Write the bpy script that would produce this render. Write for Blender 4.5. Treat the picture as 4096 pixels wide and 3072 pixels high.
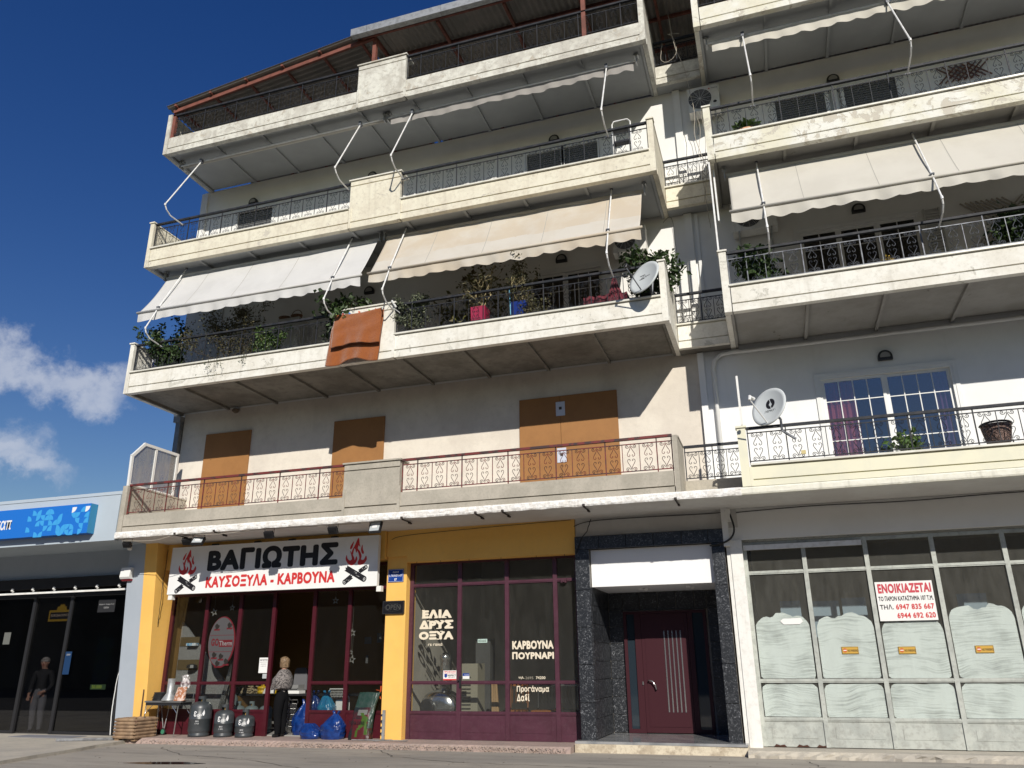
import bpy, math, random
from math import sin, cos, pi, radians, sqrt
from mathutils import Vector, Matrix, noise as mnoise
random.seed(7)
for o in list(bpy.data.objects): bpy.data.objects.remove(o)
sc = bpy.context.scene
COL = sc.collection

# ---------------- camera, sky, sun, exposure ----------------
cam = bpy.data.cameras.new('camera'); cam.sensor_width = 36.0; cam.sensor_fit = 'HORIZONTAL'
cam.lens = 3148.4 / 4096 * 36.0
cam.clip_start = 0.1; cam.clip_end = 2000
co = bpy.data.objects.new('camera', cam); COL.objects.link(co); sc.camera = co
YAW, PITCH, ROLL = -0.313, 0.342, -0.010
Fv = Vector((sin(YAW)*cos(PITCH), cos(YAW)*cos(PITCH), sin(PITCH)))
R0 = Vector((cos(YAW), -sin(YAW), 0)); U0 = R0.cross(Fv)
Rv = R0*cos(ROLL) + U0*sin(ROLL); Uv = U0*cos(ROLL) - R0*sin(ROLL)
mw = Matrix((Rv, Uv, -Fv)).transposed().to_4x4(); mw.translation = Vector((13.424, -13.168, 1.3))
co.matrix_world = mw

SUN = Vector((0.384, -0.774, 0.504)).normalized()      # towards the sun
sun_el = math.asin(SUN.z); sun_az = math.atan2(SUN.x, SUN.y)
world = bpy.data.worlds.new('World'); sc.world = world; world.use_nodes = True
wn = world.node_tree; wn.nodes.clear()
def wnode(t, **k):
    n = wn.nodes.new(t)
    for a, b in k.items(): setattr(n, a, b)
    return n
wout = wnode('ShaderNodeOutputWorld'); wbg = wnode('ShaderNodeBackground')
sky = wnode('ShaderNodeTexSky', sky_type='NISHITA', sun_disc=False, sun_elevation=sun_el, sun_rotation=sun_az,
            altitude=300.0, air_density=1.35, dust_density=0.2, ozone_density=3.0)
wbg.inputs['Strength'].default_value = 0.067
# scattered low cumulus, spread all the way round the horizon
L = wn.links.new
tc = wnode('ShaderNodeTexCoord'); nz = wnode('ShaderNodeTexNoise'); nz.inputs['Scale'].default_value = 7.0; nz.inputs['Detail'].default_value = 12; nz.inputs['Roughness'].default_value = 0.62
L(tc.outputs['Generated'], nz.inputs['Vector'])
w1 = wnode('ShaderNodeVectorMath', operation='SUBTRACT'); w1.inputs[1].default_value = (.5, .5, .5); L(nz.outputs['Color'], w1.inputs[0])
w2 = wnode('ShaderNodeVectorMath', operation='SCALE'); w2.inputs['Scale'].default_value = 0.22; L(w1.outputs[0], w2.inputs[0])
w3 = wnode('ShaderNodeVectorMath', operation='ADD'); L(tc.outputs['Generated'], w3.inputs[0]); L(w2.outputs[0], w3.inputs[1])
w4 = wnode('ShaderNodeVectorMath', operation='MULTIPLY'); w4.inputs[1].default_value = (1, 1, 2.4); L(w3.outputs[0], w4.inputs[0])
def cdir(az, el): return (sin(radians(az))*cos(radians(el)), cos(radians(az))*cos(radians(el)), sin(radians(el))*2.4)
prev = None
CL = [(-51.6, 17.4, .072), (-49.4, 17.2, .074), (-47.2, 17.1, .066), (-53.5, 17.8, .07), (-51.8, 12.3, .075), (-50.0, 11.6, .062), (-53.5, 12.9, .08), (-75, 11, .1), (-78, 12, .09), (-95, 16, .11), (-130, 9, .12), (-134, 10, .1), (-170, 12, .12), (150, 9, .12), (146, 10, .1), (115, 14, .1), (80, 8, .12), (45, 12, .12), (10, 7, .1)]
for az, el, r in CL:
    d = wnode('ShaderNodeVectorMath', operation='DISTANCE'); d.inputs[1].default_value = cdir(az, el); L(w4.outputs[0], d.inputs[0])
    m_ = wnode('ShaderNodeMapRange', interpolation_type='SMOOTHSTEP'); m_.inputs['From Min'].default_value = r; m_.inputs['From Max'].default_value = r*.1; L(d.outputs['Value'], m_.inputs['Value'])
    if prev is None: prev = m_.outputs['Result']
    else: x_ = wnode('ShaderNodeMath', operation='MAXIMUM'); L(prev, x_.inputs[0]); L(m_.outputs['Result'], x_.inputs[1]); prev = x_.outputs[0]
mul2 = wnode('ShaderNodeMath', operation='MULTIPLY'); mul2.inputs[1].default_value = 0.72; L(prev, mul2.inputs[0])
mixc = wnode('ShaderNodeMix', data_type='RGBA'); mixc.inputs['B'].default_value = (8.4, 9.0, 10.4, 1)
hsv = wnode('ShaderNodeHueSaturation'); hsv.inputs['Saturation'].default_value = 1.37; hsv.inputs['Hue'].default_value = 0.523
L(sky.outputs['Color'], hsv.inputs['Color']); L(hsv.outputs['Color'], mixc.inputs['A']); L(mul2.outputs[0], mixc.inputs['Factor'])
L(mixc.outputs['Result'], wbg.inputs['Color']); L(wbg.outputs[0], wout.inputs['Surface'])

sl = bpy.data.lights.new('sun', 'SUN'); sl.energy = 4.9; sl.angle = radians(0.5); sl.color = (1.0, 0.95, 0.86)
so = bpy.data.objects.new('sun', sl); COL.objects.link(so); so.rotation_mode = 'QUATERNION'
so.rotation_quaternion = SUN.to_track_quat('Z', 'Y'); so.location = (30, -60, 40)
sc.view_settings.view_transform = 'Standard'; sc.view_settings.look = 'None'
sc.view_settings.exposure = 0.0; sc.view_settings.gamma = 1.0; sc.view_settings.use_curve_mapping = False
sc.cycles.use_denoising = True
sc.cycles.max_bounces = 7; sc.cycles.transparent_max_bounces = 12

# ---------------- mesh helpers ----------------
class MB:
    def __init__(s): s.v = []; s.f = []; s.m = []; s.mi = 0
    def add(s, vs, fs):
        b = len(s.v); s.v += [tuple(p) for p in vs]
        for f in fs: s.f.append([i+b for i in f]); s.m.append(s.mi)
        return s
    def box(s, x0, x1, y0, y1, z0, z1):
        return s.add([(x0,y0,z0),(x1,y0,z0),(x1,y1,z0),(x0,y1,z0),(x0,y0,z1),(x1,y0,z1),(x1,y1,z1),(x0,y1,z1)],
                     [(0,3,2,1),(4,5,6,7),(0,1,5,4),(1,2,6,5),(2,3,7,6),(3,0,4,7)])
    def prism(s, poly, y0, y1):      # polygon in xz, extruded along y
        n = len(poly); vs = [(a, y0, b) for a, b in poly] + [(a, y1, b) for a, b in poly]
        return s.add(vs, [list(range(n)), list(range(2*n-1, n-1, -1))] + [(i, i+n, (i+1) % n+n, (i+1) % n) for i in range(n)])
    def prismx(s, poly, x0, x1):     # polygon in yz, extruded along x
        n = len(poly); vs = [(x0, a, b) for a, b in poly] + [(x1, a, b) for a, b in poly]
        return s.add(vs, [list(range(n)), list(range(2*n-1, n-1, -1))] + [(i, i+n, (i+1) % n+n, (i+1) % n) for i in range(n)])
    def prismz(s, poly, z0, z1):
        n = len(poly); vs = [(a, b, z0) for a, b in poly] + [(a, b, z1) for a, b in poly]
        return s.add(vs, [list(range(n)), list(range(2*n-1, n-1, -1))] + [(i, i+n, (i+1) % n+n, (i+1) % n) for i in range(n)])
    def tube(s, pts, r, n=6, closed=False):
        pts = [Vector(p) for p in pts]; k = len(pts); rr = r if isinstance(r, (list, tuple)) else [r]*k
        up = Vector((0, 0, 1)); rings = []; prev = None
        for i, p in enumerate(pts):
            a = pts[(i-1) % k] if (i > 0 or closed) else p; b = pts[(i+1) % k] if (i < k-1 or closed) else p
            t = (b-a); t = t.normalized() if t.length > 1e-9 else Vector((0, 0, 1))
            if prev is None:
                u = t.cross(Vector((0, 1, 0))) if abs(t.y) < 0.9 else t.cross(up)
            else: u = prev - t*prev.dot(t)
            if u.length < 1e-6: u = t.cross(Vector((1, 0.1, 0)))
            u.normalize(); prev = u; w = t.cross(u)
            rings.append([p + (u*cos(2*pi*j/n) + w*sin(2*pi*j/n))*rr[i] for j in range(n)])
        vs = [q for ring in rings for q in ring]; fs = []
        for i in range(k if closed else k-1):
            i2 = (i+1) % k
            for j in range(n): fs.append((i*n+j, i*n+(j+1) % n, i2*n+(j+1) % n, i2*n+j))
        if not closed: fs += [list(range(n-1, -1, -1)), [(k-1)*n+j for j in range(n)]]
        return s.add(vs, fs)
    def lathe(s, prof, c=(0,0,0), n=20, sx=1, sy=1):   # prof: (r, z)
        vs = []; k = len(prof)
        for r, z in prof:
            for j in range(n): vs.append((c[0]+r*sx*cos(2*pi*j/n), c[1]+r*sy*sin(2*pi*j/n), c[2]+z))
        fs = [(i*n+j, i*n+(j+1) % n, (i+1)*n+(j+1) % n, (i+1)*n+j) for i in range(k-1) for j in range(n)]
        fs += [list(range(n-1, -1, -1)), [(k-1)*n+j for j in range(n)]]
        return s.add(vs, fs)
    def grid(s, fn, nu, nv):
        vs = [fn(i/nu, j/nv) for j in range(nv+1) for i in range(nu+1)]
        return s.add(vs, [(j*(nu+1)+i, j*(nu+1)+i+1, (j+1)*(nu+1)+i+1, (j+1)*(nu+1)+i) for j in range(nv) for i in range(nu)])
    def xf(s, fn, start=0):
        for i in range(start, len(s.v)): s.v[i] = tuple(fn(Vector(s.v[i])))
        return s
ORG = {}
def mesh(name, mb, mats, org=(0,0,0), smooth=False):
    me = bpy.data.meshes.new(name)
    me.from_pydata([(p[0]-org[0], p[1]-org[1], p[2]-org[2]) for p in mb.v], [], mb.f)
    for m in (mats if isinstance(mats, (list, tuple)) else [mats]): me.materials.append(m)
    if any(mb.m): me.polygons.foreach_set('material_index', mb.m)
    if smooth: me.polygons.foreach_set('use_smooth', [True]*len(me.polygons))
    me.update(); return me
def obj(name, mb, mats, parent=None, loc=None, smooth=False, kind=None, solid=None):
    """mb in world coordinates; origin at loc (things) or at the parent's origin (parts)"""
    org = tuple(loc) if loc is not None else (ORG[parent.name] if parent else (0,0,0))
    o = bpy.data.objects.new(name, mesh(name, mb, mats, org, smooth)); COL.objects.link(o)
    if parent:
        o.parent = parent; po = ORG[parent.name]; o.location = (org[0]-po[0], org[1]-po[1], org[2]-po[2])
    else: o.location = org
    ORG[o.name] = org
    if kind: o['kind'] = kind
    if solid: m = o.modifiers.new('solid', 'SOLIDIFY'); m.thickness = solid; m.offset = 0
    return o
def inst(name, me, parent, loc, rot=None, scale=None):
    """another object on shared mesh data, placed at a world location under parent"""
    o = bpy.data.objects.new(name, me); COL.objects.link(o)
    po = ORG[parent.name] if parent else (0,0,0)
    if parent: o.parent = parent
    o.location = (loc[0]-po[0], loc[1]-po[1], loc[2]-po[2])
    if rot: o.rotation_euler = rot
    if scale: o.scale = scale
    ORG[o.name] = tuple(loc); return o
def tag(o, label=None, cat=None, group=None, kind=None):
    if label: o['label'] = label
    if cat: o['category'] = cat
    if group: o['group'] = group
    if kind: o['kind'] = kind
    return o
def thing(name, label, cat, loc, group=None, rotz=0):
    o = bpy.data.objects.new(name, None); COL.objects.link(o); o.location = loc; o.rotation_euler = (0,0,rotz)
    o.empty_display_size = 0.1; ORG[o.name] = tuple(loc); return tag(o, label, cat, group)
def dup(root, loc, label=None, rotz=None, scale=None):
    def cp(o, par):
        c = o.copy(); COL.objects.link(c)
        if par: c.parent = par
        for ch in list(o.children): cp(ch, c)
        return c
    kids = {}
    def walk(o):
        kids[o.name] = list(o.children)
        for ch in o.children: walk(ch)
    r = cp(root, None); r.location = loc
    if label: r['label'] = label
    if rotz is not None: r.rotation_euler = (r.rotation_euler[0], r.rotation_euler[1], rotz)
    if scale: r.scale = scale
    ORG[r.name] = tuple(loc); return r

# ---------------- materials ----------------
def rgb(c): return (c[0], c[1], c[2], 1) if len(c) == 3 else c
def mat(name, base, rough=0.7, metal=0.0, spec=0.4, c2=None, cs=1.5, camt=(0.42, 0.62), peel=None, bump=None, fine=None,
        streak=None, trans=None, emit=None, coat=0.0, sheen=0.0, rvar=0.0):
    m = bpy.data.materials.new(name); m.use_nodes = True; nt = m.node_tree; bs = nt.nodes['Principled BSDF']
    bs.inputs['Roughness'].default_value = rough; bs.inputs['Metallic'].default_value = metal
    bs.inputs['Specular IOR Level'].default_value = spec; bs.inputs['Coat Weight'].default_value = coat
    bs.inputs['Base Color'].default_value = rgb(base); bs.inputs['Sheen Weight'].default_value = sheen
    N = nt.nodes.new; l = nt.links.new
    tcn = N('ShaderNodeTexCoord'); co_ = tcn.outputs['Object']; cur = None
    def noise(scale, detail=8, r=0.6, vec=None, dist=0.0):
        n = N('ShaderNodeTexNoise'); n.inputs['Scale'].default_value = scale; n.inputs['Detail'].default_value = detail
        n.inputs['Roughness'].default_value = r; n.inputs['Distortion'].default_value = dist; l(vec or co_, n.inputs['Vector']); return n.outputs['Fac']
    def ramp(fac, a, b, lo=0, hi=1):
        n = N('ShaderNodeMapRange'); n.interpolation_type = 'SMOOTHSTEP'; n.inputs['From Min'].default_value = a; n.inputs['From Max'].default_value = b
        n.inputs['To Min'].default_value = lo; n.inputs['To Max'].default_value = hi; l(fac, n.inputs['Value']); return n.outputs['Result']
    def mix(fac, a, b):
        n = N('ShaderNodeMix'); n.data_type = 'RGBA'
        l(fac, n.inputs['Factor'])
        for s, q in (('A', a), ('B', b)):
            if isinstance(q, (tuple, list)): n.inputs[s].default_value = rgb(q)
            else: l(q, n.inputs[s])
        return n.outputs['Result']
    cur = tuple(base)
    if c2 is not None: cur = mix(ramp(noise(cs), *camt), cur, c2)
    if streak is not None:       # (colour, xscale, amount): run-off streaks, stretched along z
        mp_ = N('ShaderNodeMapping'); mp_.inputs['Scale'].default_value = (streak[1], streak[1], streak[1]*0.06); l(co_, mp_.inputs['Vector'])
        cur = mix(ramp(noise(1.0, 6, 0.6, mp_.outputs['Vector']), 0.52, 0.78, 0, streak[2]), cur, streak[0])
    if fine is not None: cur = mix(ramp(noise(fine[1], 10, 0.75), 0.45, 0.7, 0, fine[2]), cur, fine[0])
    pf = None
    if peel is not None:         # (colour, scale, threshold)
        big = noise(peel[1]*1.7, 14, 0.74, dist=0.9); pf = ramp(big, peel[2], peel[2]+0.012); cur = mix(pf, cur, peel[0])
    if not isinstance(cur, tuple): l(cur, bs.inputs['Base Color'])
    if rvar: l(ramp(noise(3.0), 0.3, 0.7, rough-rvar, rough+rvar), bs.inputs['Roughness'])
    if bump is not None or pf is not None:
        b = N('ShaderNodeBump'); b.inputs['Distance'].default_value = 0.01
        if bump is not None:
            b.inputs['Strength'].default_value = bump[1]; l(noise(bump[0], 8, 0.65), b.inputs['Height'])
        if pf is not None:
            b2 = N('ShaderNodeBump'); b2.invert = True; b2.inputs['Strength'].default_value = 0.5; b2.inputs['Distance'].default_value = 0.006
            l(pf, b2.inputs['Height']); 
            if bump is not None: l(b.outputs['Normal'], b2.inputs['Normal'])
            b = b2
        l(b.outputs['Normal'], bs.inputs['Normal'])
    if trans: 
        bs.inputs['Transmission Weight'].default_value = 0
        tr = N('ShaderNodeBsdfTranslucent'); 
        if isinstance(cur, tuple): tr.inputs['Color'].default_value = rgb(cur)
        else: l(cur, tr.inputs['Color'])
        ms = N('ShaderNodeMixShader'); ms.inputs[0].default_value = trans
        l(bs.outputs[0], ms.inputs[1]); l(tr.outputs[0], ms.inputs[2]); l(ms.outputs[0], nt.nodes['Material Output'].inputs['Surface'])
    if emit: bs.inputs['Emission Color'].default_value = rgb(emit[0]); bs.inputs['Emission Strength'].default_value = emit[1]
    return m
def glass_mat(name, tint=(0.8, 0.85, 0.85), refl=0.08, rough=0.02, dirt=0.05):
    m = bpy.data.materials.new(name); m.use_nodes = True; nt = m.node_tree; nt.nodes.clear(); N = nt.nodes.new; l = nt.links.new
    out = N('ShaderNodeOutputMaterial'); tr = N('ShaderNodeBsdfTransparent'); gl = N('ShaderNodeBsdfGlossy'); lw = N('ShaderNodeLayerWeight'); lw.inputs['Blend'].default_value = .5; pw = N('ShaderNodeMath'); pw.operation = 'POWER'; pw.inputs[1].default_value = 5; l(lw.outputs['Facing'], pw.inputs[0])
    fr = N('ShaderNodeMath'); fr.operation = 'MULTIPLY_ADD'; fr.inputs[1].default_value = .94; fr.inputs[2].default_value = .035; l(pw.outputs[0], fr.inputs[0])
    tr.inputs['Color'].default_value = rgb(tint); gl.inputs['Roughness'].default_value = rough
    add = N('ShaderNodeMath'); add.operation = 'ADD'; add.inputs[1].default_value = refl; add.use_clamp = True
    mx = N('ShaderNodeMixShader'); l(fr.outputs[0], add.inputs[0]); l(add.outputs[0], mx.inputs[0]); l(tr.outputs[0], mx.inputs[1]); l(gl.outputs[0], mx.inputs[2])
    df = N('ShaderNodeBsdfDiffuse'); df.inputs['Color'].default_value = (0.45, 0.44, 0.40, 1)
    tcn = N('ShaderNodeTexCoord'); mp_ = N('ShaderNodeMapping'); mp_.inputs['Scale'].default_value = (3, 3, 0.7); l(tcn.outputs['Object'], mp_.inputs['Vector'])
    nz_ = N('ShaderNodeTexNoise'); nz_.inputs['Scale'].default_value = 3; nz_.inputs['Detail'].default_value = 9; nz_.inputs['Roughness'].default_value = 0.7
    l(mp_.outputs['Vector'], nz_.inputs['Vector'])
    mr = N('ShaderNodeMapRange'); mr.inputs['From Min'].default_value = 0.35; mr.inputs['From Max'].default_value = 0.8; mr.inputs['To Max'].default_value = dirt*2
    mr.inputs['To Min'].default_value = dirt*0.9
    l(nz_.outputs['Fac'], mr.inputs['Value'])
    m2 = N('ShaderNodeMixShader'); l(mr.outputs['Result'], m2.inputs[0]); l(mx.outputs[0], m2.inputs[1]); l(df.outputs[0], m2.inputs[2]); l(m2.outputs[0], out.inputs['Surface'])
    return m

CREAM = mat('cream_parapet_paint', (0.72, 0.68, 0.55), 0.75, c2=(0.66, 0.61, 0.49), cs=2.2, fine=((0.42, 0.37, 0.29), 11, 0.5), peel=((0.54, 0.50, 0.42), 1.5, 0.60), streak=((0.42, 0.37, 0.29), 5, 0.55), bump=(30, 0.15))
CREAM2 = mat('pale_parapet_paint', (0.77, 0.75, 0.68), 0.75, c2=(0.70, 0.67, 0.59), cs=2.0, fine=((0.45, 0.42, 0.35), 12, 0.45), peel=((0.55, 0.53, 0.46), 1.5, 0.59), streak=((0.42, 0.39, 0.33), 6, 0.5), bump=(30, 0.15))
OLD = mat('flaking_parapet_paint', (0.66, 0.65, 0.58), 0.8, c2=(0.52, 0.50, 0.44), cs=3.0, fine=((0.33, 0.31, 0.27), 9, 0.7), peel=((0.46, 0.42, 0.35), 2.1, 0.58), streak=((0.30, 0.27, 0.22), 6, 0.5), bump=(22, 0.4))
PEELR = mat('blistered_parapet_paint', (0.75, 0.74, 0.68), 0.75, c2=(0.68, 0.65, 0.52), cs=1.2, fine=((0.48, 0.46, 0.40), 15, 0.4), peel=((0.53, 0.49, 0.41), 1.3, 0.545), streak=((0.5, 0.47, 0.38), 5, 0.35), bump=(26, 0.2))
LEMON = mat('pale_yellow_parapet_paint', (0.74, 0.71, 0.54), 0.7, c2=(0.68, 0.66, 0.52), cs=1.4, streak=((0.55, 0.55, 0.48), 4, 0.4), bump=(40, 0.08))
CONC = mat('bare_concrete', (0.45, 0.41, 0.34), 0.9, c2=(0.37, 0.34, 0.28), cs=1.8, fine=((0.26, 0.24, 0.20), 20, 0.5), streak=((0.33, 0.30, 0.25), 3, 0.5), bump=(35, 0.4))
LIME = mat('lumpy_whitewash', (0.82, 0.81, 0.78), 0.85, c2=(0.70, 0.67, 0.62), cs=9, fine=((0.42, 0.38, 0.34), 30, 0.4), bump=(24, 1.0))
LIME2 = mat('thin_lime_edge', (0.74, 0.72, 0.62), 0.85, streak=((0.45, 0.44, 0.38), 7, 0.7), fine=((0.6, 0.56, 0.4), 12, 0.4), bump=(24, 0.4))
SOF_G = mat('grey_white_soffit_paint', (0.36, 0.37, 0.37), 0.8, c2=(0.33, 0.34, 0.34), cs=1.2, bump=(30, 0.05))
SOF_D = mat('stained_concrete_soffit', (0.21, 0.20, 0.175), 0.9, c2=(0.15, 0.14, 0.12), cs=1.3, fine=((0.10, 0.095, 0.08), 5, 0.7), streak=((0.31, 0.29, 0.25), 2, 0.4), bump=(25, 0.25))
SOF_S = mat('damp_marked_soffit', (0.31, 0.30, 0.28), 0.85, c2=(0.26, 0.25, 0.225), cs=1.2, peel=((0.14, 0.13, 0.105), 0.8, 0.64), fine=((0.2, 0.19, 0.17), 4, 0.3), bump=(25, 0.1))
SOF_C = mat('canopy_soffit_paint', (0.62, 0.61, 0.58), 0.85, c2=(0.57, 0.55, 0.52), cs=1.0, fine=((0.4, 0.38, 0.34), 8, 0.15), bump=(30, 0.1))
WALLC = mat('dusty_cream_render', (0.72, 0.66, 0.57), 0.85, c2=(0.64, 0.58, 0.50), cs=0.9, fine=((0.50, 0.45, 0.38), 6, 0.3), streak=((0.5, 0.45, 0.39), 2.5, 0.3), bump=(30, 0.25))
WALLW = mat('white_wall_paint', (0.78, 0.77, 0.74), 0.8, c2=(0.74, 0.73, 0.70), cs=1.2, bump=(40, 0.06))
WALLW2 = mat('cool_white_wall_paint', (0.80, 0.80, 0.79), 0.8, c2=(0.76, 0.76, 0.75), cs=1.0, streak=((0.6, 0.59, 0.56), 4, 0.2), bump=(40, 0.06))
WALLB = mat('buff_wall_paint', (0.58, 0.50, 0.40), 0.85, c2=(0.54, 0.465, 0.37), cs=1.2, bump=(40, 0.06))
YEL = mat('ochre_yellow_paint', (0.84, 0.49, 0.12), 0.7, c2=(0.80, 0.46, 0.11), cs=1.3, fine=((0.62, 0.40, 0.16), 9, 0.2), streak=((0.60, 0.36, 0.10), 3, 0.25), bump=(45, 0.12))
GREYP = mat('blue_grey_paint', (0.36, 0.40, 0.45), 0.7, c2=(0.34, 0.38, 0.43), cs=1.4, bump=(40, 0.05))
PALEG = mat('pale_blue_grey_paint', (0.42, 0.48, 0.53), 0.7, c2=(0.40, 0.46, 0.51), cs=1.0, bump=(40, 0.05))
PIERW = mat('grubby_white_pier_paint', (0.76, 0.75, 0.71), 0.8, fine=((0.45, 0.42, 0.37), 9, 0.35), streak=((0.5, 0.48, 0.42), 7, 0.45), peel=((0.4, 0.37, 0.32), 5, 0.70), bump=(30, 0.2))
MARB = mat('marble_sill', (0.72, 0.70, 0.62), 0.35, c2=(0.62, 0.60, 0.52), cs=4)
IRON = mat('black_painted_iron', (0.018, 0.021, 0.027), 0.6, spec=.25, c2=(0.035, 0.035, 0.04), cs=8)
IRONR = mat('oxide_red_painted_iron', (0.16, 0.028, 0.026), 0.6, c2=(0.055, 0.03, 0.03), cs=4, camt=(0.45, 0.55))
IRONG = mat('grey_weathered_iron', (0.16, 0.17, 0.19), 0.5, metal=0.2, c2=(0.05, 0.055, 0.07), cs=6)
WMET = mat('white_enamel_tube', (0.76, 0.76, 0.75), 0.4, c2=(0.66, 0.65, 0.62), cs=8)
GALV = mat('galvanised_sheet', (0.42, 0.43, 0.43), 0.45, metal=0.5, c2=(0.33, 0.34, 0.34), cs=7, fine=((0.24, 0.22, 0.20), 14, 0.4))
RUST = mat('red_oxide_steel', (0.20, 0.07, 0.05), 0.7, c2=(0.14, 0.05, 0.035), cs=5)
CORR = mat('corrugated_sheet', (0.20, 0.185, 0.165), 0.75, c2=(0.24, 0.215, 0.19), cs=2, bump=(20, 0.1))
BROWN = mat('brown_hardboard', (0.33, 0.155, 0.05), 0.65, c2=(0.30, 0.14, 0.045), cs=1.6, fine=((0.22, 0.10, 0.035), 10, 0.2), bump=(12, 0.1))
PLAST = mat('white_plastic', (0.72, 0.72, 0.70), 0.4)
BLACK = mat('black_plastic', (0.02, 0.02, 0.022), 0.4)
DARKIN = mat('dark_interior_shade', (0.045, 0.042, 0.04), 0.9)  # darkness of unlit rooms and gaps put into the colour
MAROON = mat('maroon_door_paint', (0.062, 0.006, 0.012), 0.4, c2=(0.054, 0.006, 0.011), cs=4, fine=((0.12, 0.03, 0.035), 15, 0.15), spec=0.5)
PLUM = mat('faded_plum_paint', (0.072, 0.022, 0.037), 0.42, c2=(0.06, 0.018, 0.03), cs=2.5, fine=((0.14, 0.085, 0.10), 14, 0.15), spec=0.5)
GMET = mat('oxidised_grey_frame', (0.44, 0.46, 0.42), 0.6, c2=(0.36, 0.38, 0.35), cs=4, fine=((0.2, 0.19, 0.17), 13, 0.5), streak=((0.2, 0.2, 0.18), 6, 0.35), bump=(30, 0.15))
GLASS = glass_mat('dusty_window_glass', (0.86, 0.87, 0.86), 0.0, 0.02, 0.004)
GLASS2 = glass_mat('milky_window_glass', (0.88, 0.89, 0.88), 0.0, 0.02, 0.018)
GLASSD = glass_mat('dark_tinted_glass', (0.36, 0.37, 0.38), 0.04, 0.02, 0.001)
GLASSB = glass_mat('blue_reflecting_glass', (0.80, 0.83, 0.88), 0.12, 0.015, 0.003)
GLASSG = glass_mat('grimy_window_glass', (0.95, 0.96, 0.95), 0.0, 0.04, 0.045)
GLASSO = glass_mat('obscured_glass', (0.62, 0.66, 0.72), 0.08, 0.2, 0.30)
CANW = mat('white_awning_canvas', (0.66, 0.65, 0.63), 0.85, trans=0.18, c2=(0.62, 0.61, 0.59), cs=1.5, bump=(60, 0.1))
CANB = mat('beige_awning_canvas', (0.60, 0.52, 0.41), 0.85, trans=0.2, c2=(0.64, 0.59, 0.51), cs=1.1, fine=((0.60, 0.52, 0.40), 4, 0.35), bump=(60, 0.15))
CANC = mat('cream_awning_canvas', (0.64, 0.61, 0.54), 0.85, trans=0.18, c2=(0.60, 0.57, 0.50), cs=1.0, bump=(60, 0.1))
CANG = mat('grey_awning_canvas', (0.35, 0.33, 0.31), 0.85, trans=0.2)
STEEL = mat('brushed_steel', (0.55, 0.55, 0.54), 0.25, metal=0.9)
INK = mat('black_sign_ink', (0.015, 0.014, 0.016), 0.4)
REDI = mat('red_sign_ink', (0.55, 0.035, 0.035), 0.45)
SIGNW = mat('white_sign_face', (0.78, 0.78, 0.77), 0.35, c2=(0.74, 0.74, 0.73), cs=2)
def leafmat(n, a, b): return mat(n, a, 0.5, c2=b, cs=9, trans=0.25, spec=0.5)
LEAF = leafmat('glossy_dark_leaf', (0.035, 0.065, 0.018), (0.06, 0.10, 0.03))
LEAF2 = leafmat('dry_grey_green_leaf', (0.085, 0.085, 0.04), (0.13, 0.11, 0.05))
LEAF3 = leafmat('fresh_green_leaf', (0.07, 0.13, 0.03), (0.11, 0.17, 0.05))
STEM = mat('pale_bare_stem', (0.42, 0.34, 0.18), 0.7); STEMD = mat('dark_stem', (0.10, 0.075, 0.04), 0.8)

# ---------------- text ----------------
LATIN = str.maketrans('ΑΒΕΖΗΙΚΜΝΟΡΤΥΧ', 'ABEZHIKMNOPTYX')
def text(name, s, x0, x1, z0, z1, y, m, parent, bold=0.0, depth=0.004, xf=None):
    """flat lettering fitted to the box x0..x1, z0..z1 on the plane y, facing -y; weight comes from stacked, slightly shifted faces"""
    cu = bpy.data.curves.new(name, 'FONT'); cu.body = s.translate(LATIN); cu.size = 1.0; cu.resolution_u = 3; cu.space_character = 1.0+bold*1.7
    t = bpy.data.objects.new(name, cu); COL.objects.link(t)
    dg = bpy.context.evaluated_depsgraph_get(); me = bpy.data.meshes.new_from_object(t.evaluated_get(dg))
    bpy.data.objects.remove(t); bpy.data.curves.remove(cu)
    xs = [v.co.x for v in me.vertices]; ys = [v.co.y for v in me.vertices]
    if not xs: return None
    b = bold*1.0; ax, bx, ay, by = min(xs)-b, max(xs)+b, min(ys)-b, max(ys)+b
    fs = [list(p.vertices) for p in me.polygons]; mb = MB(); kx = (x1-x0)/(bx-ax); kz = (z1-z0)/max(by-ay, 1e-6)
    N_ = 12 if bold > .03 else (8 if bold > 0 else 1)
    for k in range(N_):
        ox, oy = (b*cos(2*pi*k/N_), b*sin(2*pi*k/N_)) if N_ > 1 else (0, 0)
        vs = [Vector((x0+(v.co.x+ox-ax)*kx, y-.00006*k, z0+(v.co.y+oy-ay)*kz)) for v in me.vertices]
        if xf: vs = [xf(p) for p in vs]
        mb.add(vs, fs)
    bpy.data.meshes.remove(me)
    return obj(name, mb, m, parent)
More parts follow.
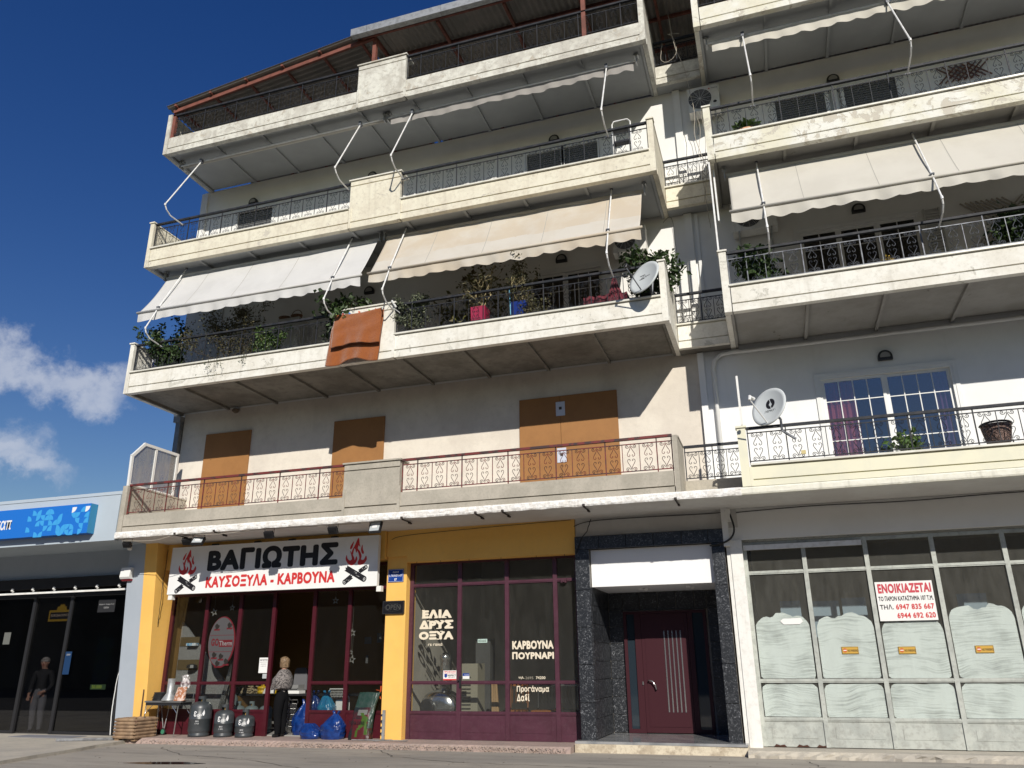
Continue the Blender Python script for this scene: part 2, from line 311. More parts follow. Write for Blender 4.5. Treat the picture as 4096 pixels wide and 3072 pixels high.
# ================= GROUND =================
ROAD = mat('worn_road_concrete', (0.34, 0.31, 0.265), 0.85, c2=(0.27, 0.25, 0.22), cs=0.5, fine=((0.13, 0.12, 0.105), 2.2, 0.5), bump=(14, 0.35))
PAVE = mat('pinkish_step_screed', (0.36, 0.27, 0.235), 0.9, c2=(0.30, 0.235, 0.205), cs=1.6, fine=((0.22, 0.17, 0.145), 12, 0.5), bump=(20, 0.4))
FORE = mat('forecourt_concrete', (0.46, 0.42, 0.35), 0.9, c2=(0.38, 0.35, 0.30), cs=0.8, fine=((0.24, 0.22, 0.19), 8, 0.4), bump=(18, 0.3))
TILE = mat('grey_entrance_tile', (0.33, 0.32, 0.30), 0.4, c2=(0.27, 0.26, 0.25), cs=3)
nt = ROAD.node_tree            # tyre- and broom-swept look: stretch the blotches along the street
for n_ in [n for n in nt.nodes if n.type == 'TEX_NOISE'][:2]:
    mp_ = nt.nodes.new('ShaderNodeMapping'); mp_.inputs['Scale'].default_value = (.35, 1.5, 1); mp_.inputs['Rotation'].default_value = (0, 0, .12); src_ = n_.inputs['Vector'].links[0].from_socket
    nt.links.new(src_, mp_.inputs['Vector']); nt.links.new(mp_.outputs['Vector'], n_.inputs['Vector'])
ASPH = mat('dark_asphalt', (0.06, 0.058, 0.055), 0.9, c2=(0.045, 0.044, 0.042), cs=.6, bump=(60, .4))  # unseen road beyond the near strip, made dark to cut its bounce light
g = MB(); g.mi = 0; g.grid(lambda u, v: (-60+u*120, -5.5+v*14.5, -0.10), 40, 10); g.mi = 1; g.grid(lambda u, v: (-300+u*650, -330+v*324.5, -0.10), 20, 20); g.grid(lambda u, v: (-300+u*650, 9+v*300, -0.10), 20, 20)
g.grid(lambda u, v: (-300+u*240, -5.5+v*14.5, -0.10), 4, 4); g.grid(lambda u, v: (60+u*290, -5.5+v*14.5, -0.10), 4, 4)
tag(obj('road', g, [ROAD, ASPH]), kind='structure')
# concrete forecourt of the neighbouring shop with its broken edge
fo = MB(); edge = [(0.78, 1.5), (0.85, 0.75), (0.95, 0.2), (1.05, -0.3), (1.18, -0.8), (1.30, -1.3), (1.42, -1.9), (1.62, -2.8), (1.9, -4.2), (2.3, -6.5)]
edge2 = [(x+random.uniform(-.03, .03), y) for x, y in edge]
fo.prismz([(-14, 1.9)] + edge2 + [(-14, -6.5)], -0.2, -0.045)
tag(obj('forecourt', fo, FORE, loc=(-4, -1, -0.1)), kind='structure')
mt = MB(); mt.box(-2.3, -0.7, 0.72, 1.22, -0.044, -0.034)
tag(obj('doormat', mt, mat('grey_mat', (0.20, 0.20, 0.22), 0.95, bump=(90, 0.6))), 'thin grey mat on the forecourt before the dark glass doors', 'doormat')
# raised ledge in front of the shops, chipped along its edge
def ledge(name, x0, x1, y0, y1, ztop, m, zb=-0.2, seed=1, rough_=0.03, step=0.06):
    random.seed(seed); mb = MB(); n = max(2, int((x1-x0)/step)); 
    prof = lambda i: [(y0-0.05+random.uniform(-rough_, rough_), zb), (y0-0.03+random.uniform(-rough_, rough_), -0.06+random.uniform(-.01, .01)),
                      (y0+random.uniform(-rough_, rough_)*.6, ztop-0.03+random.uniform(-.01, .01)), (y0+0.03+random.uniform(0, rough_)*.5, ztop), (y1, ztop)]
    vs = []
    for i in range(n+1):
        for y, z in prof(i): vs.append((x0+(x1-x0)*i/n, y, z))
    fs = [(i*5+j, (i+1)*5+j, (i+1)*5+j+1, i*5+j+1) for i in range(n) for j in range(4)]
    fs += [(0, 1, 2, 3, 4), tuple(n*5+j for j in (4, 3, 2, 1, 0))]
    mb.add(vs, fs); return mb
tag(obj('pavement', ledge('l', 0.85, 9.9, 0.66, 6.6, 0.0, PAVE), PAVE, loc=(5, 1, 0)), kind='structure')
gr = MB(); random.seed(12)
for i in range(2600):
    x = random.choice([random.uniform(1.2, 9.8), random.uniform(4.4, 9.8)]); y = 0.64+random.uniform(-.035, .03); z = -0.05+random.uniform(-.045, .03); s = random.uniform(.004, .016)
    gr.add([(x-s, y, z), (x+s, y-.3*s, z), (x, y-s*.8, z+s), (x, y-s, z-s*.6)], [(0, 1, 2), (0, 3, 1), (1, 3, 2), (0, 2, 3)])
tag(obj('kerb_aggregate', gr, mat('pebble_aggregate', (0.40, 0.30, 0.24), 0.9, c2=(0.26, 0.22, 0.2), cs=30), loc=(5, .6, 0)), kind='stuff')
tag(obj('pavement_right', ledge('l', 12.72, 26, 0.72, 6.6, 0.0, FORE, seed=4, rough_=0.04, step=0.09), FORE, loc=(15, 1, 0)), kind='structure')
pd = MB(); pd.prismz([(3.4, -2.15), (3.9, -2.2), (4.6, -2.05), (4.75, -1.9), (4.3, -1.82), (3.9, -1.9), (3.6, -2.0)], -0.099, -0.096)
tag(obj('puddle', pd, mat('wet_patch', (0.03, 0.022, 0.018), 0.06, spec=0.6)), 'small dark wet patch on the road before the shop', 'puddle')
ck = MB(); random.seed(31)
for pts in ([(13.6, .4), (13.75, -.3), (13.7, -1.1), (13.9, -2.2), (14.2, -4.5)], [(6.5, .5), (7.2, -.4), (8.6, -.9), (10.4, -1.0), (12.2, -1.5)], [(2.2, .1), (3.4, -.9), (5.0, -1.3), (7.5, -2.6)], [(15.5, .3), (16.4, -.9), (18.5, -1.6)]):
    P = []
    for i in range(len(pts)-1):
        for k in range(9): f = k/9; P.append((pts[i][0]+(pts[i+1][0]-pts[i][0])*f+random.uniform(-.05, .05), pts[i][1]+(pts[i+1][1]-pts[i][1])*f+random.uniform(-.04, .04)))
    for i in range(len(P)-1):
        w_ = random.uniform(.004, .012); dx, dy = P[i+1][0]-P[i][0], P[i+1][1]-P[i][1]; l_ = sqrt(dx*dx+dy*dy) or 1; nx, ny = -dy/l_*w_, dx/l_*w_
        ck.add([(P[i][0]+nx, P[i][1]+ny, -.0965), (P[i][0]-nx, P[i][1]-ny, -.0965), (P[i+1][0]-nx, P[i+1][1]-ny, -.0965), (P[i+1][0]+nx, P[i+1][1]+ny, -.0965)], [(0, 1, 2, 3)])
tag(obj('road_crack', ck, mat('crack_filler', (.07, .063, .055), .95), loc=(8, -1, -.1)), kind='stuff')
random.seed(21)
db = MB()
for i in range(180):
    x = random.uniform(0, 20); y = random.uniform(-3.6, 0.5); s = random.uniform(.006, .028); a = random.uniform(0, 3)
    db.add([(x+s*cos(a), y+s*sin(a), -.092), (x-s*sin(a), y+s*.6*cos(a), -.097), (x-s*cos(a), y-s*sin(a), -.09)], [(0, 1, 2)])
tag(obj('street_litter', db, mat('leaf_litter', (0.09, 0.07, 0.045), 0.9), loc=(8, -1, -.1)), kind='stuff')

# ================= BUILDINGS =================
W = 1.818
LB = thing('apartment_building', 'cream apartment block of four floors with stacked balconies and yellow shops below', 'building', (6.0, 1.8, 0))
RB = thing('apartment_building', 'paler apartment block at the right, without mid balcony box, whitewashed shop windows below', 'building', (16.0, 1.8, 0))
NB = thing('shop_building', 'low blue-grey shop building at the far left with dark glass front', 'building', (-3.0, 1.5, 0))

def wall(name, b, m, x0, x1, z0, z1, y0, y1, ops=()):
    """wall with rectangular openings (x0,x1,z0,z1)"""
    xs = sorted({x0, x1, *[o[0] for o in ops], *[o[1] for o in ops]}); zs = sorted({z0, z1, *[o[2] for o in ops], *[o[3] for o in ops]})
    mb = MB()
    for i in range(len(xs)-1):
        run = None
        for j in range(len(zs)-1):
            cx, cz = (xs[i]+xs[i+1])/2, (zs[j]+zs[j+1])/2
            inside = any(o[0] < cx < o[1] and o[2] < cz < o[3] for o in ops)
            if not inside: run = (run[0], zs[j+1]) if run else (zs[j], zs[j+1])
            if inside or j == len(zs)-2:
                if run: mb.box(xs[i], xs[i+1], y0, y1, run[0], run[1]); run = None
    return obj(name, mb, m, b)

ZB = {2: 7.085, 3: 10.25, 4: 13.43}; ZT = {2: 7.60, 3: 10.765, 4: 13.90}
FLOOR = {2: 7.30, 3: 10.46, 4: 13.64}
# ---- walls of the left block
wall('wall', LB, WALLC, 0.18, 12.56, 3.98, 7.11, W, W+.25)
wall('wall', LB, WALLW, -0.17, 12.56, 7.11, 10.28, W, W+.25, [(1.22, 2.08, 7.3, 9.38), (4.62, 5.55, 8.3, 9.27), (8.97, 10.65, 7.3, 9.40)])
wall('wall', LB, WALLW, -0.17, 12.56, 10.28, 13.46, W, W+.25, [(1.03, 2.08, 10.46, 12.60), (9.0, 10.68, 10.46, 12.55)])
wall('wall', LB, WALLC, -0.17, 12.9, 13.46, 15.3, 4.6, 4.8)
wall('wall', RB, WALLW2, 12.565, 21, 3.98, 7.11, W+.004, W+.25, [(14.60, 16.86, 4.2, 6.30)])
wall('wall', RB, WALLW, 12.565, 21, 7.11, 10.28, W+.004, W+.25, [(14.62, 16.84, 7.3, 9.42)])
wall('wall', RB, WALLW, 12.565, 21, 10.28, 13.46, W+.004, W+.25, [(14.56, 16.92, 10.46, 12.62)])
wall('wall', RB, WALLC, 13.0, 21, 13.46, 15.3, 4.61, 4.8)
# rear mass of the blocks (side and back walls, closed floors)
mb = MB(); mb.box(-0.16, 12.55, 9.0, 9.2, 0, 13.5); mb.box(-0.165, -0.02, W+.25, 9.0, 0, 13.5); mb.box(-.16, 12.55, W+.25, 9.0, 13.3, 13.45); mb.box(-.0, 12.5, W+.25, 9, 7.0, 7.1); mb.box(-.0, 12.5, W+.25, 9, 10.2, 10.3); mb.box(-.0, 12.5, 6.6, 9, 0, .1)
mb.box(-.0, 12.5, 3.2, 3.3, 3.9, 13.4)
obj('rear_structure', mb, WALLW, LB)
mb = MB(); mb.box(12.57, 21, 9.0, 9.2, 0, 13.5); mb.box(20.9, 21.05, W+.25, 9.0, 0, 13.5); mb.box(12.57, 21, W+.25, 9.0, 13.3, 13.45); mb.box(12.57, 20.9, W+.25, 9, 7.0, 7.1); mb.box(12.57, 20.9, W+.25, 9, 10.2, 10.3)
mb.box(12.6, 20.9, 3.2, 3.3, 3.9, 13.4)
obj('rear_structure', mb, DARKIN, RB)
# grey-painted return at the left of the second floor, corner strip of the third
mb = MB(); mb.box(-0.18, 0.93, W-.03, W-.002, 7.3, 10.22); obj('pilaster', mb, mat('grey_pilaster_paint', (0.5, 0.5, 0.49), 0.8), LB)
mb = MB(); mb.box(-0.19, 0.0, W-.06, W-.002, 10.46, 13.40); obj('pilaster', mb, WALLW, LB)
mb = MB(); mb.box(12.45, 12.57, W-.09, W-.002, 3.98, 7.06); obj('pilaster', mb, WALLW2, LB)
for k in (2, 3):
    mb = MB(); mb.box(12.44, 12.60, W-.07, W-.004, FLOOR[k], ZB[k+1]-.01); obj('pilaster', mb, WALLW, LB)

# ---- parapets
def parapet(b, m, x0, x1, zb, zt, y=0.0, t=0.12, sill=True, zg=None, recess=True, msill=None):
    zg = zg or zb+.155; mb = MB()
    mb.box(x0, x1, y, y+t, zb, zg-.013); mb.box(x0, x1, y+.025, y+t, zg-.013, zg+.013)
    if sill:
        mb.box(x0, x1, y, y+t, zg+.013, zt-.055); mb.box(x0, x1, y+.03, y+t, zt-.055, zt-.028)
        s = MB(); s.box(x0-.02, x1+.0, y-.035, y+t+.03, zt-.028, zt+.004); obj('sill', s, msill or MARB, b)
    else: mb.box(x0, x1, y, y+t, zg+.013, zt)
    return obj('parapet', mb, m, b)
def side_panel(b, m, x0, x1, y0, y1, zb, zt, step=0):
    mb = MB(); mb.box(x0, x1, y0, y1, zb, zt-.03); mb.box(x0-.012, x1+.012, y0-.0, y1, zt-.03, zt)
    if step: mb.box(x0+(0 if step > 0 else -step), x1+(step if step > 0 else 0), y0+.004, y1-.01, zb+.002, zb+.14)
    return obj('side_panel', mb, m, b)
def post(b, m, x0, x1, zb, zt, y=0.0, cap=True):
    mb = MB(); mb.box(x0, x1, y-.006, y+.13, zb+.002, zt-.03)
    if cap: mb.box(x0-.02, x1+.02, y-.03, y+.15, zt-.03, zt)
    return obj('corner_post', mb, m, b)
def solid_box(b, m, x0, x1, zb, zt, y=0, cap=True):
    mb = MB(); zg = zb+.155
    mb.box(x0, x1, y-.004, y+.14, zb+.001, zg-.013); mb.box(x0, x1, y+.025, y+.14, zg-.013, zg+.013); mb.box(x0, x1, y-.004, y+.14, zg+.013, zt-.17)
    mb.box(x0, x1, y+.02, y+.14, zt-.17, zt-.145); mb.box(x0, x1, y-.004, y+.14, zt-.145, zt-.03)
    mb.box(x0, x0+.05, y-.02, y, zb+.001, zt-.5 if False else zb+.5); mb.box(x1-.03, x1+.03, y-.02, y, zb+.001, zb+.5)
    o = obj('balcony_box', mb, m, b)
    c = MB(); c.box(x0-.03, x1+.03, y-.035, y+.35, zt-.03, zt); obj('sill', c, MARB if cap else m, b); return o
PM = {2: CREAM2, 3: CREAM, 4: OLD}
for k in (2, 3, 4):
    zb, zt = ZB[k], ZT[k]; zp = zb+1.225; sl_ = k < 4
    parapet(LB, PM[k], 0.12, 5.43, zb, zt, sill=sl_); parapet(LB, PM[k], 6.70, 12.02, zb, zt, sill=sl_)
    solid_box(LB, PM[k], 5.45, 6.67, zb, zp, cap=sl_)
    post(LB, PM[k], 0.0, 0.11, zb, zp, cap=sl_); post(LB, PM[k], 12.02, 12.135, zb, zp, cap=sl_)
    side_panel(LB, PM[k], 0.0, 0.09, 0.13, W, zb, zp, -0.03); side_panel(LB, PM[k], 12.045, 12.13, 0.14, W if k == 4 else W, zb, zp, 0.012)
    parapet(LB, PM[k], 12.145, 13.10, zb, zt, y=1.44, t=.1, sill=sl_)
    mR = PEELR if k > 2 else CREAM2
    parapet(RB, mR, 13.25, 21, zb, zt, sill=sl_); post(RB, mR, 13.105, 13.235, zb, zp, cap=True); side_panel(RB, mR, 13.11, 13.20, 0.14, W, zb, zp)
# first floor: bare concrete at the left, pale yellow at the right
parapet(LB, CONC, 0.56, 5.73, 3.975, 4.335, sill=False, zg=4.08); parapet(LB, CONC, 6.94, 12.0, 3.975, 4.345, sill=False, zg=4.08)
solid_box(LB, CONC, 5.74, 6.92, 3.975, 5.0, cap=False)
post(LB, CONC, 0.43, 0.55, 3.975, 4.99, cap=False); post(LB, CONC, 12.02, 12.10, 3.975, 4.99, cap=False)
side_panel(LB, CONC, 0.44, 0.54, 0.14, W, 3.975, 4.99); side_panel(LB, CONC, 12.03, 12.10, 0.14, 0.95, 3.975, 4.99)
mb = MB(); mb.box(12.10, 13.12, 0.9, 1.0, 3.975, 4.34); obj('parapet', mb, CONC, LB)
parapet(RB, LEMON, 13.27, 21, 3.98, 4.35, zg=4.085, msill=MARB); post(RB, LEMON, 13.09, 13.225, 3.98, 5.0); side_panel(RB, LEMON, 13.10, 13.19, 0.14, 0.95, 3.98, 5.0)
mb = MB(); mb.box(13.226, 13.27, -.004, .12, 3.981, 4.3); obj('pilaster', mb, LEMON, RB)

# ---- balcony slabs with ribbed soffits; every sunk field is a panel of its own
def slab(b, m, x0, x1, zb, y1, ribs, mtop, xl=None, xr=None):
    mb = MB(); mb.box(x0+.001, x1-.001, 0.122, y1, zb+.072, zb+.20)
    s = obj('balcony_slab', mb, m, b)
    r = MB(); r.box(x0+.14, x1-.14, 0.1205, 0.15, zb+.001, zb+.071)
    ends = [x0+.0]+list(ribs)+[x1]
    for x in ribs: r.box(x-.028, x+.028, .15, y1-.02, zb+.003, zb+.071)
    if xl: r.box(x0+.094, x0+.14, .141, y1-.003, zb+.001, zb+.071)
    if xr: r.box(x1-.14, x1-.092, .141, y1-.003, zb+.001, zb+.071)
    obj('soffit_rib', r, m, b)
    xs = [x0+(.15 if xl else 0)]+list(ribs)+[x1-(.15 if xr else 0)]
    for i in range(len(xs)-1):
        p = MB(); a = xs[i]+(.03 if i or not xl else .012); c = xs[i+1]-(.03 if i < len(xs)-2 or not xr else .012)
        if c-a > .1: p.box(a, c, .165, y1-.025, zb+.055, zb+.071); obj('soffit_panel', p, m, b)
RIBS = [1.46, 2.79, 4.12, 5.45, 6.77, 8.09, 9.40, 10.69]; RIBR = [14.49, 15.73, 17.0, 18.3, 19.6]
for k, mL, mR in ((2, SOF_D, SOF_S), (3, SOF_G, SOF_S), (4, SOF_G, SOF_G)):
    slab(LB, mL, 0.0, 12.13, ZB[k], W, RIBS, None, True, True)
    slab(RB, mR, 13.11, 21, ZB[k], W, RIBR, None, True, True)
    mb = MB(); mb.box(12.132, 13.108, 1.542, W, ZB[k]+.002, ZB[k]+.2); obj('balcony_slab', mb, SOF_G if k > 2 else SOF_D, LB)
# canopy slab over the shops with its lumpy whitewashed edge
mb = MB(); mb.box(0.45, 13.0, 0.02, W+.2, 3.853, 3.972); mb.box(12.1, 13.1, .0, W+.1, 3.9, 3.974); obj('canopy_slab', mb, SOF_C, LB)
mb = MB(); mb.box(13.0, 21, 0.02, W+.2, 3.857, 3.974); obj('canopy_slab', mb, SOF_C, RB)
def lumpy(x0, x1, z0, z1, amp, seed, step=.03):
    random.seed(seed); n = int((x1-x0)/step); mb = MB(); vs = []; K = 6
    for i in range(n+1):
        x = x0+(x1-x0)*i/n
        for j in range(K):
            f = j/(K-1); z = z0+(z1-z0)*f
            n1 = mnoise.noise(Vector((x*7, z*16, seed)))+.5*mnoise.noise(Vector((x*22, z*40, seed)))
            y = -.012-amp*abs(n1) - (.012 if 0 < j < K-1 else 0); zz = z+(amp*.6*mnoise.noise(Vector((x*5, seed, 1))) if j == 0 else 0)
            vs.append((x, y, zz))
        vs.append((x, .06, z1)); vs.append((x, .06, vs[-K-1][2]+.004))
    Q = K+2
    for i in range(n):
        for j in range(Q-1): mb.f.append([i*Q+j, (i+1)*Q+j, (i+1)*Q+j+1, i*Q+j+1]); mb.m.append(0)
        mb.f.append([i*Q+Q-1, (i+1)*Q+Q-1, (i+1)*Q, i*Q]); mb.m.append(0)
    mb.f.append(list(range(Q))); mb.m.append(0); mb.f.append([n*Q+j for j in range(Q-1, -1, -1)]); mb.m.append(0)
    mb.v = vs; return mb
obj('canopy_edge', lumpy(0.415, 13.06, 3.845, 3.975, .019, 3), LIME, LB)
obj('canopy_edge', lumpy(13.06, 21, 3.852, 3.97, .006, 9), LIME2, RB)

# ---- wrought-iron railings
def scroll_mesh():
    mb = MB(); h = .48
    def half(s, u):     # s: side, u: up(+1)/down(-1)
        P = [(.062, .214), (.074, .205), (.076, .190), (.064, .180), (.050, .186), (.045, .204), (.055, .224), (.078, .229), (.096, .215), (.100, .194), (.090, .172)]
        P = [(.074, .198), (.066, .188), (.055, .192), (.052, .206), (.062, .219), (.080, .217), (.090, .200), (.085, .178), (.066, .166), (.040, .172), (.018, .200), (.004, .200),
             (.010, .170), (.030, .130), (.056, .085), (.066, .055), (.058, .030), (.040, .020), (.022, .028), (.018, .046), (.030, .058)]
        P = P[:11]+[(.006, .185), (.012, .160), (.030, .125), (.056, .085), (.066, .058), (.060, .034), (.042, .022), (.024, .028), (.018, .044), (.030, .056)]
        return [(s*x, 0, u*z*1.03) for x, z in P]
    for s in (-1, 1):
        for u in (-1, 1): mb.tube(half(s, u), .0052, 4)
    mb.tube([(0, 0, -.24), (0, 0, -.19)], .004, 4); mb.tube([(0, 0, .24), (0, 0, .19)], .004, 4)
    return mesh('scroll', mb, IRON)
SCR = scroll_mesh(); SCRR = SCR.copy(); SCRR.materials[0] = IRONR; SCRG = SCR.copy(); SCRG.materials[0] = IRONG
def bar_mesh(m, r, z0, z1):
    mb = MB(); mb.box(-r, r, -r, r, z0, z1); return mesh('baluster', mb, m)
def railing(b, x0, x1, y, zt, s0, n, step, posts, mi='I', hand=True, zh=.665):
    """zt: parapet top; rails 5 and 53 cm above it, handrail 66 cm"""
    M_, S_ = {'I': (IRON, SCR), 'R': (IRONR, SCRR), 'G': (IRONG, SCRG)}[mi]
    yy = y+.06
    mb = MB()
    mb.box(x0, x1, yy-.008, yy+.008, zt+.526, zt+.542); mb.box(x0, x1, yy-.008, yy+.008, zt+.046, zt+.062)
    r = obj('railing', mb, M_, b)
    if hand: h_ = MB(); h_.box(x0, x1, yy-.03, yy+.03, zt+zh-.028, zt+zh+.014); obj('handrail', h_, IRONR if mi == 'R' else IRON, r)
    pm = bar_mesh(M_, .009, 0, zh-.02); bm = bar_mesh(M_, .0055, .05, .53)
    for i in range(n):
        x = s0+i*step; inst('scroll', S_, r, (x, yy, zt+.294))
        xb = x+step/2
        if i < n-1: (inst('post', pm, r, (xb, yy, zt)) if (i % 3 == posts) else inst('baluster', bm, r, (xb, yy, zt)))
    inst('post', pm, r, (x0+.012, yy, zt)); inst('post', pm, r, (x1-.012, yy, zt))
    return r
railing(LB, 0.56, 5.73, 0, 4.335, 0.79, 17, .3013, 2, 'R', zh=.645); railing(LB, 6.94, 12.01, 0, 4.345, 7.11, 17, .2988, 0, 'R', zh=.635)
for o in list(LB.children):
    if o.name.startswith('railing') and o.location.z == 0: pass
railing(LB, 12.11, 13.09, 0.9, 4.34, 12.25, 4, .24, 1, 'I', zh=.64)
railing(RB, 13.24, 21, 0, 4.35, 13.40, 25, .305, 1, 'I', zh=.62)
for k in (2, 3, 4):
    mi = 'I'; dz = .05 if k == 4 else 0.0
    railing(LB, 0.12, 5.44, 0, ZT[k]+dz, 0.30, 17, .3125, 2, mi); railing(LB, 6.68, 12.02, 0, ZT[k]+dz, 6.87, 17, .3085, 0, mi)
    railing(LB, 12.14, 13.10, 1.44, ZT[k]+dz, 12.28, 4, .24, 1, mi)
    railing(RB, 13.24, 21, 0, ZT[k]+dz, 13.41, 25, .315, 0, 'G' if k == 2 else 'I')

# ---- roof canopy over the top terrace
def corr(fn, nu, nv, pitch, amp, length):     # helper for a corrugated grid; fn(u_m, v) -> point, u in metres across the waves
    mb = MB(); n = int(length/(pitch/6))
    vs = []
    for i in range(n+1):
        u = length*i/n; h = amp*cos(2*pi*u/pitch)
        for j in range(nv+1): vs.append(fn(u, j/nv, h))
    mb.add(vs, [(i*(nv+1)+j, (i+1)*(nv+1)+j, (i+1)*(nv+1)+j+1, i*(nv+1)+j+1) for i in range(n) for j in range(nv)]); return mb
obj('roof_sheet', corr(lambda u, v, h: (5.45+u, -.1+v*.95, 15.50+v*.10+h), 0, 1, .145, .022, 15.5), CORR, LB, solid=.006)
obj('roof_sheet', corr(lambda u, v, h: (5.45+u, .86+v*5.4, 15.62+v*.55+h), 0, 1, .145, .022, 15.5), CORR, LB, solid=.006)
obj('roof_sheet', corr(lambda u, v, h: (0.0+v*5.5, -.12+u, 14.80+v*.70+h), 0, 1, .145, .022, 6.4), CORR, LB, solid=.006)
mb = MB()
x = 5.30
for w in (.42, 1.9, 1.3, 1.5, 1.5, 1.5, 1.5, 1.5, 1.5, 1.5, 1.6): mb.box(x, x+w-.008, -.24, -.10, 15.37, 15.565); x += w
obj('gutter', mb, GALV, LB)
def beam(name, p, q, w, h, m, b=None):
    p, q = Vector(p), Vector(q); d = (q-p).normalized(); s = d.cross(Vector((0, 0, 1))).normalized(); u = s.cross(d)
    mb = MB(); vs = []
    for c in (p, q):
        for a, e in ((-1, -1), (1, -1), (1, 1), (-1, 1)): vs.append(c+s*a*w/2+u*e*h/2)
    mb.add(vs, [(3, 2, 1, 0), (4, 5, 6, 7), (0, 1, 5, 4), (1, 2, 6, 5), (2, 3, 7, 6), (3, 0, 4, 7)])
    return obj(name, mb, m, b or LB)
for x in (5.80, 7.42, 9.05, 10.7, 12.3, 13.9, 15.5, 17.1, 18.7): beam('rafter', (x, 0.0, 15.40), (x, 6.2, 16.0), .06, .10, RUST)
for y, z in ((-.03, 15.43), (.86, 15.52), (1.85, 15.62), (3.0, 15.74), (4.4, 15.9)): beam('purlin', (5.5, y, z), (20.9, y, z), .05, .08, RUST)
beam('edge_beam', (0.14, 0.02, 14.70), (5.80, 0.02, 15.40), .06, .095, RUST); beam('edge_beam', (0.14, 3.2, 14.70), (5.8, 3.2, 15.40), .06, .09, RUST)
for i in range(6):
    x = .25+i*1.03; z = 14.72+(x-.14)*.1235
    beam('purlin', (x, -.1, z+.075), (x, 6.2, z+.075), .06, .05, RUST)
for x in (0.16, 5.8, 10.85): 
    mb = MB(); mb.box(x-.045, x+.045, .03, .12, 13.9, 14.66 if x < 1 else 15.38); obj('roof_post', mb, RUST, LB)

# ---- boarded openings and windows
def board(x0, x1, zt, split=None):
    r = None
    if split:
        for a, c in ((x0, split-.004), (split+.004, x1)):
            mb = MB(); mb.box(a, c, W-.035, W-.002, 4.0, zt); obj('door_board', mb, BROWN, LB)
    else: mb = MB(); mb.box(x0, x1, W-.035, W-.002, 4.0, zt); obj('door_board', mb, BROWN, LB)
board(0.905, 2.16, 6.53); board(4.36, 5.62, 6.50); board(8.74, 10.80, 6.51, 9.62)
def glazed_door(b, x0, x1, z0, z1, leaves, cols, rows, gl, fm=PLAST, reveal=.05, trim=.07, barw=.008, yo=0, bar_rows=None):
    """sliding door: outer frame, leaf frames, glazing bars, panes one by one"""
    y = W+.04+yo; mb = MB(); f = .045
    mb.box(x0-trim, x1+trim, W-.02, W-.003, z1, z1+trim); mb.box(x0-trim, x0, W-.02, W-.003, z0, z1); mb.box(x1, x1+trim, W-.02, W-.003, z0, z1)
    mb.box(x0, x0+f, W-.01, y+.05, z0, z1); mb.box(x1-f, x1, W-.01, y+.05, z0, z1); mb.box(x0+f, x1-f, W-.01, y+.05, z1-f, z1); mb.box(x0+f, x1-f, W-.01, y+.05, z0, z0+f)
    w = obj('window', mb, fm, b)
    lw = (x1-x0-2*f)/leaves
    for i in range(leaves):
        a = x0+f+i*lw; c = a+lw; yy = y+(.012 if i % 2 else -.012); s = .055
        fb = MB(); fb.box(a, a+s, yy, yy+.03, z0+f, z1-f); fb.box(c-s, c, yy, yy+.03, z0+f, z1-f); fb.box(a+s, c-s, yy, yy+.03, z1-f-s, z1-f); fb.box(a+s, c-s, yy, yy+.03, z0+f, z0+f+s+.02)
        obj('sash', fb, fm, w)
        gx0, gx1, gz0, gz1 = a+s, c-s, z0+f+s+.02, z1-f-s
        zs = [gz0+(gz1-gz0)*j/rows for j in range(rows+1)] if bar_rows is None else [gz0]+[gz0+(gz1-gz0)*q for q in bar_rows]+[gz1]
        xs = [gx0+(gx1-gx0)*j/cols for j in range(cols+1)]
        for xx in xs[1:-1]: q = MB(); q.box(xx-barw, xx+barw, yy+.004, yy+.02, gz0, gz1); obj('glazing_bar', q, fm, w)
        for zz in zs[1:-1]: q = MB(); q.box(gx0, gx1, yy+.006, yy+.018, zz-barw, zz+barw); obj('glazing_bar', q, fm, w)
        for u in range(len(xs)-1):
            for v in range(len(zs)-1):
                q = MB(); q.box(xs[u], xs[u+1], yy+.010, yy+.0135, zs[v], zs[v+1]); obj('pane', q, gl, w)
    return w
glazed_door(RB, 14.60, 16.86, 4.2, 6.30, 2, 4, 5, GLASSB)
glazed_door(LB, 8.97, 10.65, 7.3, 9.40, 2, 3, 3, GLASSD, bar_rows=[.25, .8])
glazed_door(RB, 14.62, 16.84, 7.3, 9.42, 3, 2, 3, GLASSD, bar_rows=[.3, .82])
def shutter(b, x0, x1, z0, z1, m, box_=True):
    mb = MB(); mb.box(x0-.07, x1+.07, W-.02, W-.003, z1, z1+.08); mb.box(x0-.07, x0, W-.02, W-.003, z0, z1); mb.box(x1, x1+.07, W-.02, W-.003, z0, z1)
    w = obj('window_shutter', mb, PLAST, b)
    n = int((z1-z0)/.055); me = MB(); me.prismx([(0, 0), (-.014, .006), (-.022, .028), (-.006, .047), (0, .05)], 0, x1-x0-.01); sm = mesh('slat', me, m)
    for i in range(n): inst('slat', sm, w, (x0+.005, W+.03, z0+i*.055))
    q = MB(); q.box(x0, x1, W+.034, W+.045, z0, z1); obj('backing', q, DARKIN, w)
    return w
SHG = mat('grey_shutter_slat', (0.16, 0.165, 0.17), 0.6)
SHW = mat('pale_shutter_slat', (0.5, 0.5, 0.48), 0.6)
shutter(LB, 1.03, 2.08, 10.46, 12.60, SHG); shutter(LB, 9.0, 9.82, 10.46, 12.55, SHG); shutter(LB, 9.90, 10.68, 10.46, 12.55, SHG)
mb = MB(); mb.box(9.82, 9.90, W-.01, W+.1, 10.46, 12.55); obj('mullion', mb, PLAST, LB)
shutter(RB, 14.56, 15.55, 10.46, 12.62, SHG); shutter(RB, 15.93, 16.92, 10.46, 12.62, SHG)
